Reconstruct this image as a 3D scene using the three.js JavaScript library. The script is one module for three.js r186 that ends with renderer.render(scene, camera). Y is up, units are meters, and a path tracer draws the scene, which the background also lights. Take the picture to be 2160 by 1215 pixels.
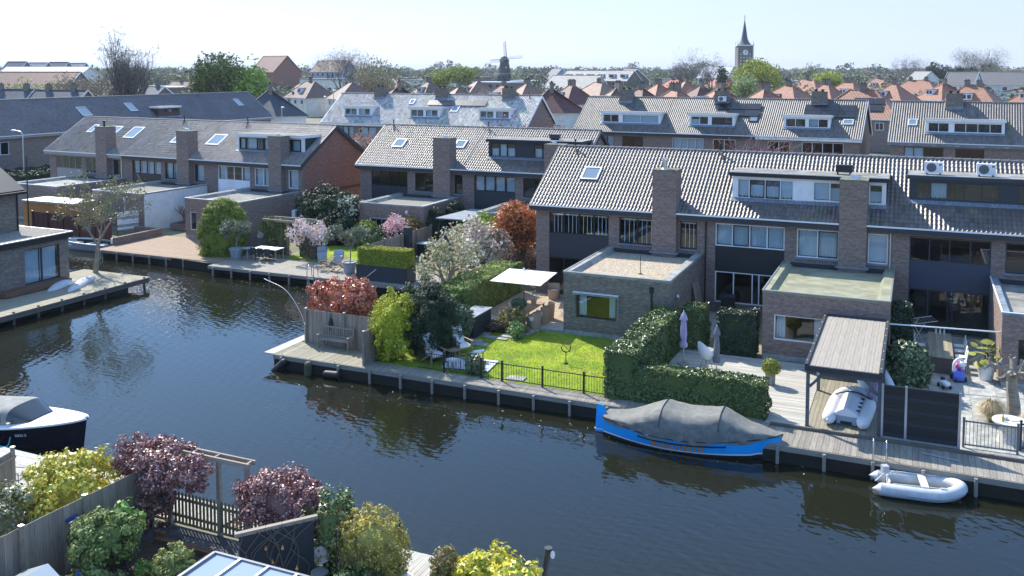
import * as THREE from 'three';
import { mergeGeometries } from 'three/addons/utils/BufferGeometryUtils.js';
import { FontLoader } from 'three/addons/loaders/FontLoader.js';
import { TextGeometry } from 'three/addons/geometries/TextGeometry.js';

// ---------------------------------------------------------------- camera, sky, sun, exposure
const scene = new THREE.Scene();
const FOCAL = 1950, HORIZON = 148, PITCH = THREE.MathUtils.degToRad(4), YAW = THREE.MathUtils.degToRad(23.77), EYE = 12.8;
const CENTRE = HORIZON + FOCAL * Math.tan(PITCH), HALF = 1215 - CENTRE;
const camera = new THREE.PerspectiveCamera(THREE.MathUtils.radToDeg(2 * Math.atan(HALF / FOCAL)), 16 / 9, 0.5, 9000);
camera.position.set(0, EYE, 0);
camera.rotation.order = 'YXZ';
camera.rotation.set(-PITCH, YAW, 0);
camera.setViewOffset(HALF * 2 * 16 / 9, HALF * 2, HALF * 16 / 9 - 1080, HALF - CENTRE, 2160, 1215);
camera.updateProjectionMatrix();

const SUN = new THREE.Vector3(-0.612, 0.668, -0.424).normalize();
{
  const W = 512, H = 256, d = new Float32Array(W * H * 4), v = new THREE.Vector3();
  for (let j = 0; j < H; j++) for (let i = 0; i < W; i++) {
    const el = ((j + 0.5) / H - 0.5) * Math.PI, az = ((i + 0.5) / W - 0.5) * 2 * Math.PI;
    v.set(Math.cos(az) * Math.cos(el), Math.sin(el), Math.sin(az) * Math.cos(el));
    const up = Math.max(0, v.y), c = v.dot(SUN);
    const flat = Math.hypot(v.x, v.z) || 1, side = (v.x * SUN.x + v.z * SUN.z) / (flat * Math.hypot(SUN.x, SUN.z));
    const glow = 0.4 * Math.pow(Math.max(0, c), 14) + 0.3 * Math.pow(Math.max(0, side * 0.5 + 0.5), 8) * Math.pow(1 - up, 6);
    const k = (j * W + i) * 4, stops = [[0, 0.505, 0.57, 0.68], [0.07, 0.45, 0.565, 0.80], [0.2, 0.25, 0.545, 1.10], [0.4, 0.20, 0.475, 1.08], [0.65, 0.21, 0.37, 0.70], [1, 0.20, 0.31, 0.52]];
    let n = 0; while (n < 4 && up > stops[n + 1][0]) n++;
    const f = (up - stops[n][0]) / (stops[n + 1][0] - stops[n][0]);
    for (let q = 0; q < 3; q++) d[k + q] = stops[n][q + 1] + (stops[n + 1][q + 1] - stops[n][q + 1]) * f + glow * [0.95, 0.92, 0.86][q] + 0.32 * Math.pow(Math.max(0, c), 5) * [0.35, 0.7, 1.05][q];
    d[k + 3] = 1;
  }
  const sky = new THREE.DataTexture(d, W, H, THREE.RGBAFormat, THREE.FloatType);
  sky.mapping = THREE.EquirectangularReflectionMapping; sky.magFilter = THREE.LinearFilter; sky.needsUpdate = true;
  scene.background = sky; scene.environment = sky;
}
const sun = new THREE.DirectionalLight(new THREE.Color(1, 0.935, 0.83), 4.9);
sun.name = 'sun'; sun.position.copy(SUN).multiplyScalar(200).add(new THREE.Vector3(-20, 0, -45)); sun.target.position.set(-20, 0, -45);
sun.castShadow = true; sun.shadow.radius = 1.2; sun.shadow.mapSize.set(4096, 4096);
Object.assign(sun.shadow.camera, { left: -110, right: 110, top: 110, bottom: -110, near: 1, far: 500 });
scene.add(sun, sun.target);

const renderer = new THREE.WebGLRenderer({ antialias: true });
renderer.setSize(1024, 576);
renderer.toneMapping = THREE.LinearToneMapping;
renderer.toneMappingExposure = 1.55;
renderer.shadowMap.enabled = true;
scene.fog = new THREE.FogExp2(new THREE.Color(0.86, 0.92, 1), 0.00014);

// ---------------------------------------------------------------- helpers
const V = (x, y, z) => new THREE.Vector3(x, y, z);
const rgb = (r, g, b) => new THREE.Color().setRGB(r, g, b);
function rng(seed) { let a = seed >>> 0; return () => { a = (a + 0x6d2b79f5) | 0; let t = Math.imul(a ^ (a >>> 15), 1 | a); t = (t + Math.imul(t ^ (t >>> 7), 61 | t)) ^ t; return ((t ^ (t >>> 14)) >>> 0) / 4294967296; }; }
const R0 = rng(7);
// a point on the ground that lies along the photograph's column u at a distance measured along the optical axis
function along(u, depth, y = 0) { const a = (u - 1080) / FOCAL * depth; return V(a * Math.cos(YAW) - depth * Math.sin(YAW), y, -a * Math.sin(YAW) - depth * Math.cos(YAW)); }
// value noise that tiles
function noise2(seed, n) {
  const r = rng(seed), g = new Float32Array(n * n).map(() => r());
  return (x, y) => { x = ((x % n) + n) % n; y = ((y % n) + n) % n; const i = Math.floor(x), j = Math.floor(y), fx = x - i, fy = y - j, s = fx * fx * (3 - 2 * fx), t = fy * fy * (3 - 2 * fy), i1 = (i + 1) % n, j1 = (j + 1) % n;
    return (g[j * n + i] * (1 - s) + g[j * n + i1] * s) * (1 - t) + (g[j1 * n + i] * (1 - s) + g[j1 * n + i1] * s) * t; };
}
function tex(size, metres, fn, colour = true) {   // fn(u, v) in 0..1 -> [r, g, b] or a grey value, tile covers `metres` (number or [u, v])
  const d = new Uint8Array(size * size * 4);
  for (let j = 0; j < size; j++) for (let i = 0; i < size; i++) { const c = fn((i + 0.5) / size, (j + 0.5) / size), k = (j * size + i) * 4; for (let m = 0; m < 3; m++) d[k + m] = Math.max(0, Math.min(255, (Array.isArray(c) ? c[m] : c) * 255)); d[k + 3] = 255; }
  const t = new THREE.DataTexture(d, size, size); t.wrapS = t.wrapT = THREE.RepeatWrapping; t.magFilter = THREE.LinearFilter; t.minFilter = THREE.LinearMipmapLinearFilter; t.generateMipmaps = true;
  const [mu, mv] = Array.isArray(metres) ? metres : [metres, metres]; t.repeat.set(1 / mu, 1 / mv);
  if (colour) t.colorSpace = THREE.SRGBColorSpace; t.needsUpdate = true; return t;
}
const S = (o) => new THREE.MeshStandardMaterial(o), PH = (o) => new THREE.MeshPhysicalMaterial(o);

// metre uv by the way each face points
function metreUV(g) {
  const p = g.attributes.position, n = p.count, uv = new Float32Array(n * 2), a = V(), b = V(), c = V();
  for (let i = 0; i < n; i += 3) {
    a.fromBufferAttribute(p, i); b.fromBufferAttribute(p, i + 1); c.fromBufferAttribute(p, i + 2);
    const nx = Math.abs((b.y - a.y) * (c.z - a.z) - (b.z - a.z) * (c.y - a.y)), ny = Math.abs((b.z - a.z) * (c.x - a.x) - (b.x - a.x) * (c.z - a.z)), nz = Math.abs((b.x - a.x) * (c.y - a.y) - (b.y - a.y) * (c.x - a.x));
    [a, b, c].forEach((q, k) => { const o = (i + k) * 2; if (ny >= nx && ny >= nz) { uv[o] = q.x; uv[o + 1] = q.z; } else if (nx >= nz) { uv[o] = q.z; uv[o + 1] = q.y; } else { uv[o] = q.x; uv[o + 1] = q.y; } });
  }
  g.setAttribute('uv', new THREE.BufferAttribute(uv, 2)); return g;
}
function grainUV(g, axis, r) {   // u runs along the board
  const p = g.attributes.position, n = p.count, uv = new Float32Array(n * 2), o1 = r() * 7, o2 = r() * 7;
  for (let i = 0; i < n; i++) { const q = [p.getX(i), p.getY(i), p.getZ(i)]; uv[i * 2] = q[axis] + o1; uv[i * 2 + 1] = q[(axis + 1) % 3] + q[(axis + 2) % 3] + o2; }
  g.setAttribute('uv', new THREE.BufferAttribute(uv, 2)); return g;
}
class Build {
  constructor() { this.g = []; this.c = false; }
  add(geo, own = false) { let g = geo.index ? geo.toNonIndexed() : geo; for (const k of Object.keys(g.attributes)) if (!['position', 'normal', 'uv'].includes(k)) g.deleteAttribute(k); if (!g.attributes.normal) g.computeVertexNormals(); if (!own) metreUV(g); this.g.push(g); return this; }
  box(x0, x1, y0, y1, z0, z1) { const g = new THREE.BoxGeometry(Math.abs(x1 - x0), Math.abs(y1 - y0), Math.abs(z1 - z0)); g.translate((x0 + x1) / 2, (y0 + y1) / 2, (z0 + z1) / 2); return this.add(g); }
  board(x0, x1, y0, y1, z0, z1, axis, r = R0) { const g = new THREE.BoxGeometry(x1 - x0, y1 - y0, z1 - z0).toNonIndexed(); g.translate((x0 + x1) / 2, (y0 + y1) / 2, (z0 + z1) / 2); return this.add(grainUV(g, axis, r), true); }
  turned(w, h, d, x, y, z, ry = 0, rx = 0, rz = 0) { const g = new THREE.BoxGeometry(w, h, d); g.applyMatrix4(new THREE.Matrix4().makeRotationFromEuler(new THREE.Euler(rx, ry, rz, 'YXZ'))); g.translate(x, y, z); return this.add(g); }
  bar(p, q, w, h = w) { const l = p.distanceTo(q), g = new THREE.BoxGeometry(w, h, l); const m = new THREE.Matrix4().lookAt(p, q, Math.abs(q.y - p.y) > 0.98 * l ? V(1, 0, 0) : V(0, 1, 0)); m.setPosition(p.clone().add(q).multiplyScalar(0.5)); g.applyMatrix4(m); return this.add(g); }
  cyl(x, z, y0, y1, r0, r1 = r0, n = 12) { const g = new THREE.CylinderGeometry(r1, r0, y1 - y0, n); g.translate(x, (y0 + y1) / 2, z); return this.add(g); }
  rod(p, q, r0, r1 = r0, n = 6) { const l = p.distanceTo(q), g = new THREE.CylinderGeometry(r1, r0, l, n, 1, n < 6); g.translate(0, l / 2, 0); g.applyQuaternion(new THREE.Quaternion().setFromUnitVectors(V(0, 1, 0), q.clone().sub(p).normalize())); g.translate(p.x, p.y, p.z); return this.add(g); }
  tube(pts, r, n = 8, seg = 24, closed = false) { return this.add(new THREE.TubeGeometry(new THREE.CatmullRomCurve3(pts, closed), seg, r, n, closed)); }
  sphere(x, y, z, rx, ry = rx, rz = rx, n = 12) { const g = new THREE.SphereGeometry(1, n, Math.max(6, n * 0.7 | 0)); g.scale(rx, ry, rz); g.computeVertexNormals(); g.translate(x, y, z); return this.add(g); }
  lathe(pts, x = 0, y = 0, z = 0, n = 20) { const g = new THREE.LatheGeometry(pts.map((p) => new THREE.Vector2(p[0], p[1])), n); g.translate(x, y, z); return this.add(g); }
  prism(pts, z0, z1) { const g = new THREE.ExtrudeGeometry(new THREE.Shape(pts.map((p) => new THREE.Vector2(p[0], p[1]))), { depth: z1 - z0, bevelEnabled: false }); g.translate(0, 0, z0); return this.add(g); }   // outline in x, y
  prismX(pts, x0, x1) { const g = new THREE.ExtrudeGeometry(new THREE.Shape(pts.map((p) => new THREE.Vector2(-p[0], p[1]))), { depth: x1 - x0, bevelEnabled: false }); g.rotateY(Math.PI / 2); g.translate(x0, 0, 0); return this.add(g); }   // outline in z, y
  slab(pts, y0, y1) { const g = new THREE.ExtrudeGeometry(new THREE.Shape(pts.map((p) => new THREE.Vector2(p[0], -p[1]))), { depth: y1 - y0, bevelEnabled: false }); g.rotateX(-Math.PI / 2); g.translate(0, y0, 0); return this.add(g); }   // outline in x, z
  quad(a, b, c, d) { const g = new THREE.BufferGeometry().setFromPoints([a, b, c, a, c, d]); g.computeVertexNormals(); return this.add(g); }
  move(x, y, z, ry = 0) { for (const g of this.g) { if (ry) g.rotateY(ry); g.translate(x, y, z); } return this; }
  geo() { return this.g.length === 1 ? this.g[0] : mergeGeometries(this.g); }
  mesh(name, mat, parent) { const m = new THREE.Mesh(this.geo(), mat); m.name = name; if (parent) parent.add(m); return m; }
}
const nb = () => new Build();
const taken = {};
const numbered = (n) => { const k = taken[n] = (taken[n] ?? -1) + 1; return k ? n + '_' + String(k).padStart(3, '0') : n; };
function tag(o, label, category, group) { o.name = numbered(o.name); o.userData.label = label; o.userData.category = category; if (group) o.userData.group = group; scene.add(o); return o; }
function thing(name, label, category, x = 0, y = 0, z = 0, ry = 0, group) { const g = new THREE.Group(); g.name = name; g.position.set(x, y, z); g.rotation.y = ry; return tag(g, label, category, group); }
function structure(m) { m.name = numbered(m.name); m.userData.kind = 'structure'; scene.add(m); return m; }
const stuff = (m) => { m.userData.kind = 'stuff'; return m; };
function copy(o, x, y, z, ry, label) { const c = o.clone(); c.name = numbered(o.name.replace(/_\d{3}$/, '')); c.userData = { ...o.userData }; if (label) c.userData.label = label; c.position.set(x, y, z); c.rotation.y = ry; scene.add(c); return c; }

// ---------------------------------------------------------------- materials
const nA = noise2(11, 64), nB = noise2(12, 64), nC = noise2(13, 32);
const fbm = (u, v, f) => 0.5 * nA(u * f, v * f) + 0.3 * nB(u * f * 2, v * f * 2) + 0.2 * nA(u * f * 4 + 9, v * f * 4 + 5);
const lerp3 = (a, b, t) => [a[0] + (b[0] - a[0]) * t, a[1] + (b[1] - a[1]) * t, a[2] + (b[2] - a[2]) * t];
function brickTex(c1, c2, mortar, seed) {
  const r = rng(seed), tone = new Float32Array(24 * 9).map(() => r());
  const at = (u, v) => { const row = Math.floor(v * 24), off = row % 2 ? 0.5 : 0, x = (u * 8 + off) % 8, col = Math.floor(x), fx = x - col, fy = v * 24 - row; return [tone[row * 9 + col], fx > 0.045 && fx < 0.955 && fy > 0.13 && fy < 0.87]; };
  const map = tex(512, [1.76, 1.5], (u, v) => { const [t, b] = at(u, v), n = fbm(u, v, 32) - 0.5; return b ? lerp3(c1, c2, t).map((x) => x * (1 + 0.35 * n)) : mortar.map((x) => x * (1 + 0.2 * n)); });
  const bump = tex(512, [1.76, 1.5], (u, v) => (at(u, v)[1] ? 0.75 + 0.25 * fbm(u, v, 64) : 0.2), false);
  return S({ map, bumpMap: bump, bumpScale: 0.006, roughness: 0.92 });
}
const brick = brickTex([0.46, 0.38, 0.34], [0.60, 0.50, 0.45], [0.50, 0.48, 0.45], 21);
const brickGrey = brickTex([0.42, 0.38, 0.34], [0.57, 0.51, 0.45], [0.48, 0.46, 0.43], 22);
const brickRed = brickTex([0.52, 0.33, 0.26], [0.66, 0.43, 0.33], [0.52, 0.46, 0.42], 23);
const mottle = (a, b, f, m, size = 256) => tex(size, m, (u, v) => lerp3(a, b, Math.min(1, Math.max(0, (fbm(u, v, f) - 0.25) * 2))));
const speck = tex(256, 1.2, (u, v) => fbm(u, v, 32), false);
const render = S({ map: mottle([0.86, 0.86, 0.84], [0.93, 0.93, 0.91], 6, 3), roughness: 0.9, bumpMap: speck, bumpScale: 0.003 });
const gravelTex = (a, b, seed) => { const n = noise2(seed, 128), k = noise2(seed + 1, 128); return tex(512, 3, (u, v) => lerp3(a, b, Math.min(1, Math.max(0, 1.5 * (n(u * 128, v * 128) * 0.7 + k(u * 96, v * 96) * 0.3) - 0.25)))); };
const gravelBump = (() => { const n = noise2(90, 128); return tex(512, 3, (u, v) => n(u * 128, v * 128), false); })();
const gravel = S({ map: gravelTex([0.46, 0.41, 0.34], [0.90, 0.84, 0.74], 31), bumpMap: gravelBump, bumpScale: 0.02, roughness: 1 });
const gravelGrey = S({ map: gravelTex([0.38, 0.37, 0.34], [0.72, 0.70, 0.66], 33), bumpMap: gravelBump, bumpScale: 0.02, roughness: 1 });
const bitumen = S({ map: mottle([0.50, 0.50, 0.41], [0.62, 0.62, 0.52], 8, 5), roughness: 0.9, bumpMap: speck, bumpScale: 0.004 });
const bitumenGrey = S({ map: mottle([0.42, 0.42, 0.40], [0.60, 0.59, 0.56], 8, 4), roughness: 0.9, bumpMap: speck, bumpScale: 0.004 });
const concrete = S({ map: mottle([0.52, 0.52, 0.50], [0.66, 0.66, 0.63], 10, 4), roughness: 0.9, bumpMap: speck, bumpScale: 0.003 });
const paveTex = mottle([0.56, 0.56, 0.54], [0.70, 0.70, 0.67], 14, 3);
const paving = [1, 0.93, 1.06].map((k) => S({ map: paveTex, color: rgb(k, k, k), roughness: 0.88, bumpMap: speck, bumpScale: 0.002 }));
const woodTex = (a, b, seed) => { const n = noise2(seed, 128), k = noise2(seed + 5, 64); return tex(512, [2.4, 0.6], (u, v) => lerp3(a, b, Math.min(1, Math.max(0, 0.15 + 0.55 * n(u * 12, v * 128) + 0.4 * k(u * 4, v * 16) - 0.1)))); };
const grainBump = (() => { const n = noise2(95, 128); return tex(256, [2.4, 0.6], (u, v) => n(u * 8, v * 128), false); })();
const wood = (a, b, seed, k = 1, o = {}) => S({ map: woodTex(a, b, seed), color: rgb(k, k, k), roughness: 0.85, bumpMap: grainBump, bumpScale: 0.003, ...o });
const wGrey = wood([0.44, 0.42, 0.38], [0.66, 0.63, 0.58], 41);
const varied = (m) => [1, 0.86, 1.1, 0.94].map((k) => { const c = m.clone(); c.color.multiplyScalar(k); return c; });
const deckGrey = varied(wGrey), deckPale = varied(wood([0.60, 0.59, 0.55], [0.80, 0.78, 0.74], 42)), deckOlive = varied(wood([0.47, 0.45, 0.38], [0.66, 0.63, 0.55], 43));
const deckRed = varied(wood([0.52, 0.43, 0.36], [0.68, 0.58, 0.49], 44));
const fenceGrey = varied(wood([0.46, 0.42, 0.37], [0.70, 0.64, 0.57], 45)), fenceDark = varied(wood([0.30, 0.28, 0.25], [0.46, 0.43, 0.39], 46));
const woodBrown = wood([0.36, 0.25, 0.18], [0.52, 0.38, 0.28], 47), woodRed = varied(wood([0.30, 0.16, 0.13], [0.44, 0.25, 0.20], 48)), teak = wood([0.50, 0.42, 0.33], [0.68, 0.59, 0.48], 49), oliveWood = varied(wood([0.42, 0.38, 0.27], [0.60, 0.54, 0.41], 50));
const paint = (r, g, b, rough = 0.45, o = {}) => S({ color: rgb(r, g, b), roughness: rough, ...o });
const white = paint(0.78, 0.79, 0.78, 0.5), whiteBoard = S({ map: mottle([0.88, 0.88, 0.87], [0.94, 0.94, 0.93], 4, 2), roughness: 0.5 }), black = paint(0.012, 0.014, 0.016, 0.5), anthracite = paint(0.03, 0.036, 0.045, 0.5), navyBoard = paint(0.022, 0.027, 0.034, 0.55), darkGreenPaint = paint(0.016, 0.035, 0.028, 0.5), brownPaint = paint(0.06, 0.03, 0.022, 0.5), greyPaint = paint(0.30, 0.29, 0.28, 0.6);
const leadMat = S({ map: mottle([0.42, 0.46, 0.50], [0.55, 0.58, 0.62], 8, 2), roughness: 0.65 }), zinc = PH({ color: rgb(0.55, 0.57, 0.58), roughness: 0.4, metalness: 0.8 }), steel = PH({ color: rgb(0.62, 0.63, 0.64), roughness: 0.25, metalness: 1 }), plastic = paint(0.75, 0.75, 0.74, 0.35), rubber = paint(0.015, 0.015, 0.016, 0.6);
const glass = PH({ color: rgb(0.86, 0.92, 0.95), roughness: 0.02, transmission: 1, thickness: 0, ior: 1.52, specularIntensity: 1 });
const glassDark = PH({ color: rgb(0.03, 0.04, 0.05), roughness: 0.04, ior: 1.7, specularIntensity: 1 });
const skyGlass = PH({ color: rgb(0.22, 0.29, 0.34), roughness: 0.06, ior: 1.6 });
const curtain = S({ color: rgb(0.62, 0.66, 0.66), roughness: 0.95 }), blind = S({ color: rgb(0.55, 0.62, 0.66), roughness: 0.8 });
const roomMat = paint(0.16, 0.15, 0.14, 0.9);
const lawnMat = S({ map: tex(512, 7, (u, v) => { const a = fbm(u, v, 40), b = fbm(u + 3, v, 6), c = nC(u * 9, v * 9); return lerp3(lerp3([0.46, 0.56, 0.10], [0.60, 0.67, 0.13], Math.min(1, Math.max(0, (b - 0.3) * 2.2))), [0.56, 0.54, 0.20], Math.max(0, c - 0.62) * 1.3).map((x) => x * (0.86 + 0.28 * a)); }), roughness: 1, bumpMap: speck, bumpScale: 0.004 });
const soil = S({ map: gravelTex([0.20, 0.16, 0.12], [0.40, 0.34, 0.28], 35), roughness: 1, bumpMap: gravelBump, bumpScale: 0.03 });
const groundMat = S({ map: mottle([0.42, 0.42, 0.34], [0.54, 0.53, 0.44], 12, 40, 512), roughness: 1 });
const panelMat = PH({ color: rgb(0.012, 0.014, 0.022), roughness: 0.3, clearcoat: 0.5, clearcoatRoughness: 0.15 });
// ---------------------------------------------------------------- ground, water and banks
const WATER = -0.62;
const canal = [[-140, -20.75], [60, -20.75], [60, -31.95], [-4.6, -31.95], [-4.6, -33.2], [-21.6, -33.2], [-26.35, -33.2], [-26.35, -37.9], [-23.6, -37.9], [-23.6, -46.9], [-42.4, -47.6], [-53.6, -48.5], [-53.9, -50.6], [-140, -51.6], [-140, -42.7], [-43.4, -41.0], [-44.2, -33.0], [-46, -24], [-140, -23]];
{
  const s = new THREE.Shape([[-5000, -5000], [5000, -5000], [5000, 5000], [-5000, 5000]].map((p) => new THREE.Vector2(p[0], p[1])));
  s.holes.push(new THREE.Path(canal.map((p) => new THREE.Vector2(p[0], -p[1]))));
  const g = new THREE.ShapeGeometry(s); g.rotateX(-Math.PI / 2); g.translate(0, -0.06, 0);
  structure(nb().add(g).mesh('ground', groundMat));
  const waves = (() => {   // ripples of several lengths travelling roughly the same way, tile of 24 m
    const r = rng(77), w = [], size = 1024, h = new Float32Array(size * size);
    for (let i = 0; i < 44; i++) { const len = 0.13 * Math.pow(6, r()), a = 2.35 + (r() - 0.5) * 1.5 * (len < 0.6 ? 1.4 : 1), kx = Math.round(Math.cos(a) * 24 / len), ky = Math.round(Math.sin(a) * 24 / len); w.push([kx, ky, r() * 6.28, Math.pow(len, 1.05)]); }
    const n = noise2(78, 32);
    let lo = 1e9, hi = -1e9;
    for (let j = 0; j < size; j++) for (let i = 0; i < size; i++) { const u = i / size, v = j / size; let z = 0; for (const [kx, ky, p, a] of w) z += a * Math.sin(6.2832 * (kx * u + ky * v) + p); const q = n(u * 4, v * 4) * 0.7 + n(u * 16 + 5, v * 16) * 0.3; z *= 0.35 + 1.5 * q * q; h[j * size + i] = z; lo = Math.min(lo, z); hi = Math.max(hi, z); }
    return tex(size, 24, (u, v) => (h[Math.floor(v * size) * size + Math.floor(u * size)] - lo) / (hi - lo), false);
  })();
  const wm = PH({ color: rgb(0.013, 0.0145, 0.008), roughness: 0.05, ior: 1.33, bumpMap: waves, bumpScale: 0.024 });
  const ws = new THREE.ShapeGeometry(new THREE.Shape(canal.map((p) => new THREE.Vector2(p[0], -p[1])))); ws.rotateX(-Math.PI / 2); ws.translate(0, WATER, 0);
  structure(nb().add(ws).mesh('canal_water', wm));
  // timber sheeting along every bank, down into the water
  const b = nb(), r = rng(5);
  for (let i = 0; i < canal.length; i++) {
    const p = canal[i], q = canal[(i + 1) % canal.length]; if (Math.abs(p[0]) > 130 && Math.abs(q[0]) > 130) continue;
    b.bar(V(p[0], -0.55, p[1]), V(q[0], -0.55, q[1]), 0.08, 0.98);
  }
  structure(b.mesh('bank_wall', S({ map: woodTex([0.10, 0.09, 0.07], [0.20, 0.18, 0.14], 52), roughness: 0.95 })));
}
// decks made of single boards
function deck(name, label, x0, x1, z0, z1, axis, mats, { y = 0, w = 0.14, gap = 0.008, h = 0.035, posts = true, front = null, merged = false, group } = {}) {
  const t = thing(name, label, 'deck', (x0 + x1) / 2, 0, (z0 + z1) / 2, 0, group), r = rng(Math.round(x0 * 31 + z0 * 17) + 999), cx = (x0 + x1) / 2, cz = (z0 + z1) / 2;
  const n = Math.max(1, Math.round((axis === 0 ? z1 - z0 : x1 - x0) / w)), step = (axis === 0 ? z1 - z0 : x1 - x0) / n, bag = nb();
  for (let i = 0; i < n; i++) {
    const a = (axis === 0 ? z0 : x0) + i * step + gap / 2, e = a + step - gap, dy = (r() - 0.5) * 0.006;
    const long = axis === 0 ? [x0, x1] : [z0, z1], len = long[1] - long[0], cuts = [0];
    if (len > 5.2) { const k = 0.35 + 0.3 * r(); cuts.push(k * len); } cuts.push(len);
    for (let k = 0; k + 1 < cuts.length; k++) {
      const s = long[0] + cuts[k] + 0.002, f = long[0] + cuts[k + 1] - 0.002 + (r() - 0.5) * 0.012;
      const q = merged ? bag : nb();
      if (axis === 0) q.board(s - cx, f - cx, y - h + dy, y + dy, a - cz, e - cz, 0, r); else q.board(a - cx, e - cx, y - h + dy, y + dy, s - cz, f - cz, 2, r);
      if (!merged) q.mesh('board', mats[Math.floor(r() * mats.length)], t);
    }
  }
  if (merged) stuff(bag.mesh('decking', mats[0], t));
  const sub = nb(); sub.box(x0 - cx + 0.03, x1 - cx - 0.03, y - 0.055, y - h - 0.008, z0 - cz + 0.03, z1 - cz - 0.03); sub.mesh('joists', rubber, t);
  if (front !== null) {   // edge beam and posts standing in the water along z = front
    nb().board(x0 - cx, x1 - cx, y - 0.2, y - 0.01, front - cz + 0.004, front - cz + 0.05, 0, r).mesh('edge_beam', wGrey, t);
    if (posts) for (let x = x0 + 0.5; x < x1; x += 1.52) nb().cyl(x - cx, front - cz + 0.13, WATER - 0.5, y - 0.05, 0.06, 0.06, 8).mesh('post', wGrey, t);
  }
  return t;
}

// ---------------------------------------------------------------- terraced houses
function tileField(x0, x1, e, r, { tw = 0.2, course = 0.33, seed = 1, base = [0.12, 0.105, 0.095], vary = 0.25, fine = true, roll = 0.054, lift = 0.028 } = {}) {   // e and r: [y, z] of the eave and the ridge
  const rand = rng(seed), patch = noise2(seed, 32), dy = r[0] - e[0], dz = r[1] - e[1], L = Math.hypot(dy, dz), ty = dy / L, tz = dz / L, sgn = Math.sign(-dz), ny = Math.abs(tz), nz = ty * sgn;
  const prof = fine ? [[0, 0], [0.13, 0.3], [0.3, 0.74], [0.44, 1], [0.55, 0.9], [0.66, 0.3], [0.76, 0]] : [[0, 0], [0.26, 0.66], [0.44, 1], [0.56, 0.8], [0.7, 0]];
  const nt = Math.max(1, Math.round((x1 - x0) / tw)), w = (x1 - x0) / nt, nc = Math.max(1, Math.round(L / course)), cs = L / nc, P = [], C = [], I = [];
  const pt = (x, s, h) => P.push(x, e[0] + ty * s + ny * h, e[1] + tz * s + nz * h);
  for (let c = 0; c < nc; c++) {
    const s0 = c * cs - 0.03, s1 = (c + 1) * cs, start = P.length / 3, cols = nt * prof.length + 1, tones = [];
    for (let i = 0; i <= nt; i++) { const k = 1 + (rand() - 0.5) * 2 * vary * (rand() < 0.15 ? 1.6 : 0.7); const pn = 0.78 + 0.44 * (0.65 * patch(i * 0.11, c * 0.21) + 0.35 * patch(i * 0.4 + 7, c * 0.6)), kk = k * pn * (rand() < 0.012 ? 0.6 : 1), moss = patch(i * 0.23 + 3, c * 0.3 + 9) > 0.78 ? 0.06 : 0; tones.push([kk * (1 + (rand() - 0.5) * 0.06), kk * (1 + moss), kk * (1 + (rand() - 0.5) * 0.06 - moss * 2)]); }
    for (let row = 0; row < 4; row++) for (let i = 0; i < cols; i++) {   // riser foot, riser top, tile foot, tile head
      const t = Math.floor(i / prof.length), p = prof[i % prof.length], k = tones[t];
      const s = row === 3 ? s1 : s0, h = p[1] * roll + [0.0, lift, lift, 0.002][row];
      pt(x0 + Math.min((t + p[0]) * w, x1 - x0), s, h); C.push(base[0] * k[0], base[1] * k[1], base[2] * k[2]);
    }
    for (const row of [0, 2]) for (let i = 0; i + 1 < cols; i++) { const a = start + row * cols + i, b = a + 1, d = a + cols, f = d + 1; if (sgn > 0) I.push(a, b, f, a, f, d); else I.push(a, f, b, a, d, f); }
  }
  const g = new THREE.BufferGeometry(); g.setAttribute('position', new THREE.Float32BufferAttribute(P, 3)); g.setAttribute('color', new THREE.Float32BufferAttribute(C, 3)); g.setIndex(I); g.computeVertexNormals();
  return g;
}
const tileMat = PH({ vertexColors: true, roughness: 0.36, specularIntensity: 1, bumpMap: speck, bumpScale: 0.004 }), tileMatt = S({ vertexColors: true, roughness: 0.62 }), tileFar = PH({ vertexColors: true, roughness: 0.5, specularIntensity: 0.75 });
const ridgeGeo = (() => { const b = nb(); const g = new THREE.CylinderGeometry(0.12, 0.135, 0.44, 10, 1, true, -Math.PI * 0.55, Math.PI * 1.1); g.rotateX(0); g.rotateZ(Math.PI / 2); b.add(g); const c = new THREE.CylinderGeometry(0.155, 0.155, 0.05, 10, 1, true, -Math.PI * 0.55, Math.PI * 1.1); c.rotateZ(Math.PI / 2); c.translate(-0.2, 0, 0); b.add(c); return b.geo(); })();
function panelWithHoles(x0, x1, y0, y1, z0, z1, holes) {
  const s = new THREE.Shape([[x0, y0], [x1, y0], [x1, y1], [x0, y1]].map((p) => new THREE.Vector2(...p)));
  for (const [a, b, c, d] of holes) s.holes.push(new THREE.Path([[a, c], [a, d], [b, d], [b, c]].map((p) => new THREE.Vector2(...p))));
  const g = new THREE.ExtrudeGeometry(s, { depth: z1 - z0, bevelEnabled: false }); g.translate(0, 0, z0); return g;
}
const pleat = (x0, x1, y0, y1, z, r) => { const n = Math.max(4, Math.round((x1 - x0) / 0.045)), P = [], I = []; for (let i = 0; i <= n; i++) { const x = x0 + (x1 - x0) * i / n, d = (i % 2 ? 0.022 : -0.022) * (0.6 + 0.8 * r()); P.push(x, y0, z + d, x, y1, z + d * 0.7); if (i < n) I.push(i * 2, i * 2 + 2, i * 2 + 3, i * 2, i * 2 + 3, i * 2 + 1); } const g = new THREE.BufferGeometry(); g.setAttribute('position', new THREE.Float32BufferAttribute(P, 3)); g.setIndex(I); return g.toNonIndexed(); };
let winSeed = 400;
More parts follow.
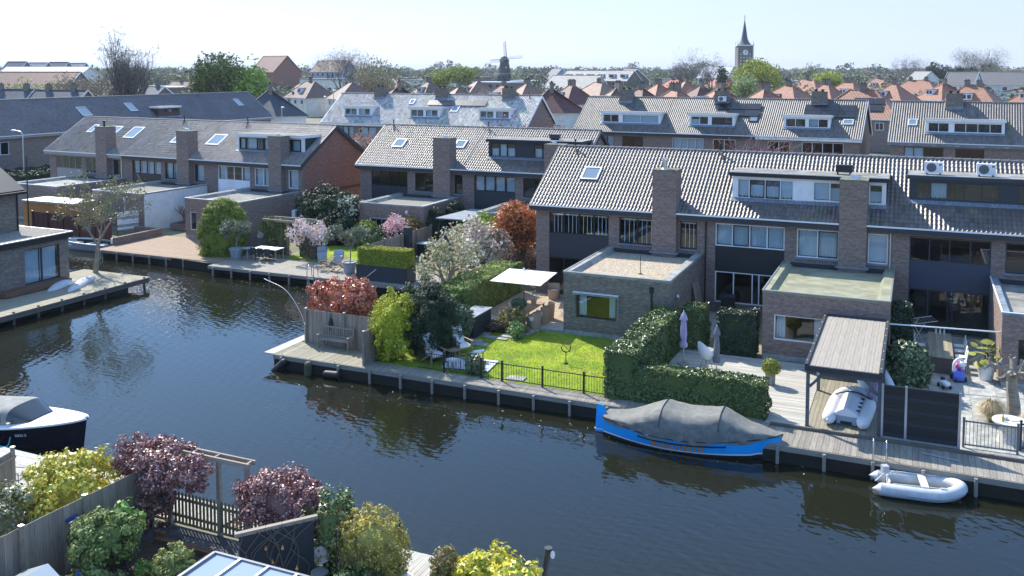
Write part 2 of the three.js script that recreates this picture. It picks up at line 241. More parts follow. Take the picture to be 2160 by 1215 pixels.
// a window: frame with one mullion between panes; widths are relative, dark lists panes in a dark sash, cover: pleat, blind, half, bars or none for each pane
function windowIn(parent, x0, x1, y0, y1, z, widths, frameMat, { dark = [], cover = [], part = true, glassMat = glass, sill = null, sashMat = black } = {}) {
  const r = rng(winSeed++), f = 0.055, b = nb(), sum = widths.reduce((a, c) => a + c, 0);
  b.box(x0, x1, y0, y0 + f, z - 0.1, z).box(x0, x1, y1 - f, y1, z - 0.1, z).box(x0, x0 + f, y0 + f, y1 - f, z - 0.1, z - 0.002).box(x1 - f, x1, y0 + f, y1 - f, z - 0.1, z - 0.002);
  let x = x0; const cells = [];
  widths.forEach((w, i) => { const e = x + w / sum * (x1 - x0); cells.push([x, e]); if (i) b.box(x - f / 2, x + f / 2, y0 + f, y1 - f, z - 0.1, z - 0.003); x = e; });
  const win = b.mesh(part ? 'window' : 'window_frame', frameMat, parent), own = part ? win : parent;
  cells.forEach(([a, e], i) => {
    const pa = a + f * (i ? 0.5 : 1), pe = e - f * (i < cells.length - 1 ? 0.5 : 1), q = y0 + f, s = y1 - f;
    if (dark.includes(i)) { const d = 0.05; nb().box(pa, pe, q, q + d, z - 0.05, z + 0.02).box(pa, pe, s - d, s, z - 0.05, z + 0.02).box(pa, pa + d, q + d, s - d, z - 0.05, z + 0.018).box(pe - d, pe, q + d, s - d, z - 0.05, z + 0.018).mesh('sash', sashMat, own); }
    nb().box(pa, pe, q, s, z - 0.062, z - 0.056).mesh('pane', glassMat, own);
    const c = cover[i];
    if (c === 'pleat') nb().add(pleat(pa + 0.01, pe - 0.01, q + 0.01, s - 0.02, z - 0.24, r)).mesh('curtain', curtain, own);
    if (c === 'blind') nb().box(pa + 0.01, pe - 0.01, q + 0.02, s, z - 0.2, z - 0.19).mesh('blind', blind, own);
    if (c === 'half') nb().box(pa + 0.01, pe - 0.01, q + 0.01, q + (s - q) * (0.62 + 0.1 * r()), z - 0.2, z - 0.19).mesh('blind', blind, own);
    if (c === 'bars') { const k = nb(); for (let m = 0; m < 3; m++) { const bx = pa + (pe - pa) * (0.22 + 0.28 * m); k.box(bx - 0.016, bx + 0.016, q, s, z - 0.2, z - 0.18); } k.box(pa, pe, s - 0.1, s - 0.04, z - 0.205, z - 0.185); k.mesh('blind', whiteBoard, own); }
    if (c === 'side') { const d = (pe - pa) * 0.2; nb().add(pleat(pa + 0.01, pa + d, q + 0.01, s - 0.02, z - 0.24, r)).add(pleat(pe - d, pe - 0.01, q + 0.01, s - 0.02, z - 0.24, r)).mesh('curtain', curtain, own); }
    if (c === 'slats') { const k = nb(); for (let y = q + 0.05; y < s; y += 0.07) k.turned(pe - pa - 0.03, 0.004, 0.045, (pa + pe) / 2, y, z - 0.18, 0, 0.5); k.mesh('blind', anthracite, own); }
  });
  if (sill) nb().box(x0 - 0.06, x1 + 0.06, y0 - 0.08, y0 - 0.003, z - 0.1, z + 0.12).mesh('sill', sill, own);
  return win;
}
function skylight(root, roofAt, x, s, w, h, { mat = zinc, glassMat = skyGlass } = {}) {   // s metres up the slope
  const p0 = roofAt(s), p1 = roofAt(s + h), a = Math.atan2(p1[0] - p0[0], -(p1[1] - p0[1])), g = new THREE.Group();
  const fr = nb(), f = 0.09; fr.box(0, w, 0, 0.13, 0, f).box(0, w, 0, 0.13, h - f, h).box(0, f, 0, 0.128, f, h - f).box(w - f, w, 0, 0.128, f, h - f);
  const geo = fr.geo(), pane = nb().box(f, w - f, 0.06, 0.1, f, h - f).geo();
  for (const q of [geo, pane]) { q.scale(1, 1, -1); const idx = q.attributes.position; for (let i = 0; i < idx.count; i += 3) for (const k of Object.keys(q.attributes)) { const at = q.attributes[k], n = at.itemSize; for (let c = 0; c < n; c++) { const tmp = at.array[(i + 1) * n + c]; at.array[(i + 1) * n + c] = at.array[(i + 2) * n + c]; at.array[(i + 2) * n + c] = tmp; } } q.computeVertexNormals(); q.rotateX(a); q.translate(x, p0[0], p0[1]); }
  const m = new THREE.Mesh(geo, mat); m.name = 'skylight'; root.add(m); const pm = new THREE.Mesh(pane, glassMat); pm.name = 'pane'; m.add(pm); return m;
}
function ventPipe(root, x, y, z, h = 0.5) { nb().cyl(x, z, y, y + h, 0.045, 0.045, 8).cyl(x, z, y + h, y + h + 0.1, 0.07, 0.06, 8).tube([V(x, y + 0.2, z), V(x + 0.1, y - 0.02, z + 0.25), V(x + 0.3, y - 0.25, z + 0.55)], 0.05, 6, 8).mesh('vent_pipe', black, root); }
function airUnit(x, y, z, ry, label, parent) {   // outdoor unit with a round fan grille
  const t = thing('air_conditioner_unit', label, 'air conditioner', x, y, z, ry);
  nb().box(-0.42, 0.42, 0.08, 0.62, -0.16, 0.16).mesh('casing', whiteBoard, t);
  const ring = nb(); for (let i = 1; i < 7; i++) { const g = new THREE.TorusGeometry(0.035 * i + 0.01, 0.006, 4, 24); g.translate(-0.1, 0.35, 0.172); ring.add(g); } ring.mesh('fan_grille', paint(0.25, 0.27, 0.28, 0.5), t);
  const disc = new THREE.CircleGeometry(0.225, 24); disc.translate(-0.1, 0.35, 0.164); nb().add(disc).mesh('fan_opening', paint(0.1, 0.11, 0.12, 0.6), t);
  nb().box(0.24, 0.36, 0.46, 0.53, 0.161, 0.166).mesh('badge', anthracite, t);
  for (const s of [-0.3, 0.3]) nb().box(s - 0.03, s + 0.03, 0, 0.08, -0.2, 0.3).mesh('foot', rubber, t);
  return t;
}
// one house of a terrace; local x runs along the street front, z = 0 is the front wall
function terraceHouse(o) {
  const h = { U: 9.45, he: 5.19, hr: 8.16, ov: 0.4, dp: 4.3, wall: brick, fascia: anthracite, gutter: white, tiles: {}, tileMaterial: tileMat, frame: black, clad: navyBoard, ext: [4.35, 9.6, 7.1], extWall: brick, extRoof: gravel, extCap: concrete, ...o };
  const t = thing('terraced_house', h.label, 'house', h.x, 0, h.z, h.rot ?? 0, h.group), U = h.U, k = (h.hr - h.he) / (h.dp + h.ov), roofAt = (s) => { const c = Math.cos(Math.atan(k)); return [h.he + s * c * k, h.ov - s * c]; }, r = rng(h.seed ?? 3);
  const yAt = (z) => h.he + (h.ov - z) * k, back = -2 * h.dp;
  const W = h.wins ?? { w1: [0.8, 4.35], w2: [4.95, 6.98], w3: [8.36, 9.28] }, lf = h.winLift ?? 0, top = 4.74 + lf;
  const holes = [[W.w1[0], W.w1[1], 0.06, top]]; if (W.w2) holes.push([W.w2[0], W.w2[1], 3.26 + lf, 4.72 + lf]); if (W.w3) holes.push([W.w3[0], W.w3[1], 3.22 + lf, 4.72 + lf]);
  const wall = nb(); wall.add(panelWithHoles(0, U, -0.1, yAt(0) - 0.12, -0.3, 0, holes));
  wall.mesh('wall', h.wall, t); nb().box(0, U, -0.1, yAt(0) - 0.12, back, back + 0.3).mesh('rear_wall', h.wall, t);
  const gable = (x0, x1, m) => nb().prismX([[-0.3, -0.1], [-0.3, yAt(-0.3) - 0.1], [-h.dp, h.hr - 0.1], [back + 0.3, yAt(-0.3) - 0.1], [back + 0.3, -0.1]], x0, x1).mesh(m ? 'gable_wall' : 'party_wall', m ? h.gableWall ?? h.wall : roomMat, t);
  gable(0, 0.25, h.leftEnd); if (h.rightEnd) gable(U - 0.25, U, true);
  if (h.rightEnd || h.leftEnd) {   // the end faces of front and back wall belong to the gable
  }
  nb().box(0.25, U, 2.62, 2.85, back + 0.3, -0.32).mesh('floor_slab', roomMat, t);
  // roof
  const x0 = h.leftEnd ? -0.22 : 0, x1 = h.rightEnd ? U + 0.22 : U;
  const tf = new THREE.Mesh(tileField(x0, x1, [h.he, h.ov], [h.hr, -h.dp], { seed: h.seed, ...h.tiles }), h.tileMaterial); tf.name = 'roof_tiles'; t.add(stuff(tf));
  nb().prismX([[h.ov - 0.02, h.he - 0.1], [h.ov - 0.02, h.he - 0.02], [-h.dp, h.hr - 0.03], [back - h.ov, h.he + 0.02], [back - h.ov, h.he - 0.08], [-h.dp, h.hr - 0.14]], x0, x1).mesh('roof', black, t);
  const tb = new THREE.Mesh(tileField(x0, x1, [h.he, back - h.ov], [h.hr, -h.dp], { seed: h.seed + 50, ...h.tiles, fine: false }), h.tileMaterial); tb.name = 'rear_roof_tiles'; t.add(stuff(tb));
  const ridgeMat = paint(0.15, 0.145, 0.14, 0.7);
  if (h.ridge !== false) { const n = Math.round((x1 - x0) / 0.43); for (let i = 0; i < n; i++) { const m = new THREE.Mesh(ridgeGeo, ridgeMat); m.name = 'ridge_tile'; m.position.set(x0 + (i + 0.5) * (x1 - x0) / n, h.hr - 0.03, -h.dp); t.add(m); } }
  else { const b = nb(); for (let x = x0 + 0.2; x < x1; x += 0.43) b.add(ridgeGeo.clone().translate(x, h.hr - 0.03, -h.dp)); b.mesh('ridge', ridgeMat, t); }
  nb().box(x0, x1, h.he - 0.34, h.he - 0.1, h.ov - 0.12, h.ov).mesh('fascia', h.fascia, t);
  nb().box(x0, x1, h.he - 0.07, h.he + 0.005, h.ov + 0.004, h.ov + 0.1).mesh('gutter', h.gutter, t);
  nb().box(x0, x1, h.he - 0.36, h.he - 0.342, 0.003, h.ov - 0.124).mesh('soffit', h.fascia, t);
  for (const [on, bx] of [[h.leftEnd, -0.26], [h.rightEnd, U + 0.2]]) if (on) nb().prismX([[h.ov, h.he - 0.3], [h.ov, h.he + 0.03], [-h.dp, h.hr + 0.05], [back - h.ov, h.he + 0.03], [back - h.ov, h.he - 0.3], [-h.dp, h.hr - 0.3]], bx, bx + 0.05).mesh('barge_board', h.barge ?? h.fascia, t);
  // the first-floor and ground-floor bay
  windowIn(t, W.w1[0], W.w1[1], (h.w1y ?? 3.53) + lf, top, -0.05, h.w1 ?? [1, 1, 1, 1], h.frame, { cover: h.c1 ?? [], dark: h.d1 ?? [], sashMat: h.sash ?? black });
  if (h.cladBoards !== false) { const b = nb(), rr = rng(9); for (let y = 2.2; y < (h.w1y ?? 3.53) + lf - 0.1; y += 0.165) b.turned(W.w1[1] - W.w1[0], 0.168, 0.022, (W.w1[0] + W.w1[1]) / 2, y + 0.08, -0.05, 0, -0.09); b.mesh('cladding', h.clad, t); nb().box(W.w1[0], W.w1[1], 2.17, (h.w1y ?? 3.53) + lf, -0.2, -0.09).mesh('panel', h.clad, t); }
  else nb().box(W.w1[0], W.w1[1], 2.17, (h.w1y ?? 3.53) + lf, -0.2, -0.04).mesh('panel', h.clad, t);
  windowIn(t, W.w1[0], W.w1[1], h.lowSill ?? 0.06, 2.17, -0.05, h.low ?? [1, 1, 1.2, 0.9], h.lowFrame ?? h.frame, { cover: h.cLow ?? [] });
  if (h.lowSill) nb().box(W.w1[0], W.w1[0] + (W.w1[1] - W.w1[0]), 0.06, h.lowSill - 0.003, -0.25, -0.06).mesh('low_wall', h.wall, t);
  if (W.w2) windowIn(t, W.w2[0], W.w2[1], 3.26 + lf, 4.72 + lf, -0.05, [1, 1], h.frame2 ?? h.frame, { cover: h.c2 ?? [], dark: h.d2 ?? [], sill: leadMat });
  if (W.w3) windowIn(t, W.w3[0], W.w3[1], 3.22 + lf, 4.72 + lf, -0.05, [1], h.frame2 ?? h.frame, { cover: h.c3 ?? [], sill: leadMat });
  // chimney in front of the wall
  if (h.chimney) {
    const [a, b, top2] = h.chimney, c = nb().box(a, b, 2.72, top2, -0.6, 0.52).mesh('chimney', h.chimneyWall ?? h.wall, t);
    nb().box(a - 0.015, b + 0.015, top2 + 0.002, top2 + 0.07, -0.615, 0.535).mesh('capping', S({ map: mottle([0.36, 0.37, 0.26], [0.52, 0.51, 0.42], 8, 1), roughness: 0.95 }), c);
    nb().box(a - 0.12, b + 0.12, 2.99, 3.05, 0.01, 0.66).mesh('flashing', leadMat, c);
    nb().prismX([[-0.25, 5.35], [-0.25, 5.75], [0.35, 5.42], [0.35, 5.1]], b + 0.003, b + 0.03).mesh('flashing', leadMat, c);
    const fx = (a + b) / 2 + (r() - 0.5) * 0.3;
    if (h.flue === 'steel') nb().cyl(fx, 0, top2 + 0.07, top2 + 0.55, 0.12, 0.12, 12).cyl(fx, 0, top2 + 0.5, top2 + 0.56, 0.17, 0.17, 12).cyl(fx, 0, top2 + 0.62, top2 + 0.66, 0.19, 0.19, 12).cyl(fx, 0, top2 + 0.07, top2 + 0.12, 0.2, 0.15, 12).mesh('flue', steel, c);
    else if (h.flue === 'cowl') nb().cyl(fx, 0, top2 + 0.07, top2 + 0.45, 0.09, 0.08, 10).cyl(fx, 0, top2 + 0.45, top2 + 0.6, 0.1, 0.2, 10).mesh('flue', black, c);
    else nb().cyl(fx, 0, top2 + 0.07, top2 + 0.22, 0.2, 0.17, 10).box(fx - 0.28, fx + 0.05, top2 + 0.2, top2 + 0.26, -0.1, 0.1).mesh('flue', zinc, c);
  }
  // flat-roofed extension
  if (h.ext) {
    const [a, b, d] = h.ext, H = 3.04, ew = h.extWin, hole = ew ? [[ew[0], ew[1], ew[2], ew[3]]] : [];
    const e = nb().add(panelWithHoles(a, b, -0.1, H - 0.1, d - 0.3, d, hole)).box(a, a + 0.3, -0.1, H - 0.1, 0.003, d - 0.3).mesh('extension', h.extWall, t);
    nb().box(b - 0.3, b, -0.1, H - 0.1, 0.003, d - 0.3).mesh('side_wall', h.extSide ?? h.extWall, e);
    nb().box(a + 0.3, b - 0.3, 2.5, 2.74, 0.003, d - 0.3).mesh('roof_deck', roomMat, e);
    nb().box(a + 0.42, b - 0.42, 2.742, 2.8, 0.3, d - 0.3).mesh('roof_surface', h.extRoof, e);
    nb().box(a + 0.3, b - 0.3, 2.742, 2.97, 0.01, 0.29).mesh('roof_upstand', S({ color: rgb(0.03, 0.035, 0.04), roughness: 0.9 }), e);
    // sloped upstands left and right, thin front edge
    nb().prism([[a - 0.02, H - 0.1], [a - 0.02, H], [a + 0.28, H], [a + 0.48, 2.8], [a + 0.3, H - 0.1]], 0.003, d - 0.22).mesh('parapet', h.extCap, e);
    nb().prism([[b + 0.02, H - 0.1], [b + 0.02, H], [b - 0.4, H], [b - 0.55, 2.8], [b - 0.3, H - 0.1]], 0.003, d - 0.22).mesh('parapet', h.extCap, e);
    nb().box(a - 0.02, b + 0.02, H - 0.1, H + 0.004, d - 0.218, d + 0.02).mesh('parapet', h.extCap, e);
    nb().box(a - 0.035, b + 0.035, H + 0.005, H + 0.03, d - 0.04, d + 0.035).box(b - 0.03, b + 0.035, H + 0.005, H + 0.03, 0.01, d - 0.042).box(a - 0.035, a + 0.03, H + 0.005, H + 0.03, 0.01, d - 0.042).mesh('roof_trim', h.extTrim ?? zinc, e);
    if (ew) windowIn(e, ew[0], ew[1], ew[2], ew[3], d - 0.06, ew[4] ?? [1], h.extFrame ?? h.frame, { part: false, cover: h.extCover ?? [] });
    if (h.extPipe) nb().cyl(h.extPipe, d + 0.05, 0, 2.55, 0.045, 0.045, 8).box(h.extPipe - 0.09, h.extPipe + 0.09, 2.45, 2.68, d + 0.004, d + 0.13).mesh('drain_pipe', h.extPipeMat ?? black, e);
    nb().box(a + 0.04, b - 0.04, -0.1, 0.2, d + 0.002, d + 0.03).mesh('plinth', concrete, e);
    // inner floor so that the room is closed
    nb().box(a + 0.3, b - 0.3, -0.05, 0.02, 0.003, d - 0.3).mesh('floor', paint(0.35, 0.3, 0.26, 0.6), e);
  }
  if (h.pipe) nb().cyl(h.pipe, 0.06, 0.05, h.he - 0.36, 0.04, 0.04, 8).mesh('drain_pipe', h.pipeMat ?? black, t);
  if (h.dormer) {
    const d = h.dormer, [a, b] = d.x, y0 = d.y0, y1 = d.y1, zf = h.ov - (y0 - h.he) / k, zb = h.ov - (y1 - h.he) / k;
    const m = nb().add(panelWithHoles(a, b, y0 - 0.05, y1, zf - 0.12, zf, d.wins.map((w) => [w[0], w[1], w[3] ?? y0 + 0.1, y1 - 0.12]))).mesh('dormer', d.face, t);
    for (const sx of [a, b - 0.08]) nb().prismX([[zf - 0.122, y0 - 0.12], [zf - 0.122, y1 - 0.002], [zb, y1 - 0.002]], sx, sx + 0.08).mesh('dormer_cheek', d.cheek ?? d.face, m);
    if (d.boards) { const bb = nb(); for (const [p, q] of d.boards) for (let y = y0 + 0.02; y < y1 - 0.1; y += 0.14) bb.box(p, q, y, y + 0.132, zf + 0.002, zf + 0.016); bb.mesh('cladding', d.face, m); }
    for (const w of d.wins) windowIn(m, w[0], w[1], w[3] ?? y0 + 0.1, y1 - 0.12, zf + 0.01, w[2], d.frame, { part: false, cover: w[4] ?? [], dark: w[5] ?? [] });
    nb().box(a - 0.14, b + 0.14, y1 + 0.002, y1 + 0.2, zb - 0.1, zf + 0.2).mesh('dormer_roof', d.roofEdge ?? black, m);
    nb().box(a - 0.12, b + 0.12, y1 + 0.202, y1 + 0.225, zb - 0.3, zf + 0.18).mesh('roof_felt', d.felt ?? bitumenGrey, m);
    nb().box(a - 0.15, b + 0.15, y1 + 0.2, y1 + 0.235, zf + 0.18, zf + 0.22).mesh('roof_trim', d.trim ?? zinc, m);
    nb().turned(b - a + 0.1, 0.03, 0.3, (a + b) / 2, y0 - 0.02, zf + 0.13, 0, Math.atan(k)).mesh('flashing', leadMat, m);
  }
  for (const s of h.skylights ?? []) skylight(t, roofAt, s[0], s[1], s[2], s[3], { mat: s[4] ?? zinc, glassMat: s[5] ?? skyGlass });
  for (const v of h.vents ?? []) ventPipe(t, v, h.hr - 0.12, -h.dp + 0.25);
  for (const s of h.solar ?? []) { const [px, ps, nx, ny] = s; for (let i = 0; i < nx; i++) for (let j = 0; j < ny; j++) { const pw = 1.65, ph = 1, q = roofAt(ps + j * ph + ph / 2), g = new THREE.BoxGeometry(pw - 0.03, 0.04, ph - 0.03); g.rotateX(Math.atan(k)); g.translate(px + (i + 0.5) * pw, q[0] + 0.16 * Math.cos(Math.atan(k)), q[1] + 0.16 * Math.sin(Math.atan(k))); nb().add(g).mesh('solar_panel', panelMat, t); } }
  return t;
}
// ---------------------------------------------------------------- the terraces
const tilesA = { base: [0.15, 0.13, 0.12], vary: 0.22 }, tilesB = { base: [0.17, 0.15, 0.135], vary: 0.22 }, tilesC = { base: [0.26, 0.222, 0.195], vary: 0.25 };
const P4 = ['pleat', 'pleat', 'pleat', 'pleat'];
const aZ = -48.7, gA = 'terraced houses on the far bank of the canal';
terraceHouse({ label: 'end terrace house with gravel-roofed grey brick extension beside the green lawn', group: gA, x: -19.93, z: aZ, seed: 101, leftEnd: true, tiles: tilesA, extWall: brickGrey, extCap: concrete, c1: ['bars', 'bars', 'bars', 'bars'], c2: ['bars', 'bars'], c3: ['bars'], cladBoards: true, clad: navyBoard,
  chimney: [6.95, 8.25, 7.42], flue: 'steel', extWin: [5.0, 7.02, 0.87, 2.0, [1]], extCover: ['side'], extPipe: 8.75, pipe: 9.75, vents: [0.9], skylights: [[2.1, 2.35, 1.05, 1.15, zinc, skyGlass]], low: [1, 1, 1.1, 0.9] });
terraceHouse({ label: 'middle terrace house with wide white dormer and greenish felt-roofed brick extension', group: gA, x: -10.48, z: aZ, seed: 102, tiles: tilesA, frame: white, sash: black, d1: [1], c1: P4, frame2: white, d2: [1], c2: ['pleat', 'pleat'], c3: ['blind'], clad: black, cladBoards: false, lowSill: 0.5, low: [1, 1, 0.35, 0.8, 0.5], lowFrame: white,
  extRoof: bitumen, extCap: bitumen, chimney: [7.0, 8.3, 7.34], extWin: [4.85, 7.0, 0.86, 2.0, [1]], extFrame: whiteBoard, extCover: ['side'], vents: [0.2], pipe: 9.38, pipeMat: zinc,
  dormer: { x: [1.5, 9.1], y0: 5.98, y1: 7.2, face: whiteBoard, cheek: anthracite, frame: white, roofEdge: black, boards: [[4.75, 5.55]], wins: [[1.75, 4.65, [0.65, 0.85, 0.8, 0.7], 6.02, ['blind', 'half', 'half', 'blind'], [1, 2]], [5.6, 8.1, [1, 1, 1], 6.08, ['blind', 'half', 'half'], []], [8.3, 8.95, [1], 6.08, ['half'], []]] } });
terraceHouse({ label: 'terrace house with dark grey dormer carrying two air conditioners and dark glass doors', group: gA, x: -1.03, z: aZ, seed: 103, tiles: tilesA, frame: anthracite, clad: paint(0.03, 0.045, 0.075, 0.4), cladBoards: false, rightEnd: true, low: [1, 1, 0.25, 0.9, 0.9],
  ext: [4.35, 9.6, 7.1], extCap: leadMat, extTrim: white, extRoof: bitumenGrey, extWin: [4.95, 6.9, 0.87, 2.0, [1]], chimney: [7.0, 8.3, 7.34],
  dormer: { x: [0.75, 9.0], y0: 6.28, y1: 7.4, face: anthracite, frame: anthracite, cheek: anthracite, roofEdge: anthracite, trim: white, wins: [[1.0, 4.7, [0.8, 0.9, 0.9, 0.9, 0.9], 6.4, ['none', 'pleat', 'slats', 'slats', 'slats'], []], [5.5, 8.7, [1, 1, 1, 1], 6.4, ['slats', 'none', 'none', 'none'], []]] } });
airUnit(-0.28 + 1.03, 7.63, -50.35, 0, 'white air conditioner on the grey dormer, next to the white dormer');
airUnit(2.05 + 1.03, 7.63, -50.35, 0, 'white air conditioner on the grey dormer, away from the white dormer');
{ const t = thing('roof_vent_box', 'black ventilation box on the felt roof of the white dormer', 'vent', -3.45, 7.43, -50.35); nb().box(-0.4, 0.4, 0.12, 0.5, -0.2, 0.2).mesh('casing', black, t); for (const s of [-0.3, 0.3]) nb().box(s - 0.03, s + 0.03, 0, 0.12, -0.2, 0.2).mesh('foot', black, t); }
const bZ = -63.5, gB = gA;
terraceHouse({ label: 'set-back terrace house with dark cladding, gravel-roofed extension and one roof window', group: gB, x: -41.45, z: bZ, seed: 104, leftEnd: true, tiles: tilesB, ext: [3.75, 9.15, 5.9], extWall: brick, wins: { w1: [1.05, 4.4], w2: [5.1, 6.8], w3: [8.6, 9.3] }, chimney: [7.0, 8.45, 7.5], extRoof: gravelGrey, extWin: [4.6, 6.4, 0.75, 2.0, [1]], extCover: ['bars'], extFrame: white, extPipe: 7.8, extPipeMat: plastic, clad: navyBoard, vents: [0.75], skylights: [[2.0, 2.4, 1.0, 1.1, white, skyGlass], [7.6, 2.6, 0.9, 1.0, white, skyGlass]], c1: ['none', 'none', 'none', 'none'] });
terraceHouse({ label: 'set-back terrace house with black dormer and open gravel-roofed extension behind blossom trees', group: gB, x: -32.0, z: bZ, seed: 105, rightEnd: true, tiles: tilesB, ext: [4.3, 9.4, 6.6], wins: { w1: [0.85, 4.3], w2: [4.95, 6.75], w3: [8.5, 9.2] }, chimney: [6.85, 8.3, 7.3], extRoof: gravelGrey, clad: navyBoard, c1: P4, vents: [0.2],
  dormer: { x: [1.6, 9.2], y0: 6.08, y1: 7.3, face: navyBoard, frame: black, cheek: navyBoard, roofEdge: black, felt: bitumenGrey, trim: zinc, wins: [[1.8, 3.9, [0.8, 0.7, 0.8], 6.12, ['half', 'blind', 'half'], []], [5.4, 6.8, [1, 1], 6.12, ['half', 'half'], []]] } });
{ const t = thing('roof_vent_box', 'dark ventilation box on the flat roof of the black dormer', 'vent', -25.2, 7.53, -65.3); nb().box(-0.4, 0.4, 0.1, 0.42, -0.2, 0.2).mesh('casing', anthracite, t); nb().box(-0.3, 0.3, 0, 0.1, -0.15, 0.15).mesh('foot', black, t); }
{
  const th = -3.4 * Math.PI / 180, at = (d) => [-75.95 + d * Math.cos(th), -62.75 - d * Math.sin(th)], gC = gA, common = { rot: th, U: 10.33, tiles: tilesC, wins: { w1: [0.9, 4.5], w2: [5.0, 6.85], w3: [8.6, 9.65] } };
  terraceHouse({ ...common, label: 'end terrace house with grey cladding, pale sedum-roofed extension and three roof windows', group: gC, x: at(0)[0], z: at(0)[1], seed: 106, leftEnd: true, frame: greyPaint, clad: greyPaint, fascia: greyPaint, chimney: [7.1, 8.5, 7.6], flue: 'cowl', ext: [4.4, 10.3, 7.0], extRoof: concrete, extCap: concrete, extTrim: white, skylights: [[2.6, 3.0, 0.7, 1.2, white], [5.3, 2.4, 1.4, 1.7, white], [8.2, 2.4, 1.4, 1.7, white]], pipe: 9.9, pipeMat: plastic });
  terraceHouse({ ...common, label: 'middle terrace house with white-rendered extension wall and chimney between two roof windows', group: gC, x: at(10.33)[0], z: at(10.33)[1], seed: 107, frame: brownPaint, frame2: black, clad: brownPaint, fascia: brownPaint, c1: P4, c2: P4, c3: P4, chimney: [7.0, 8.4, 7.5], ext: [4.4, 10.0, 7.0], extRoof: gravelGrey, extSide: render, extTrim: white, vents: [3.2], skylights: [[4.3, 2.0, 1.5, 1.5, white], [8.6, 2.0, 1.5, 1.5, white]], extPipe: 8.2, extPipeMat: plastic });
  terraceHouse({ ...common, label: 'gable-end terrace house with white panel bay and dark green dormer behind the clipped conifer', group: gC, x: at(20.66)[0], z: at(20.66)[1], U: 10.05, seed: 108, rightEnd: true, gableWall: brickRed, frame: white, frame2: white, clad: whiteBoard, cladBoards: false, c1: ['pleat', 'none', 'none', 'pleat'], c2: P4, c3: P4, chimney: [7.0, 8.3, 7.4], ext: [4.45, 9.95, 7.0], extRoof: bitumenGrey, extTrim: zinc, vents: [0.6], extWin: [4.9, 5.6, 0.6, 2.0, [1]],
    dormer: { x: [2.3, 9.5], y0: 6.05, y1: 7.25, face: white, frame: darkGreenPaint, cheek: darkGreenPaint, roofEdge: white, felt: bitumenGrey, wins: [[2.5, 6.8, [0.8, 1.3, 0.8, 0.9, 0.8], 6.1, ['blind', 'pleat', 'none', 'blind', 'blind'], [0, 2]], [7.2, 9.2, [1, 1], 6.1, ['none', 'blind'], [1]]] } });
}
// the next street: three blocks facing the same way
function rowHouse(o) { return terraceHouse({ he: 6.05, hr: 9.7, dp: 4.5, ext: null, ridge: false, wall: brick, wins: { w1: [1.2, 4.6] , w2: [5.6, 8.0], w3: null }, w1y: 3.4, winLift: 0.82, tileMaterial: tileFar, low: [1, 1, 1, 1], ...o, tiles: { fine: false, tw: 0.22, course: 0.36, lift: 0.012, ...o.tiles } }); }
const gR = 'terraced houses of the second street', tE = { base: [0.46, 0.43, 0.39], vary: 0.35 }, tF = { base: [0.155, 0.138, 0.126], vary: 0.25 };
const whiteDormer = (x0, w, extra = {}) => ({ x: [x0, x0 + w], y0: 6.9, y1: 8.0, face: whiteBoard, frame: white, cheek: whiteBoard, roofEdge: whiteBoard, felt: bitumenGrey, trim: zinc, wins: [[x0 + 0.2, x0 + w * 0.48, [1, 1], 7.0, ['none', 'none'], []], [x0 + w * 0.54, x0 + w - 0.2, [1, 1], 7.0, ['pleat', 'none'], []]], ...extra });
function stack(x, y, z, label, grp, unit) { const t = thing('brick_chimney', label, 'chimney', x, y, z, 0, grp); nb().box(-0.75, 0.75, -0.9, 0.75, -0.5, 0.5).mesh('shaft', brickGrey, t); nb().box(-0.78, 0.78, 0.752, 0.83, -0.53, 0.53).mesh('capping', S({ map: mottle([0.34, 0.36, 0.22], [0.50, 0.48, 0.38], 8, 1), roughness: 0.95 }), t); nb().prismX([[-0.5, 0.05], [0.56, -0.75], [0.56, -0.5], [-0.5, 0.25]], -0.8, 0.8).mesh('flashing', leadMat, t); for (const s of [-0.35, 0.3]) nb().cyl(s, 0, 0.83, 1.02, 0.14, 0.14, 8).cyl(s, 0, 1.02, 1.07, 0.2, 0.2, 8).mesh('chimney_pot', black, t); return t; }
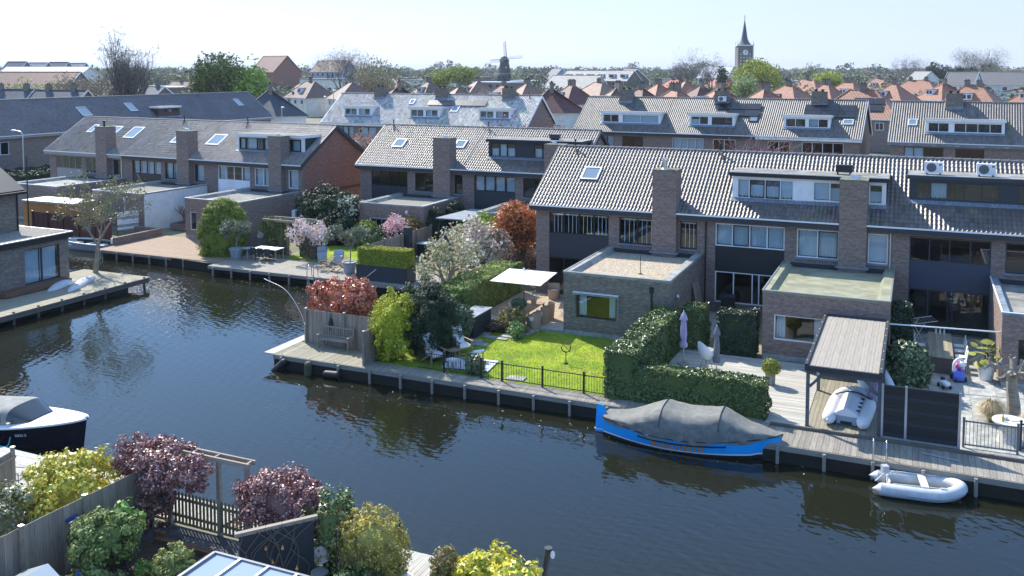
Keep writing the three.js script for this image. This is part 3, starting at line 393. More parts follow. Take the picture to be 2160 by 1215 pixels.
{
  const mk = (th, X, Z, U) => (d) => ({ rot: th, x: X + d * Math.cos(th), z: Z - d * Math.sin(th), U });
  const E = mk(-0.6 * Math.PI / 180, -71.2, -100.6, 9.6), F = mk(-3.2 * Math.PI / 180, -35.5, -98.5, 10.1), G = mk(-3 * Math.PI / 180, -2.4, -95, 10.3);
  const whiteFascia = { fascia: whiteBoard, gutter: white };
  [['left', 2.6], ['mid', 2.9], ['right', 3.0]].forEach(([, dx], i) => rowHouse({ ...E(i * 9.6), label: ['second-street end house with lichen-grey roof, white dormer and no solar panels', 'second-street middle house with lichen-grey roof and five solar panels', 'second-street gable house with pale roof and white barge boards beside red blossom'][i], group: gR, seed: 120 + i, leftEnd: i === 0, rightEnd: i === 2, barge: whiteBoard, frame: anthracite, tiles: tE, tileMaterial: tileMatt, dormer: whiteDormer(dx, 4.3), solar: i === 1 ? [[5.6, 3.7, 5, 1].map((v, k) => (k === 0 ? 4.4 : v))] : [], skylights: i === 1 ? [[1.6, 4.0, 0.7, 0.9, white], [8.2, 2.6, 1.0, 1.2, white]] : [], vents: i === 2 ? [8.2] : [], c1: P4, c2: ['blind', 'blind'], ...whiteFascia }));
  rowHouse({ ...F(0), label: 'second-street end house with long white dormer closed by grey shutters', group: gR, seed: 130, leftEnd: true, tiles: tF, frame: anthracite, c1: P4, dormer: whiteDormer(2.8, 6.9, { wins: [[3.0, 4.9, [1, 1], 7.0, ['none', 'none'], []], [5.3, 9.5, [1, 1], 7.0, ['blind', 'blind'], []]] }) });
  rowHouse({ ...F(10.1), label: 'second-street middle house with half black, half white dormer and solar panels', group: gR, seed: 131, tiles: tF, frame: white, c1: P4, dormer: whiteDormer(2.8, 4.9, { wins: [[3.0, 4.9, [1, 1], 7.0, ['half', 'none'], []], [5.2, 7.5, [1], 6.95, ['slats'], []]] }), solar: [[5.0, 4.1, 3, 1], [6.65, 3.0, 2, 1]], skylights: [[6.6, 2.0, 1.0, 1.0, white], [9.0, 2.2, 0.9, 0.9, brownPaint]] });
  rowHouse({ ...F(20.2), label: 'second-street gable house with white dormer and a wide field of ten solar panels', group: gR, seed: 132, rightEnd: true, tiles: tF, frame: white, fascia: whiteBoard, c1: ['none', 'none', 'none', 'none'], wins: { w1: [4.6, 8.6], w2: [1.2, 3.4], w3: null }, clad: whiteBoard, cladBoards: false, dormer: whiteDormer(2.6, 4.6), solar: [[4.4, 3.1, 3, 2]], skylights: [[8.3, 2.1, 1.0, 0.8, white]] });
  rowHouse({ ...G(0), label: 'second-street house with long white six-pane dormer behind the air conditioners', group: gR, seed: 133, leftEnd: true, tiles: tF, fascia: leadMat, frame: anthracite, c1: ['blind', 'blind', 'none', 'none'], dormer: whiteDormer(3.0, 6.6, { wins: [[3.2, 5.0, [1, 1], 7.0, ['none', 'none'], []], [5.4, 9.4, [1, 1, 1, 1], 7.0, ['none', 'none', 'none', 'none'], []]] }), skylights: [[1.4, 2.4, 0.8, 0.9, white]] });
  rowHouse({ ...G(10.3), label: 'second-street house reaching out of the picture past the six-pane dormer', group: gR, seed: 134, rightEnd: true, tiles: tF, fascia: leadMat, frame: anthracite, dormer: whiteDormer(3.0, 4.5) });
  const gS = 'chimneys on the second street ridges', cl = 'brick ridge chimney with mossy cap and two black pots';
  for (const [f, d] of [[E, 6.2], [E, 15.4], [E, 24.8], [F, 4.6], [F, 15.6], [F, 25.8], [G, 5.3]]) { const p = f(d), q = f(0); stack(p.x - Math.sin(q.rot) * 4.1, 9.75, p.z - 4.1, cl, gS); }
  airUnit(F(15.6).x + 0.4, 9.35, F(15.6).z - 3.2, 0, 'white air conditioner on the ridge chimney between the solar panels');
}
// the dark roofed block standing across the end of the gardens on the far side
{
  const tD = { base: [0.10, 0.10, 0.115], vary: 0.2 };
  const L = [['dark-roofed side-street house with wide white dormer', { x: [0.8, 6.2], wins: [[1.6, 5.4, [1, 1, 1], 7.0, ['none', 'none', 'none'], []]] }], ['dark-roofed side-street house with one roof window behind the pale roof ridge', null], ['dark-roofed side-street house with a small brown dormer', { x: [4.6, 8.6], wins: [[5.6, 8.2, [1, 1, 1], 7.0, ['none', 'pleat', 'none'], []]] }], ['dark-roofed side-street end house with roof window near the gable', null]];
  L.forEach(([label, d], i) => terraceHouse({ he: 5.4, hr: 9.3, dp: 4.5, ext: null, ridge: false, x: -94.2, z: -64 - i * 13.7, rot: Math.PI / 2, U: 13.7, seed: 150 + i, label, group: 'houses of the dark side street', leftEnd: i === 0, rightEnd: i === 3, tiles: { fine: false, tw: 0.24, course: 0.36, ...tD }, fascia: greyPaint, wins: { w1: [1.2, 4.6], w2: [6.4, 8.6], w3: null }, low: [1, 1, 1, 1], frame: white, c1: P4,
    dormer: d && { y0: 6.4, y1: 7.6, face: i === 2 ? brownPaint : whiteBoard, frame: i === 2 ? brownPaint : white, cheek: i === 2 ? brownPaint : whiteBoard, roofEdge: whiteBoard, trim: white, ...d }, skylights: i === 1 ? [[6.5, 2.6, 1.5, 1.7, zinc]] : i === 3 ? [[8.5, 3.0, 1.2, 1.6, zinc]] : i === 2 ? [[0.8, 3.0, 1.3, 1.7, zinc]] : [] }));
}
// ---------------------------------------------------------------- plants
const leafMat = PH({ vertexColors: true, roughness: 0.62, transmission: 0.28, thickness: 0, specularIntensity: 0.6 }), leafGloss = PH({ vertexColors: true, roughness: 0.38, transmission: 0.15, thickness: 0 }), leafFar = S({ vertexColors: true, roughness: 0.9 });
const bark = S({ map: woodTex([0.26, 0.22, 0.18], [0.44, 0.39, 0.33], 61), roughness: 0.95 }), barkPale = S({ map: woodTex([0.44, 0.41, 0.36], [0.66, 0.62, 0.55], 62), roughness: 0.95 }), twigDark = S({ color: rgb(0.035, 0.032, 0.018), roughness: 1 }), twigGrey = S({ color: rgb(0.15, 0.13, 0.11), roughness: 1 });
// n leaves; at(r) gives [x, y, z, nx, ny, nz]; cols: list of [r, g, b] or fn(point, r)
function leaves(r, n, at, size, cols, { long = 1.6, flat = 0.55 } = {}) {
  const P = new Float32Array(n * 18), C = new Float32Array(n * 18), N = new Float32Array(n * 18), nv = V(), tv = V(), bv = V(), a = V(), q = V();
  for (let i = 0; i < n; i++) {
    const p = at(r); nv.set(p[3], p[4], p[5]).multiplyScalar(flat).add(q.set(r() * 2 - 1, r() * 2 - 1, r() * 2 - 1).multiplyScalar(1 - flat)).normalize();
    tv.set(r() * 2 - 1, r() * 2 - 1, r() * 2 - 1).cross(nv).normalize(); bv.crossVectors(nv, tv);
    const s = size * (0.65 + 0.7 * r()), l = s * long * 0.5, w = s * 0.5;
    const c = typeof cols === 'function' ? cols(p, r) : cols[Math.floor(r() * cols.length)], k = (0.82 + 0.36 * r()) * 1.3;
    const quad = [[-l, 0], [0, -w], [l, 0], [-l, 0], [l, 0], [0, w]];
    quad.forEach(([u, v], m) => { const o = i * 18 + m * 3; P[o] = p[0] + tv.x * u + bv.x * v; P[o + 1] = p[1] + tv.y * u + bv.y * v; P[o + 2] = p[2] + tv.z * u + bv.z * v; N[o] = nv.x; N[o + 1] = nv.y; N[o + 2] = nv.z; for (let e = 0; e < 3; e++) C[o + e] = Math.min(0.85, c[e] * k); });
  }
  const g = new THREE.BufferGeometry(); g.setAttribute('position', new THREE.BufferAttribute(P, 3)); g.setAttribute('normal', new THREE.BufferAttribute(N, 3)); g.setAttribute('color', new THREE.BufferAttribute(C, 3)); return g;
}
const put = (geo, name, mat, parent) => { const m = new THREE.Mesh(geo, mat); m.name = name; parent.add(m); return m; };
// lumps give an uneven outline
function lumpy(seed, amt) { const r = rng(seed), d = []; for (let i = 0; i < 14; i++) d.push([V(r() * 2 - 1, r() * 2 - 1, r() * 2 - 1).normalize(), (r() - 0.35) * amt, 3 + r() * 6]); return (v) => { let s = 1; for (const [k, a, e] of d) { const c = k.dot(v); if (c > 0) s += a * Math.pow(c, e * 2); } return s; }; }
const egg = (L, k) => (v) => L(v) * (1 - k * v.y * (v.y > 0 ? 1 : 0.25));
const ball = (r, rx, ry, rz, lump, cy, shell = 0.28, low = -0.9) => { const v = V(); for (;;) { v.set(r() * 2 - 1, r() * 2 - 1, r() * 2 - 1); const l = v.length(); if (l > 1 || l < 0.05) continue; v.divideScalar(l); if (v.y < low) continue; const k = lump(v) * (1 - shell * r() * r()); return [v.x * rx * k, cy + v.y * ry * k, v.z * rz * k, v.x, v.y, v.z]; } };
// leaves gathered in clumps of different size that stand out of the outline or fall back
function clumps(seed, rx, ry, rz, lump, cy, { n = 90, rad = 0.2, deep = 0.34, out = 0.1, low = -0.92 } = {}) {
  const r = rng(seed * 17 + 3), C = [], m = Math.pow(rx * ry * rz, 1 / 3), v = V();
  while (C.length < n) { v.set(r() * 2 - 1, r() * 2 - 1, r() * 2 - 1); const l = v.length(); if (l > 1 || l < 0.1) continue; v.divideScalar(l); if (v.y < low) continue; const k = lump(v) * (1 + out * r() - deep * r() * r()); C.push([v.x * rx * k, cy + v.y * ry * k, v.z * rz * k, m * rad * (0.55 + 0.9 * r()), v.x, v.y, v.z]); }
  return (q) => { const c = C[Math.floor(q() * C.length)]; v.set(q() * 2 - 1, q() * 2 - 1, q() * 2 - 1); const l = Math.max(0.2, v.length()), k = c[3] * (0.55 + 0.6 * q()) / l; const x = v.x / l * 0.7 + c[4] * 0.5, y = v.y / l * 0.7 + c[5] * 0.5 + 0.1, z = v.z / l * 0.7 + c[6] * 0.5; return [c[0] + v.x * k, Math.max(0.02, c[1] + v.y * k), c[2] + v.z * k, x, y, z]; };
}
const gBush = 'garden shrubs';
const meanMat = (cols) => { const a = typeof cols === 'function' ? DARK : cols, m = [0, 1, 2].map((i) => a.reduce((q, c) => q + c[i], 0) / a.length); return S({ color: rgb(...m), roughness: 1, bumpMap: gravelBump, bumpScale: 0.03 }); };
function coreBall(rx, ry, rz, cy, lump, k = 0.78) { const g = new THREE.IcosahedronGeometry(1, 3), p = g.attributes.position, v = V(); for (let i = 0; i < p.count; i++) { v.fromBufferAttribute(p, i).normalize(); const s = lump(v) * k; p.setXYZ(i, v.x * rx * s, cy + v.y * ry * s, v.z * rz * s); } g.computeVertexNormals(); return g; }
// a rounded shrub; r = radii, leaf colours, n leaves
function shrub(name, label, x, z, [rx, ry, rz], cols, { n = 5000, size = 0.07, seed = 1, lump = 0.35, y = 0, cy = null, mat = leafMat, core = twigDark, shell = 0.28, long = 1.6, flat = 0.55, category = 'shrub', group, low = -0.92, ry0 = 0, coreK = 0.6, clump = 0.2, nc = 110, stems = true, out = 0.1, eggK = 0 } = {}) {
  const t = thing(name, label, category, x, y, z, ry0, group), L = eggK ? egg(lumpy(seed, lump), eggK) : lumpy(seed, lump), r = rng(seed * 13 + 5), c = cy ?? ry * 0.92;
  put(leaves(r, n, clump ? clumps(seed, rx, ry, rz, L, c, { n: nc, rad: clump, deep: shell * 1.7, out, low }) : (q) => ball(q, rx, ry, rz, L, c, shell, low), size, cols, { long, flat }), 'foliage', mat, t);
  if (core) put(coreBall(rx, ry, rz, c, L, coreK), 'inner_foliage', meanMat(cols), t);
  if (stems) { const b = nb(); for (let i = 0; i < 5; i++) { const a = i * 1.26 + r(), e = 0.3 * Math.min(rx, rz); b.rod(V(Math.cos(a) * e * 0.4, -0.05, Math.sin(a) * e * 0.4), V(Math.cos(a) * e * 1.4, c * 0.9, Math.sin(a) * e * 1.4), 0.03, 0.015, 5); } b.mesh('stems', bark, t); }
  return t;
}
// a clipped hedge: boxes [x0, x1, z0, z1, h], world coordinates
function hedge(name, label, boxes, cols, { n = 300, size = 0.07, seed = 1, mat = leafMat, rough = 0.08, base = 0, y = 0, flat = 0.5, category = 'hedge', topCols = null } = {}) {
  const [X, Z] = [(boxes[0][0] + boxes[0][1]) / 2, (boxes[0][2] + boxes[0][3]) / 2], t = thing(name, label, category, X, y, Z), r = rng(seed * 7 + 3), nz = noise2(seed, 32), core = nb(), parts = [];
  for (const [x0, x1, z0, z1, h] of boxes) {
    const w = x1 - x0, d = z1 - z0, H = h - base, areas = [w * d, d * H, d * H, w * H, w * H], tot = areas.reduce((a, b) => a + b, 0), bump = (a, b) => (nz(a * 1.7, b * 1.7) - 0.5) * 2.4 * rough + (nz(a * 6, b * 6 + 7) - 0.5) * rough;
    parts.push(leaves(r, Math.round(tot * n), (q) => { let k = q() * tot, i = 0; while (i < 4 && k > areas[i]) k -= areas[i++]; const a = q(), b = q(), e = -0.06 * q(); let p;
      if (i === 0) { p = [x0 + a * w, h + bump(x0 + a * w, z0 + b * d) + e, z0 + b * d, 0, 1, 0]; } else if (i < 3) { const s = i === 1 ? -1 : 1; p = [(s < 0 ? x0 : x1) + s * (bump(z0 + b * d, a * H + 9) + e), base + a * H, z0 + b * d, s, 0.15, 0]; } else { const s = i === 3 ? -1 : 1; p = [x0 + b * w, base + a * H, (s < 0 ? z0 : z1) + s * (bump(x0 + b * w, a * H + 5) + e), 0, 0.15, s]; }
      const ed = 0.12; if (p[1] > h - ed && i) { const f = (p[1] - h + ed) / ed * 0.07; p[0] -= p[3] * f; p[2] -= p[5] * f; }
      p[0] -= X; p[2] -= Z; return p; }, size, topCols ? (p, q) => (p[4] > 0.8 || (p[1] > h - 0.22 && q() < 0.6) ? topCols : cols)[Math.floor(q() * cols.length)] : cols, { flat }));
    core.box(x0 - X + 0.09, x1 - X - 0.09, base ? base : -0.05, h - 0.09, z0 - Z + 0.09, z1 - Z - 0.09);
  }
  const g = parts.length > 1 ? mergeGeometries(parts) : parts[0]; put(g, 'foliage', mat, t); core.mesh('inner_foliage', meanMat(cols), t); return t;
}
// a branching tree; returns the tips
function limbs(b, r, p, dir, len, rad, level, o, tips) {
  const segs = level === 0 ? 3 : 2; let a = p.clone(), d = dir.clone(), rr = rad;
  for (let i = 0; i < segs; i++) { const e = a.clone().addScaledVector(d, len / segs), r1 = rr * (1 - 0.42 / segs); b.rod(a, e, rr, r1, level === 0 ? 8 : level === 1 ? 5 : 3); a = e; rr = r1; d.add(V((r() - 0.5) * o.bend, (r() - 0.5) * o.bend + o.lift * 0.12, (r() - 0.5) * o.bend)).normalize();
    if (level > 0 && level < o.levels && i < segs - 1 && r() < 0.7) { const n = side(d, r, o.spread); limbs(b, r, a, n, len * o.ratio * 0.8, rr * 0.6, level + 1, o, tips); } }
  if (level >= o.levels) { tips.push(a); return; }
  const kids = o.kids[Math.min(level, o.kids.length - 1)];
  for (let i = 0; i < kids; i++) { const n = side(d, r, o.spread, i / kids * 6.28 + r()); n.y += o.lift * 0.3; n.normalize(); limbs(b, r, a.clone().addScaledVector(d, -len * 0.12 * r()), n, len * o.ratio * (0.75 + 0.5 * r()), rr * (0.62 + 0.15 * r()), level + 1, o, tips); }
}
function side(d, r, spread, ang = r() * 6.28) { const u = V(0.31, 0.2, 0.93).cross(d).normalize(), w = V().crossVectors(d, u), s = spread * (0.7 + 0.6 * r()); return d.clone().multiplyScalar(Math.cos(s)).addScaledVector(u, Math.sin(s) * Math.cos(ang)).addScaledVector(w, Math.sin(s) * Math.sin(ang)).normalize(); }
function tree(name, label, x, z, height, { seed = 1, trunk = 0.28, rad = 0.12, levels = 4, kids = [4, 3, 3, 3], spread = 0.6, ratio = 0.68, bend = 0.25, lift = 0.5, mat = bark, leaf = null, y = 0, group, lean = V(0.02, 1, 0.02), squash = 1 } = {}) {
  const t = thing(name, label, 'tree', x, y, z, 0, group), r = rng(seed * 31 + 9), b = nb(), tips = [], o = { levels, kids, spread, ratio, bend, lift };
  let sum = trunk, l = trunk; for (let i = 0; i < levels; i++) { l *= ratio * 0.92; sum += l; }
  limbs(b, r, V(0, -0.1, 0), lean.clone().normalize(), trunk, rad / height, 0, o, tips);
  const g = b.geo(); g.computeBoundingBox(); const s = height / g.boundingBox.max.y; g.scale(s * squash, s, s * squash); g.computeVertexNormals();
  const m = new THREE.Mesh(g, mat); m.name = 'trunk'; t.add(m);
  if (leaf) { for (const q of tips) q.set(q.x * s * squash, q.y * s, q.z * s * squash); const { n, size, cols, spread: sp = 0.35, mat: lm = leafMat, name: ln = 'crown', long, flat = 0.2 } = leaf;
    put(leaves(r, n, (q) => { const p = tips[Math.floor(q() * tips.length)]; const dx = (q() + q() - 1) * sp, dy = (q() + q() - 1) * sp, dz = (q() + q() - 1) * sp; return [p.x + dx, p.y + dy, p.z + dz, dx, dy + 0.1, dz]; }, size, cols, { long, flat }), ln, lm, t); }
  return t;
}
// flower pot
function pot(t, r, h, mat, name = 'pot') { nb().lathe([[0.01, 0], [r * 0.72, 0], [r, h], [r * 1.06, h], [r * 1.06, h * 0.9], [r * 1.02, h * 0.88], [r * 1.0, h * 1.0], [r * 0.9, h * 0.97], [r * 0.88, h * 0.9], [0.01, h * 0.9]]).mesh(name, mat, t); }
const GREEN = [[0.05, 0.10, 0.02], [0.07, 0.13, 0.03], [0.04, 0.08, 0.02]], LIME = [[0.22, 0.32, 0.03], [0.30, 0.40, 0.05], [0.16, 0.25, 0.03]], YELLOWG = [[0.48, 0.48, 0.03], [0.55, 0.52, 0.03], [0.33, 0.39, 0.03]], DARK = [[0.022, 0.045, 0.018], [0.03, 0.06, 0.022], [0.018, 0.035, 0.015]], GREYG = [[0.10, 0.14, 0.07], [0.14, 0.18, 0.10], [0.07, 0.10, 0.05]], REDL = [[0.48, 0.12, 0.06], [0.56, 0.20, 0.09], [0.32, 0.08, 0.06], [0.44, 0.26, 0.10], [0.5, 0.16, 0.12]], MAROON = [[0.20, 0.08, 0.075], [0.34, 0.17, 0.15], [0.13, 0.06, 0.045], [0.46, 0.31, 0.26], [0.28, 0.10, 0.10]], BLOSSOM = [[0.66, 0.50, 0.46], [0.72, 0.60, 0.54], [0.55, 0.38, 0.36]], ORANGE = [[0.42, 0.17, 0.06], [0.48, 0.22, 0.09], [0.34, 0.12, 0.05]];

// gardens on the far bank, first house
hedge('clipped_hedge', 'long light green clipped hedge leading from the water to the house wall', [[-22.5, -20.75, -48.6, -41.2, 1.75], [-22.7, -21.0, -41.2, -39.0, 1.55]], [[0.16, 0.22, 0.045], [0.22, 0.27, 0.06], [0.11, 0.17, 0.035], [0.30, 0.33, 0.10]], { n: 620, size: 0.06, seed: 3, rough: 0.09 });
hedge('clipped_hedge', 'dark green clipped hedge bending round the lawn and along the water by the blue boat', [[-11.0, -9.75, -41.7, -33.9, 1.85], [-9.9, -4.85, -35.0, -33.95, 1.32], [-9.75, -8.7, -42.6, -41.5, 1.95]], [[0.07, 0.11, 0.028], [0.10, 0.145, 0.038], [0.055, 0.085, 0.022], [0.14, 0.18, 0.045]], { n: 950, size: 0.052, seed: 4, mat: leafGloss, rough: 0.12 });
hedge('clipped_hedge', 'short square dark hedge beside the brick extension, with orange leaf patches', [[-8.1, -6.35, -42.3, -41.35, 1.95]], (p, r) => (p[1] > 1.2 && p[1] < 1.62 && Math.abs(p[0] + 0.1) < 0.45 && p[2] > 0.3 && r() < 0.62 ? [0.62, 0.28, 0.05] : DARK[Math.floor(r() * 3)]), { n: 950, size: 0.052, seed: 5, mat: leafGloss, rough: 0.12 });
shrub('red_photinia', 'red-leaved photinia hedge growing above the grey board fence', -25.05, -36.75, [1.75, 0.95, 0.9], REDL, { n: 14000, size: 0.075, seed: 6, cy: 1.85, nc: 150, clump: 0.17, lump: 0.3, core: twigDark, shell: 0.4, mat: leafGloss, group: gBush });
shrub('golden_shrub', 'yellow-green upright golden shrub at the end of the board fence', -21.1, -34.75, [1.05, 1.55, 0.85], [...YELLOWG, [0.16, 0.2, 0.03]], { n: 15000, size: 0.05, seed: 7, cy: 1.5, lump: 0.45, nc: 150, clump: 0.16, shell: 0.45, group: gBush });
shrub('dark_yew', 'tall dark green yew beside the yellow shrub', -19.7, -35.9, [1.2, 1.6, 1.15], DARK, { n: 24000, size: 0.042, seed: 8, cy: 1.5, nc: 160, clump: 0.17, lump: 0.4, shell: 0.3, long: 2.6, group: gBush });
shrub('dark_yew', 'second dark yew bush growing behind the tall yew', -20.9, -37.0, [1.1, 1.5, 1.1], DARK, { n: 12000, size: 0.045, seed: 88, cy: 1.45, lump: 0.4, shell: 0.3, long: 2.6, group: gBush });
shrub('grey_evergreen', 'clipped grey-green evergreen dome beside the dark garden box', -20.0, -38.4, [0.95, 0.95, 0.9], [...GREYG, [0.05, 0.08, 0.04]], { clump: 0.1, nc: 420, out: 0.05, coreK: 0.8, n: 9000, size: 0.075, seed: 9, cy: 0.85, lump: 0.18, shell: 0.16, mat: leafGloss, group: gBush });
shrub('twiggy_shrub', 'straw-coloured twiggy shrub in the border before the patio', -17.9, -40.9, [0.75, 0.62, 0.55], [[0.34, 0.24, 0.10], [0.26, 0.19, 0.08], [0.22, 0.24, 0.06]], { n: 3000, size: 0.05, seed: 10, cy: 0.5, lump: 0.4, shell: 0.7, core: null, long: 3.2, group: gBush });
shrub('low_border_plant', 'dark low ground cover between the garden box and the stepping stones', -18.9, -40.6, [0.75, 0.3, 0.6], [[0.10, 0.06, 0.04], [0.06, 0.07, 0.03]], { n: 1600, size: 0.07, seed: 12, cy: 0.2, shell: 0.5, group: gBush });
shrub('low_border_plant', 'small leafy green plant on the lawn before the straw-coloured shrub', -17.35, -39.9, [0.42, 0.36, 0.4], [[0.16, 0.24, 0.07], [0.22, 0.3, 0.1]], { n: 900, size: 0.08, seed: 13, cy: 0.36, shell: 0.6, core: null, group: gBush });
shrub('rhododendron', 'small pale-edged evergreen bush behind the black railing by the deck chairs', -16.95, -34.5, [0.45, 0.42, 0.42], [[0.16, 0.2, 0.08], [0.08, 0.12, 0.04], [0.3, 0.32, 0.2]], { n: 900, size: 0.1, seed: 14, cy: 0.4, shell: 0.5, core: null, mat: leafGloss, group: gBush });
shrub('oleander_bush', 'round glossy grey-green bush beside the canopy and the dark panel fence', -0.12, -39.6, [0.88, 1.05, 0.85], [[0.10, 0.15, 0.06], [0.15, 0.21, 0.10], [0.05, 0.08, 0.03]], { clump: 0.1, nc: 420, out: 0.05, coreK: 0.8, n: 9500, size: 0.075, seed: 15, cy: 0.92, lump: 0.2, shell: 0.28, mat: leafGloss, long: 2.2, group: gBush });
hedge('wall_ivy', 'dark ivy column against the extension corner behind the round bush', [[-0.85, -0.05, -44.3, -43.2, 2.5]], DARK, { n: 420, size: 0.07, seed: 16, mat: leafGloss, rough: 0.12, category: 'ivy' });
// second and third garden
shrub('clipped_conifer', 'large egg-shaped golden-green conifer on the brown deck', -44.3, -50.5, [1.72, 3.6, 1.6], [[0.20, 0.24, 0.03], [0.27, 0.30, 0.04], [0.13, 0.17, 0.03]], { clump: 0.09, nc: 700, out: 0.04, coreK: 0.85, eggK: 0.46, n: 38000, size: 0.055, seed: 17, cy: 1.75, lump: 0.03, shell: 0.14, long: 2.2, group: gBush, });
hedge('golden_hedge', 'bright yellow-green clipped hedge in a dark planter box', [[-31.2, -27.75, -48.35, -47.35, 2.0]], [[0.30, 0.31, 0.028], [0.37, 0.36, 0.03], [0.22, 0.25, 0.025]], { n: 800, size: 0.055, seed: 18, rough: 0.05, base: 0.92 });
shrub('box_ball', 'small golden clipped ball by the extension of the set-back house', -36.2, -56.2, [0.95, 1.05, 0.95], [[0.16, 0.2, 0.03], [0.22, 0.26, 0.03]], { clump: 0.1, nc: 420, out: 0.05, coreK: 0.8, n: 5000, size: 0.07, seed: 19, lump: 0.08, shell: 0.12, group: gBush });
shrub('evergreen_mass', 'dark evergreen thicket against the gable wall', -41.3, -58.6, [2.3, 2.0, 1.9], DARK, { n: 9000, size: 0.11, seed: 20, lump: 0.35, shell: 0.35, group: gBush });
shrub('evergreen_mass', 'dark rounded evergreen below the gable thicket', -39.2, -56.8, [1.5, 1.2, 1.4], DARK, { n: 5000, size: 0.1, seed: 21, lump: 0.3, shell: 0.35, group: gBush });
shrub('evergreen_mass', 'grey-green bush behind the potted olive tree', -34.4, -54.6, [0.95, 0.95, 0.9], [[0.07, 0.1, 0.04], [0.1, 0.14, 0.06]], { n: 3000, size: 0.09, seed: 22, group: gBush });
tree('camellia', 'white-flowering slender shrub at the brick extension corner', -38.7, -58.0, 3.2, { seed: 23, rad: 0.3, levels: 3, spread: 0.4, leaf: { n: 1600, size: 0.15, spread: 0.5, cols: [[0.05, 0.08, 0.03], [0.05, 0.08, 0.03], [0.66, 0.62, 0.52]] } });
tree('blossom_tree', 'small white and pink blossom tree beside the pergola', -37.4, -51.6, 2.6, { seed: 24, rad: 0.3, levels: 3, spread: 0.65, leaf: { n: 2600, size: 0.11, spread: 0.42, cols: [...BLOSSOM, [0.7, 0.62, 0.58]] } });
tree('blossom_tree', 'pink blossom bush behind the board fence', -33.6, -55.7, 2.4, { seed: 25, rad: 0.25, levels: 3, spread: 0.5, leaf: { n: 1300, size: 0.12, spread: 0.4, cols: [[0.6, 0.36, 0.38], [0.66, 0.46, 0.44]] } });
tree('magnolia_tree', 'spreading cream magnolia with bare pale limbs at the end of the light hedge', -23.2, -43.8, 4.3, { seed: 26, trunk: 0.34, rad: 0.34, levels: 4, kids: [3, 3, 3, 2], spread: 0.75, ratio: 0.72, lift: 0.25, mat: barkPale, squash: 0.74, leaf: { n: 2300, size: 0.11, spread: 0.34, cols: [[0.62, 0.55, 0.42], [0.58, 0.50, 0.36], [0.22, 0.24, 0.08], [0.3, 0.3, 0.1]] } });
tree('magnolia_tree', 'dense pink-white magnolia behind the bare-limbed one', -24.2, -50.6, 3.6, { seed: 27, rad: 0.3, levels: 4, kids: [4, 3, 3, 2], spread: 0.6, leaf: { n: 5200, size: 0.14, spread: 0.5, cols: [...BLOSSOM, [0.55, 0.5, 0.4], [0.2, 0.22, 0.08]] } });
shrub('pink_shrub', 'low pink flowering shrub at the back of the light hedge', -22.9, -53.4, [1.3, 1.15, 1.1], [[0.52, 0.36, 0.36], [0.60, 0.46, 0.44], [0.2, 0.2, 0.08]], { n: 3000, size: 0.12, seed: 28, shell: 0.5, group: gBush });
tree('lime_tree', 'round bright green small tree before the open extension', -26.1, -53.2, 3.3, { seed: 29, rad: 0.3, levels: 4, kids: [4, 3, 3, 2], spread: 0.5, leaf: { n: 5200, size: 0.14, spread: 0.45, cols: LIME } });
shrub('yellow_leaf_shrub', 'yellow-leaved shrub between the blossom and the light hedge', -21.7, -54.4, [0.85, 1.1, 0.8], [[0.34, 0.34, 0.05], [0.24, 0.3, 0.06], [0.4, 0.38, 0.08]], { n: 2200, size: 0.14, seed: 30, shell: 0.5, mat: leafGloss, group: gBush });
tree('bronze_maple', 'orange-leaved maple against the corner of the white-barred house', -22.3, -52.2, 4.5, { seed: 31, rad: 0.3, levels: 4, kids: [4, 3, 3, 2], spread: 0.5, leaf: { n: 7000, size: 0.13, spread: 0.42, cols: ORANGE } });
shrub('topiary_ball', 'dark clipped climber on the extension side wall', -31.9, -58.6, [0.7, 1.45, 0.8], DARK, { n: 4000, size: 0.09, seed: 32, lump: 0.1, shell: 0.2, group: gBush });
shrub('topiary_ball', 'dark clipped climber nearer the house on the extension side wall', -31.5, -60.9, [0.7, 1.55, 0.8], DARK, { n: 4000, size: 0.09, seed: 33, lump: 0.1, shell: 0.2, group: gBush });
shrub('bronze_shrub', 'bronze clipped dome above the board fence', -33.2, -57.0, [0.95, 0.75, 0.8], [[0.26, 0.15, 0.05], [0.3, 0.2, 0.07], [0.2, 0.17, 0.05]], { n: 3000, size: 0.08, seed: 34, cy: 1.55, group: gBush });
// leaning willow on the left jetty
tree('leaning_tree', 'leaning twiggy grey tree on the tip of the side jetty', -47.6, -42.3, 6.4, { seed: 35, trunk: 0.42, rad: 0.26, levels: 4, kids: [3, 3, 3, 3], spread: 0.65, ratio: 0.7, lift: 0.3, mat: barkPale, lean: V(0.16, 1, -0.1), squash: 0.75, leaf: { n: 2800, size: 0.07, spread: 0.4, cols: [[0.22, 0.22, 0.09], [0.26, 0.24, 0.12]], long: 2.5 } });
// small bare shrubs before the white rendered wall
for (const [x, z, h, s] of [[-54.3, -57.4, 1.5, 36], [-54.6, -58.8, 2.0, 37]]) tree('bare_shrub', 'bare espaliered shrub in the planter before the white wall', x, z, h, { seed: s, y: 0.45, rad: 0.12, levels: 3, spread: 0.7, mat: twigGrey, group: 'bare shrubs by the white wall' });
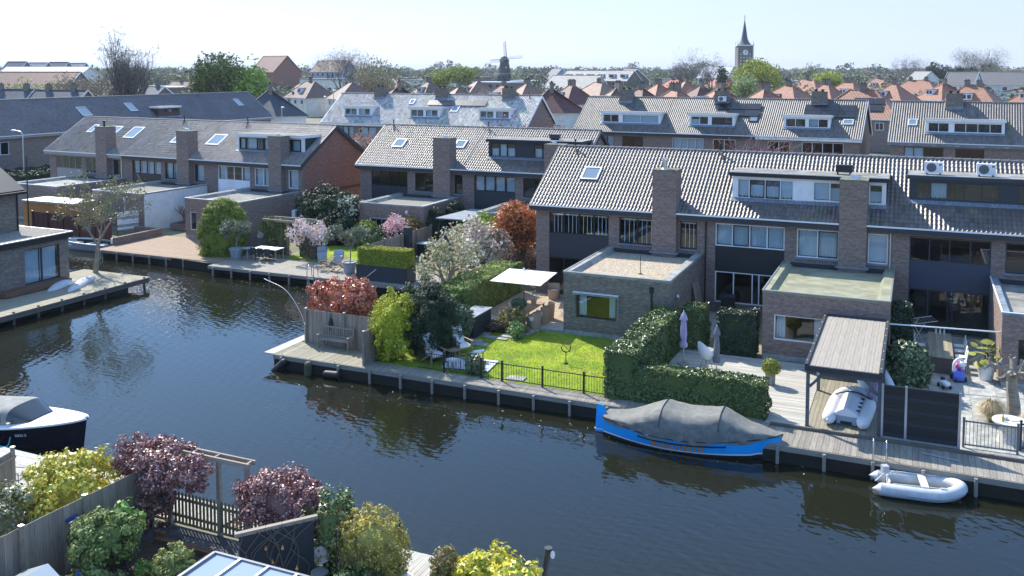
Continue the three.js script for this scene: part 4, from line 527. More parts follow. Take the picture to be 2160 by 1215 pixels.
// near bank
shrub('golden_privet', 'large yellow-green shrub behind the near board fence and before the jetty', -21.15, -17.7, [1.55, 1.15, 1.25], [[0.55, 0.48, 0.05], [0.42, 0.40, 0.05], [0.58, 0.46, 0.08], [0.22, 0.26, 0.04]], { n: 15000, size: 0.07, seed: 40, cy: 0.92, nc: 170, clump: 0.16, lump: 0.3, shell: 0.32, mat: leafGloss, group: gBush });
shrub('variegated_shrub', 'white-flecked shrub at the near fence beside the yellow one', -21.8, -16.3, [0.9, 0.98, 0.9], [[0.16, 0.2, 0.1], [0.3, 0.32, 0.24], [0.08, 0.1, 0.04], [0.36, 0.3, 0.1]], { n: 9000, size: 0.055, seed: 41, cy: 0.8, lump: 0.3, shell: 0.4, mat: leafGloss, group: gBush });
shrub('lemon_shrub', 'small lemon-tipped shrub at the near fence below the white-flecked one', -21.4, -17.1, [0.55, 0.6, 0.5], [[0.4, 0.38, 0.06], [0.24, 0.28, 0.05]], { n: 1800, size: 0.08, seed: 412, cy: 0.5, lump: 0.3, shell: 0.4, mat: leafGloss, group: gBush });
shrub('climbing_maroon_vine', 'maroon-leaved climber heaped over the fence end of the pergola', -18.95, -19.05, [1.5, 0.55, 0.75], MAROON, { stems: false, nc: 150, clump: 0.2, n: 17000, size: 0.05, seed: 42, cy: 1.78, lump: 0.35, shell: 0.35, mat: leafGloss, category: 'climber', group: 'maroon climbers' });
shrub('climbing_maroon_vine', 'lower growth of the maroon climber between board fence and picket fence', -19.55, -18.95, [0.7, 0.85, 0.65], [...MAROON, [0.08, 0.1, 0.04]], { n: 7000, size: 0.055, seed: 43, cy: 0.8, lump: 0.4, shell: 0.5, mat: leafGloss, category: 'climber', group: 'maroon climbers' });
shrub('climbing_maroon_vine', 'maroon-leaved climber spilling over the trellis at the gate end', -14.95, -19.1, [1.4, 0.8, 0.75], MAROON, { stems: false, nc: 160, clump: 0.18, n: 18000, size: 0.05, seed: 44, cy: 1.42, lump: 0.35, shell: 0.35, mat: leafGloss, category: 'climber', group: 'maroon climbers' });
shrub('laurel_column', 'upright olive-green shrub between the maroon climber and the brown hedge', -13.3, -18.9, [0.6, 1.15, 0.55], [[0.16, 0.2, 0.06], [0.22, 0.26, 0.09], [0.08, 0.1, 0.03]], { n: 7500, size: 0.055, seed: 45, cy: 1.05, lump: 0.4, shell: 0.5, mat: leafGloss, group: gBush });
shrub('privet_block', 'rounded yellow-brown hedge wrapped in reed screening at the near jetty', -12.1, -18.85, [1.0, 1.0, 0.72], [[0.42, 0.38, 0.07], [0.34, 0.33, 0.07], [0.27, 0.18, 0.07]], { clump: 0.1, nc: 420, out: 0.05, coreK: 0.8, n: 15000, size: 0.036, seed: 46, cy: 0.98, lump: 0.15, shell: 0.25, group: gBush });
shrub('bronze_conifer', 'small bronze conifer on the near jetty edge', -10.3, -19.3, [0.34, 0.7, 0.34], [[0.26, 0.19, 0.07], [0.2, 0.19, 0.06]], { n: 2600, size: 0.05, seed: 47, cy: 0.45, lump: 0.3, shell: 0.5, group: gBush });
shrub('yellow_choisya', 'bright yellow-leaved shrub at the foot of the picture beside the dark post', -8.8, -19.25, [1.2, 0.75, 0.65], [[0.62, 0.52, 0.03], [0.55, 0.5, 0.03], [0.64, 0.52, 0.12], [0.3, 0.37, 0.04]], { n: 7000, size: 0.085, seed: 48, cy: 0.66, lump: 0.5, shell: 0.55, mat: leafGloss, group: gBush });
shrub('garden_shrub', 'leafy green shrub in the near raised bed with a taller shoot', -18.4, -16.3, [0.85, 0.58, 0.75], [[0.18, 0.24, 0.06], [0.26, 0.3, 0.1], [0.1, 0.14, 0.04]], { n: 7500, size: 0.06, seed: 49, cy: 1.12, lump: 0.5, shell: 0.55, group: gBush });
shrub('garden_shrub', 'lower leafy plant under the tall shrub in the near raised bed', -18.0, -15.5, [0.7, 0.45, 0.6], [[0.16, 0.22, 0.07], [0.24, 0.28, 0.1]], { n: 4500, size: 0.06, seed: 50, cy: 0.35, lump: 0.5, shell: 0.55, group: gBush });
shrub('garden_shrub', 'fresh green tall shoot plant against the near board fence', -18.4, -17.0, [0.42, 0.55, 0.4], [[0.14, 0.26, 0.05], [0.2, 0.32, 0.08]], { n: 900, size: 0.11, seed: 51, cy: 1.2, lump: 0.6, shell: 0.8, core: null, group: gBush });
shrub('garden_shrub', 'yellow-green bushy plant beside the sleeper edge', -16.7, -17.0, [0.5, 0.48, 0.48], [[0.22, 0.27, 0.07], [0.3, 0.32, 0.12]], { n: 4500, size: 0.055, seed: 52, cy: 0.42, lump: 0.4, shell: 0.5, group: gBush });
shrub('yellow_groundcover', 'golden low groundcover against the glass roof', -15.85, -16.4, [0.55, 0.22, 0.4], [[0.5, 0.42, 0.06], [0.42, 0.38, 0.06]], { n: 2200, size: 0.06, seed: 53, cy: 0.18, shell: 0.5, group: gBush });
shrub('small_green_plant', 'small bright green cushion plant in the raised bed soil', -17.4, -16.7, [0.24, 0.16, 0.22], [[0.16, 0.26, 0.05], [0.22, 0.3, 0.07]], { n: 900, size: 0.05, seed: 54, cy: 0.16, y: 0.2, group: gBush });
shrub('fern_clump', 'dark green foliage at the foot of the reed screen', -11.9, -17.9, [0.7, 0.45, 0.45], [[0.06, 0.11, 0.03], [0.1, 0.16, 0.05]], { n: 2400, size: 0.08, seed: 55, cy: 0.4, group: gBush });
// ---------------------------------------------------------------- decks, paving and lawns
deck('timber_jetty', 'weathered olive boards of the corner jetty in front of the bench', -26.4, -21.75, -35.25, -33.2, 2, deckOlive, { front: -33.2 });
{ const t = thing('jetty_edge_board', 'broad bleached edge board on the water side of the corner jetty', 'deck', -26.68, 0, -35.3); nb().board(-0.27, 0.27, -0.05, 0.012, -2.1, 2.1, 2).mesh('board', deckPale[2], t); for (const z of [-1.6, 0, 1.6]) nb().cyl(0, z, WATER - 0.4, -0.05, 0.06, 0.06, 8).mesh('post', wGrey, t); }
deck('waterside_walkway', 'narrow grey boardwalk between the black railing and the water', -21.74, -4.62, -34.05, -33.2, 2, deckGrey, { front: -33.2, w: 0.145 });
deck('garden_deck', 'bleached timber deck with the closed parasols behind the dark hedge', -9.72, -3.45, -41.32, -35.08, 0, deckPale, { w: 0.145 });
deck('garden_deck', 'small bleached deck corner between hedge end and canopy', -4.8, -3.45, -35.06, -33.72, 0, deckPale, { w: 0.145 });
deck('canopy_deck', 'olive deck boards under the timber canopy with the upturned dinghy', -3.43, -0.95, -41.3, -33.72, 2, deckOlive, { w: 0.16 });
deck('waterside_walkway', 'grey boardwalk with the steel ladder in front of the canopy and panel fence', -4.6, 9, -33.6, -31.95, 2, deckGrey, { front: -31.95, w: 0.19 });
deck('near_jetty', 'pale short-board jetty behind the picket fence on the near bank', -21.6, -2, -20.75, -19.5, 2, deckPale, { front: -20.75, w: 0.15, y: 0.0 });
deck('near_jetty', 'wide grey jetty with long boards beside the black boat', -40, -21.65, -21.1, -18.3, 0, deckPale, { front: -21.1, w: 0.16 });
deck('brown_terrace', 'reddish-brown timber terrace in front of the white-walled house', -53.6, -42.5, -54.2, -47.95, 0, deckRed, { front: -47.95, merged: true });
deck('grey_terrace', 'long grey waterside terrace with table, potted olive and yellow hedge', -42.45, -23.7, -50.6, -46.85, 2, [deckGrey[2]], { front: -46.85, merged: true });
deck('side_jetty', 'mossy wooden jetty around the house at the side channel', -49.0, -43.35, -42.75, -24, 0, deckOlive, { merged: true });
{ const t = scene.children[scene.children.length - 1], r = rng(4); nb().board(2.775, 2.82, -0.3, -0.02, -9.3, 9.3, 2).mesh('edge_beam', fenceDark[0], t); for (let z = -9; z < 9.4; z += 1.5) nb().cyl(2.7, z, WATER - 0.5, 0.06, 0.07, 0.07, 8).mesh('post', fenceDark[1], t); }
function slabs(name, label, x0, x1, z0, z1, w, d, y, mats, h = 0.06) { const t = new THREE.Group(); t.name = name; t.position.set((x0 + x1) / 2, 0, (z0 + z1) / 2); structure(t); t.userData.label = label; const r = rng(Math.round(x0 * 7 + z0)), nx = Math.round((x1 - x0) / w), nz = Math.round((z1 - z0) / d), sw = (x1 - x0) / nx, sd = (z1 - z0) / nz, g = nb().box(-sw / 2 + 0.004, sw / 2 - 0.004, -h, 0, -sd / 2 + 0.004, sd / 2 - 0.004).geo(); for (let i = 0; i < nx; i++) for (let j = 0; j < nz; j++) { const m = new THREE.Mesh(g, mats[Math.floor(r() * mats.length)]); m.name = 'paving_slab'; m.position.set(-(x1 - x0) / 2 + (i + 0.5) * sw, y + (r() - 0.5) * 0.004, -(z1 - z0) / 2 + (j + 0.5) * sd); t.add(m); } return t; }
slabs('patio', 'grey slab patio of the house with dark glass doors', -0.8, 8, -48.6, -33.68, 0.98, 0.99, 0.0, paving);
const beige = [1, 0.94, 1.05].map((k) => S({ map: mottle([0.60, 0.54, 0.46], [0.72, 0.66, 0.57], 16, 2), color: rgb(k, k, k), roughness: 0.9, bumpMap: speck, bumpScale: 0.003 }));
slabs('patio', 'beige patio under the white parasol', -20.7, -15.62, -48.65, -43.2, 0.42, 0.42, 0.04, beige);
slabs('patio', 'grey slab strip at the edge of the beige patio', -20.7, -15.62, -43.18, -41.75, 0.72, 0.7, 0.045, paving);
slabs('garden_path', 'pale garden paving in the magnolia garden', -27.4, -23.0, -58.5, -50.7, 0.9, 0.9, 0.0, beige);
slabs('garden_path', 'grey path beside the small house window', -10.2, -8.75, -48.6, -41.4, 0.5, 0.5, 0.0, paving);
structure(nb().box(-20.7, -15.6, -0.05, 0.1, -41.74, -41.6).mesh('patio_kerb', concrete));
structure(nb().box(-4.6, 9, -0.05, 0.11, -33.7, -33.61).mesh('timber_kerb', fenceDark[2]));
structure(nb().slab([[-34, -18.25], [-21.7, -18.25], [-21.7, -10], [-34, -10]], -0.05, -0.012).mesh('bed_soil', soil));
// lawns with blades
function lawn(name, label, poly, n, seed) {
  const m = structure(nb().slab(poly, -0.05, 0.0).mesh(name, lawnMat)); m.userData.label = label;
  const r = rng(seed), xs = poly.map((p) => p[0]), zs = poly.map((p) => p[1]), a = Math.min(...xs), b = Math.max(...xs), c = Math.min(...zs), d = Math.max(...zs);
  const inside = (x, z) => { let k = false; for (let i = 0, j = poly.length - 1; i < poly.length; j = i++) if ((poly[i][1] > z) !== (poly[j][1] > z) && x < (poly[j][0] - poly[i][0]) * (z - poly[i][1]) / (poly[j][1] - poly[i][1]) + poly[i][0]) k = !k; return k; };
  const P = [], C = [], N = []; const nz = noise2(seed, 32);
  for (let i = 0; i < n; i++) { const x = a + r() * (b - a), z = c + r() * (d - c); if (!inside(x, z)) continue; const h = 0.018 + 0.022 * r(), an = r() * 6.28, w = 0.007, lx = (r() - 0.5) * 0.05, lz = (r() - 0.5) * 0.05, cx = Math.cos(an) * w, cz = Math.sin(an) * w, k = 0.75 + 0.5 * nz(x * 1.3, z * 1.3) * (0.7 + 0.6 * r()), daisy = r() < 0.004; P.push(x - cx, 0, z - cz, x + cx, 0, z + cz, x + lx, h, z + lz); const q = daisy ? [0.75, 0.75, 0.7] : [0.23 * k, 0.33 * k, 0.035 * k]; C.push(...q, ...q, ...q); for (let e = 0; e < 3; e++) N.push(0, 1, 0); }
  const g = new THREE.BufferGeometry(); g.setAttribute('position', new THREE.Float32BufferAttribute(P, 3)); g.setAttribute('normal', new THREE.Float32BufferAttribute(N, 3)); g.setAttribute('color', new THREE.Float32BufferAttribute(C, 3));
  const mm = new THREE.Mesh(g, leafFar); mm.name = numbered('grass_blades'); mm.userData = { kind: 'stuff', label: label + ' blades', category: 'grass' }; scene.add(mm);
}
lawn('lawn', 'bright green lawn between the railing and the grey extension', [[-19.2, -41.55], [-10.9, -41.55], [-10.9, -34.1], [-21.5, -34.1], [-21.5, -38]], 60000, 71);
lawn('lawn', 'small lawn beside the pergola', [[-39.4, -56], [-34, -56], [-33.5, -51], [-39.4, -51]], 9000, 72);
lawn('lawn', 'little round lawn by the magnolia trees', [[-24.6, -49.8], [-23.2, -49.8], [-23.0, -46.9], [-24.6, -46.9]], 2500, 73);
{ const t = thing('stepping_stones', 'row of grey stepping stones across the lawn corner', 'path', -17.6, 0, -39.5); const r = rng(81); for (const [x, z, w, d] of [[0.35, -1.85, 0.95, 0.3], [0.25, -1.5, 0.95, 0.3], [0.15, -1.12, 0.95, 0.32], [0.0, -0.72, 0.9, 0.32], [-0.1, -0.35, 0.8, 0.3], [-0.9, 0.05, 0.7, 0.35], [-1.5, -0.4, 0.75, 0.4], [-0.85, 1.3, 0.7, 0.45], [-1.3, 0.9, 0.7, 0.45], [-0.3, 0.1, 0.6, 0.3]]) nb().turned(w, 0.06, d, x, 0.02, z, 0.15 * (r() - 0.5)).mesh('stone', concrete, t); }
{ const t = thing('stone_slab', 'single square stepping slab in the lawn behind the railing', 'path', -15.0, 0, -34.5); nb().turned(0.75, 0.06, 0.5, 0, 0.02, 0, 0.05).mesh('stone', concrete, t); }
{ const t = thing('outdoor_rug', 'pale blue-white rug under the deck chairs', 'rug', -17.55, 0, -35.35); nb().turned(2.1, 0.02, 1.5, 0, 0.05, 0, 0.12).mesh('rug', S({ map: mottle([0.74, 0.76, 0.80], [0.84, 0.85, 0.87], 10, 1.5), roughness: 1 }), t); }

// ---------------------------------------------------------------- fences and railings
function boardFence(name, label, p, q, h, mats, { w = 0.14, lap = 0.012, seed = 1, cap = true, posts = 1.8, y = 0, slope = 0, gap = 0.004 } = {}) {
  const L = Math.hypot(q[0] - p[0], q[1] - p[1]), a = Math.atan2(-(q[1] - p[1]), q[0] - p[0]), t = thing(name, label, 'fence', p[0], y, p[1], a), r = rng(seed), n = Math.round(L / w), s = L / n;
  for (let i = 0; i < n; i++) { const hh = h + slope * i / n + (r() - 0.5) * 0.012; nb().board(i * s + gap / 2, (i + 1) * s - gap / 2, -0.04, hh, (i % 2) * lap, (i % 2) * lap + 0.02, 1, r).mesh('board', mats[Math.floor(r() * mats.length)], t); }
  for (const y of [0.3, h * 0.85]) nb().board(0, L, y, y + 0.07, -0.045, -0.003, 0, r).mesh('rail', mats[0], t);
  for (let x = 0; x <= L + 0.01; x += L / Math.max(1, Math.round(L / posts))) { const k = nb().box(x - 0.045, x + 0.045, -0.3, h + 0.06 + slope * x / L, 0.036, 0.126).mesh('post', mats[1], t); nb().box(x - 0.055, x + 0.055, h + 0.062 + slope * x / L, h + 0.09 + slope * x / L, 0.026, 0.136).mesh('post_cap', zinc, k); }
  return t;
}
boardFence('board_fence', 'grey vertical board fence behind the jetty bench', [-26.15, -35.38], [-21.9, -35.38], 1.55, fenceGrey, { seed: 1, posts: 2.1 });
boardFence('board_fence', 'short grey fence return at the jetty end beside the golden shrub', [-21.82, -33.4], [-21.82, -35.3], 1.45, fenceGrey, { seed: 2, posts: 1.9 });
boardFence('board_fence', 'grey board fence between the two set-back gardens', [-31.75, -49.3], [-31.6, -57.3], 1.75, fenceGrey, { seed: 3 });
boardFence('board_fence', 'tall grey board fence on the near bank beside the yellow shrub', [-19.72, -13.2], [-19.5, -18.6], 1.75, fenceGrey, { seed: 4, w: 0.2, posts: 1.85 });
boardFence('red_board_fence', 'dark red-brown board fence along the side channel', [-64.5, -51.6], [-55.6, -51.15], 1.55, woodRed, { seed: 5, w: 0.16 });
boardFence('board_fence', 'grey fence panel on the near jetty beside the garden chair', [-24.4, -18.6], [-24.2, -17.6], 1.5, fenceGrey, { seed: 6, posts: 1 });
{ const t = thing('white_fence', 'patchy white horizontal board fence by the white wall', 'fence', -56.9, 0, -52.9, Math.atan2(2.7, 0.8)); for (let i = 0; i < 7; i++) nb().board(0, 2.8, 0.35 + i * 0.2, 0.53 + i * 0.2, 0, 0.02, 0).mesh('board', i % 3 === 1 ? concrete : whiteBoard, t); for (const x of [0, 1.4, 2.8]) nb().box(x - 0.04, x + 0.04, -0.2, 1.85, -0.07, -0.004).mesh('post', fenceDark[0], t); }
function railing(name, label, x0, x1, z, h, posts, step, mat, { bar = 0.007, top = 0.03, ry = 0 } = {}) {
  const t = thing(name, label, 'railing', x0, 0, z, ry), L = x1 - x0, g = nb().cyl(0, 0, 0.06, h, bar, bar, 5).geo(), n = Math.round(L / step);
  nb().box(0, L, h - 0.06, h - 0.06 + top, -top / 2, top / 2).mesh('top_rail', mat, t); nb().box(0, L, 0.08, 0.08 + top, -top / 2, top / 2).mesh('bottom_rail', mat, t);
  for (let i = 1; i < n; i++) { const m = new THREE.Mesh(g, mat); m.name = 'bar'; m.position.x = i * L / n; t.add(m); }
  for (const p of posts) nb().box(p - x0 - 0.035, p - x0 + 0.035, -0.1, h + 0.06, -0.035, 0.035).box(p - x0 - 0.045, p - x0 + 0.045, h + 0.062, h + 0.09, -0.045, 0.045).mesh('post', mat, t);
  return t;
}
railing('iron_railing', 'low black iron railing along the bright lawn', -19.4, -10.5, -34.0, 0.78, [-18.13, -16.37, -15.42, -13.63, -11.86, -10.55], 0.115, black);
railing('metal_railing', 'grey metal railing beside the dark panel fence', 1.66, 3.36, -34.25, 0.95, [1.7, 3.33], 0.115, paint(0.12, 0.13, 0.14, 0.4), { bar: 0.01, top: 0.045, ry: 0.04 });
railing('metal_railing', 'darker grey metal railing behind the wicker table', 3.42, 6.5, -34.7, 0.95, [3.45, 6.4], 0.115, anthracite, { bar: 0.01, top: 0.045 });
{ // dark slatted panels between pale posts
  const t = thing('panel_fence', 'black slatted panel fence with pale posts beside the canopy', 'fence', 0.34, 0, -33.85);
  for (const [a, b] of [[-1.17, -0.5], [-0.42, 1.17]]) for (let i = 0; i < 12; i++) nb().board(a, b, 0.14 + i * 0.148, 0.282 + i * 0.148, -0.018, 0.018, 0).mesh('slat', i % 3 ? black : navyBoard, t);
  for (const x of [-1.21, -0.46, 1.21]) nb().box(x - 0.035, x + 0.035, -0.05, 1.98, -0.035, 0.035).mesh('post', zinc, t); nb().box(-1.17, 1.17, 1.925, 1.95, -0.025, 0.025).mesh('cap_rail', anthracite, t); nb().box(-1.2, 1.2, 0.0, 0.13, -0.03, 0.03).mesh('base_board', concrete, t);
}
{ // picket fence with gate and pergola posts
  const t = thing('picket_fence', 'olive picket fence with gate along the near jetty', 'fence', -17.2, 0, -19.42), r = rng(9), pk = (x, h) => { const g = nb().prism([[-0.036, 0.06], [0.036, 0.06], [0.036, h - 0.04], [0, h], [-0.036, h - 0.04]], 0, 0.02).geo(); return [g, x]; };
  const g = pk(0, 0.95)[0];
  for (let x = -2.25; x < 2.6; x += 0.128) { if (Math.abs(x + 0.15) < 0.07 || Math.abs(x - 0.82) < 0.07 || Math.abs(x + 1.93) < 0.07) continue; const m = new THREE.Mesh(g, oliveWood[Math.floor(r() * 4)]); m.name = 'picket'; m.position.set(x, 0, 0.03); t.add(m); }
  for (const [a, b] of [[-2.3, -0.22], [-0.08, 0.74], [0.9, 2.6]]) for (const y of [0.2, 0.68]) nb().board(a, b, y, y + 0.08, -0.01, 0.028, 0).mesh('rail', oliveWood[0], t);
  nb().bar(V(-0.06, 0.24, 0.01), V(0.72, 0.72, 0.01), 0.03, 0.07).mesh('gate_brace', oliveWood[1], t);
  const p = thing('garden_pergola', 'weathered pergola gateway over the picket fence', 'pergola', -17.2, 0, -19.38);
  for (const x of [-1.93, -0.15, 0.82]) nb().box(x - 0.055, x + 0.055, -0.2, 2.12, -0.055, 0.055).mesh('post', fenceGrey[0], p);
  for (const z of [-0.13, 0.13]) nb().board(-2.2, 1.0, 2.12, 2.24, z - 0.03, z + 0.03, 0).mesh('beam', fenceGrey[2], p);
  for (const x of [-2.1, -1.0, -0.2, 0.9]) nb().board(x - 0.03, x + 0.03, 2.13, 2.23, -0.1, 0.1, 2).mesh('cross_piece', fenceGrey[3], p);
}

// ---------------------------------------------------------------- furniture, first garden
{ const t = thing('garden_bench', 'weathered grey slatted bench on the corner jetty', 'bench', -24.25, 0, -34.95); for (let i = 0; i < 5; i++) nb().board(-0.85, 0.85, 0.43, 0.455, -0.22 + i * 0.1, -0.135 + i * 0.1, 0).mesh('seat_slat', fenceGrey[i % 4], t); for (let i = 0; i < 16; i++) nb().board(-0.8 + i * 0.102, -0.74 + i * 0.102, 0.52, 0.9, -0.26, -0.24, 1).mesh('back_slat', fenceGrey[i % 4], t); nb().board(-0.85, 0.85, 0.9, 0.97, -0.275, -0.225, 0).board(-0.85, 0.85, 0.47, 0.53, -0.275, -0.225, 0).mesh('backrest', fenceGrey[0], t); for (const x of [-0.82, 0.82]) { nb().box(x - 0.03, x + 0.03, 0, 0.62, 0.2, 0.26).mesh('leg', fenceGrey[1], t); nb().box(x - 0.028, x + 0.028, 0, 0.95, -0.28, -0.22).mesh('leg', fenceGrey[1], t); nb().box(x - 0.04, x + 0.04, 0.622, 0.66, -0.26, 0.3).mesh('armrest', fenceGrey[2], t); } }
{ const t = thing('hanging_fender', 'black boat fender hung on the board fence above the bench', 'fender', -24.75, 0.62, -35.28); nb().lathe([[0.01, 0], [0.07, 0.04], [0.1, 0.15], [0.1, 0.5], [0.07, 0.62], [0.02, 0.7], [0.02, 0.78]]).mesh('body', rubber, t); nb().cyl(0, 0, 0.75, 0.93, 0.012, 0.012, 6).mesh('rope', rubber, t); }
[['black fender lying aslant in the water at the jetty tip', -25.9, V(0.35, 0.35, -0.15), rubber], ['green mossy fender hanging from the jetty front', -24.35, V(0.12, 1, 0.1), paint(0.08, 0.085, 0.04, 0.7)], ['black fender lying level under the jetty front', -23.1, V(1, 0.05, 0), rubber]].forEach(([label, x, d, m]) => { const t = thing('boat_fender', label, 'fender', x, WATER + 0.18, -32.95), g = new THREE.CapsuleGeometry(0.17, 0.55, 6, 14); g.applyQuaternion(new THREE.Quaternion().setFromUnitVectors(V(0, 1, 0), d.normalize())); nb().add(g).mesh('body', m, t); nb().rod(d.clone().multiplyScalar(0.42), V(0, 0.52, -0.2), 0.012, 0.012, 5).mesh('rope', rubber, t); });
{ const t = thing('heron_rod', 'thin pale curved rod bending over the water from the fence post', 'rod', -26.15, 0, -35.3); nb().tube([V(0, 0.7, 0), V(-0.5, 1.45, -0.15), V(-1.5, 2.2, -0.5), V(-3.3, 2.5, -1.1)], 0.012, 5, 24).mesh('rod', plastic, t); nb().cyl(0, 0.1, 0, 0.9, 0.03, 0.03, 6).mesh('holder', zinc, t); }
{ const t = thing('heron_rod', 'straight thin pole leaning out from the yellow hedge terrace', 'rod', -30.9, 0, -47.6); nb().rod(V(0, 0, 0), V(2.9, 1.5, 3.2), 0.02, 0.014, 6).mesh('rod', plastic, t); }
function deckChair(x, z, ry, label) { const t = thing('deck_chair', label, 'chair', x, 0.06, z, ry); nb().turned(0.56, 0.04, 0.62, 0, 0.36, 0.02, 0, 0.12).mesh('seat', teak, t); nb().turned(0.54, 0.09, 0.58, 0, 0.43, 0.02, 0, 0.12).mesh('seat_cushion', whiteBoard, t); nb().turned(0.56, 0.9, 0.03, 0, 0.76, -0.42, 0, -0.42).mesh('backrest', teak, t); nb().turned(0.52, 0.46, 0.09, 0, 0.58, -0.26, 0, -0.42).turned(0.52, 0.44, 0.09, 0, 0.99, -0.45, 0, -0.42).mesh('back_cushion', whiteBoard, t); for (const s of [-0.33, 0.33]) { nb().box(s - 0.045, s + 0.045, 0.6, 0.63, -0.4, 0.42).mesh('armrest', teak, t); nb().box(s - 0.025, s + 0.025, 0, 0.6, 0.26, 0.33).mesh('leg', teak, t); nb().bar(V(s, 0.02, -0.55), V(s, 0.42, 0.1), 0.05, 0.06).mesh('leg', teak, t); } return t; }
deckChair(-19.05, -34.85, 1.05, 'cushioned deck chair nearest the dark yew and the railing'); deckChair(-18.55, -36.5, 1.05, 'cushioned deck chair beside the clipped grey-green evergreen');
{ const t = thing('side_table', 'small round table between the two deck chairs', 'table', -18.55, 0.06, -35.6); nb().cyl(0, 0, 0.42, 0.45, 0.3, 0.3, 24).mesh('top', teak, t); for (let i = 0; i < 3; i++) nb().rod(V(Math.cos(i * 2.1) * 0.2, 0, Math.sin(i * 2.1) * 0.2), V(Math.cos(i * 2.1) * 0.1, 0.42, Math.sin(i * 2.1) * 0.1), 0.02).mesh('leg', teak, t); }
[['white cushioned footstool leaning up on the rug', -17.5, -35.9, 0.9, -0.5], ['white cushioned footstool by the railing', -17.95, -34.6, 1.0, -0.15]].forEach(([label, x, z, ry, rx]) => { const t = thing('footstool', label, 'footstool', x, 0.06, z, ry); nb().turned(0.5, 0.1, 0.55, 0, 0.36, 0, 0, rx).mesh('cushion', whiteBoard, t); for (const sx of [-0.2, 0.2]) for (const sz of [-0.2, 0.2]) nb().box(sx - 0.02, sx + 0.02, 0, 0.31 + sz * Math.sin(-rx) , sz - 0.02, sz + 0.02).mesh('leg', teak, t); });
{ const t = thing('garden_box', 'dark slatted garden storage box with grey lid by the hedge', 'storage box', -19.55, 0, -39.85); for (let i = 0; i < 14; i++) nb().box(0.42, 0.45, 0.02, 1.0, -0.94 + i * 0.134, -0.812 + i * 0.134).mesh('board', navyBoard, t); for (let i = 0; i < 6; i++) nb().box(-0.42 + i * 0.14, -0.288 + i * 0.14, 0.02, 1.0, 0.94, 0.97).mesh('board', navyBoard, t); nb().box(-0.42, 0.415, 0, 0.99, -0.94, 0.935).mesh('case', black, t); nb().turned(1.0, 0.05, 2.05, 0, 1.05, 0, 0, 0, 0.03).mesh('lid', leadMat, t); }
const wicker = S({ map: tex(256, 0.16, (u, v) => { const k = 0.5 + 0.5 * Math.sin(u * 50.27) * Math.sin(v * 50.27); return lerp3([0.56, 0.48, 0.40], [0.78, 0.69, 0.59], k); }), roughness: 0.85 });
function wickerChair(x, z, ry, label, { arms = true, seat = whiteBoard, mat = wicker, group = 'wicker chairs on the beige patio' } = {}) { const t = thing('wicker_chair', label, 'chair', x, 0.045, z, ry, group), sh = nb(); const g = new THREE.CylinderGeometry(0.36, 0.31, 0.62, 20, 3, true, -Math.PI * 1.5 + 0.35, Math.PI * 2 - 0.7 - Math.PI * 0.0), p = g.attributes.position; for (let i = 0; i < p.count; i++) { const zz = p.getZ(i), y = p.getY(i); if (y > 0.25) p.setY(i, y + (zz < 0 ? 0.2 : -0.08)); p.setZ(i, zz * 1.05); } g.computeVertexNormals(); g.translate(0, 0.31, 0); sh.add(g.clone()); const s2 = g.clone(); s2.scale(0.9, 1, 0.9); sh.add(s2); sh.mesh('shell', mat, t); nb().cyl(0, 0, 0.02, 0.4, 0.27, 0.3, 16).mesh('base', mat, t); nb().cyl(0, 0.03, 0.4, 0.47, 0.29, 0.29, 18).mesh('seat_cushion', seat, t); return t; }
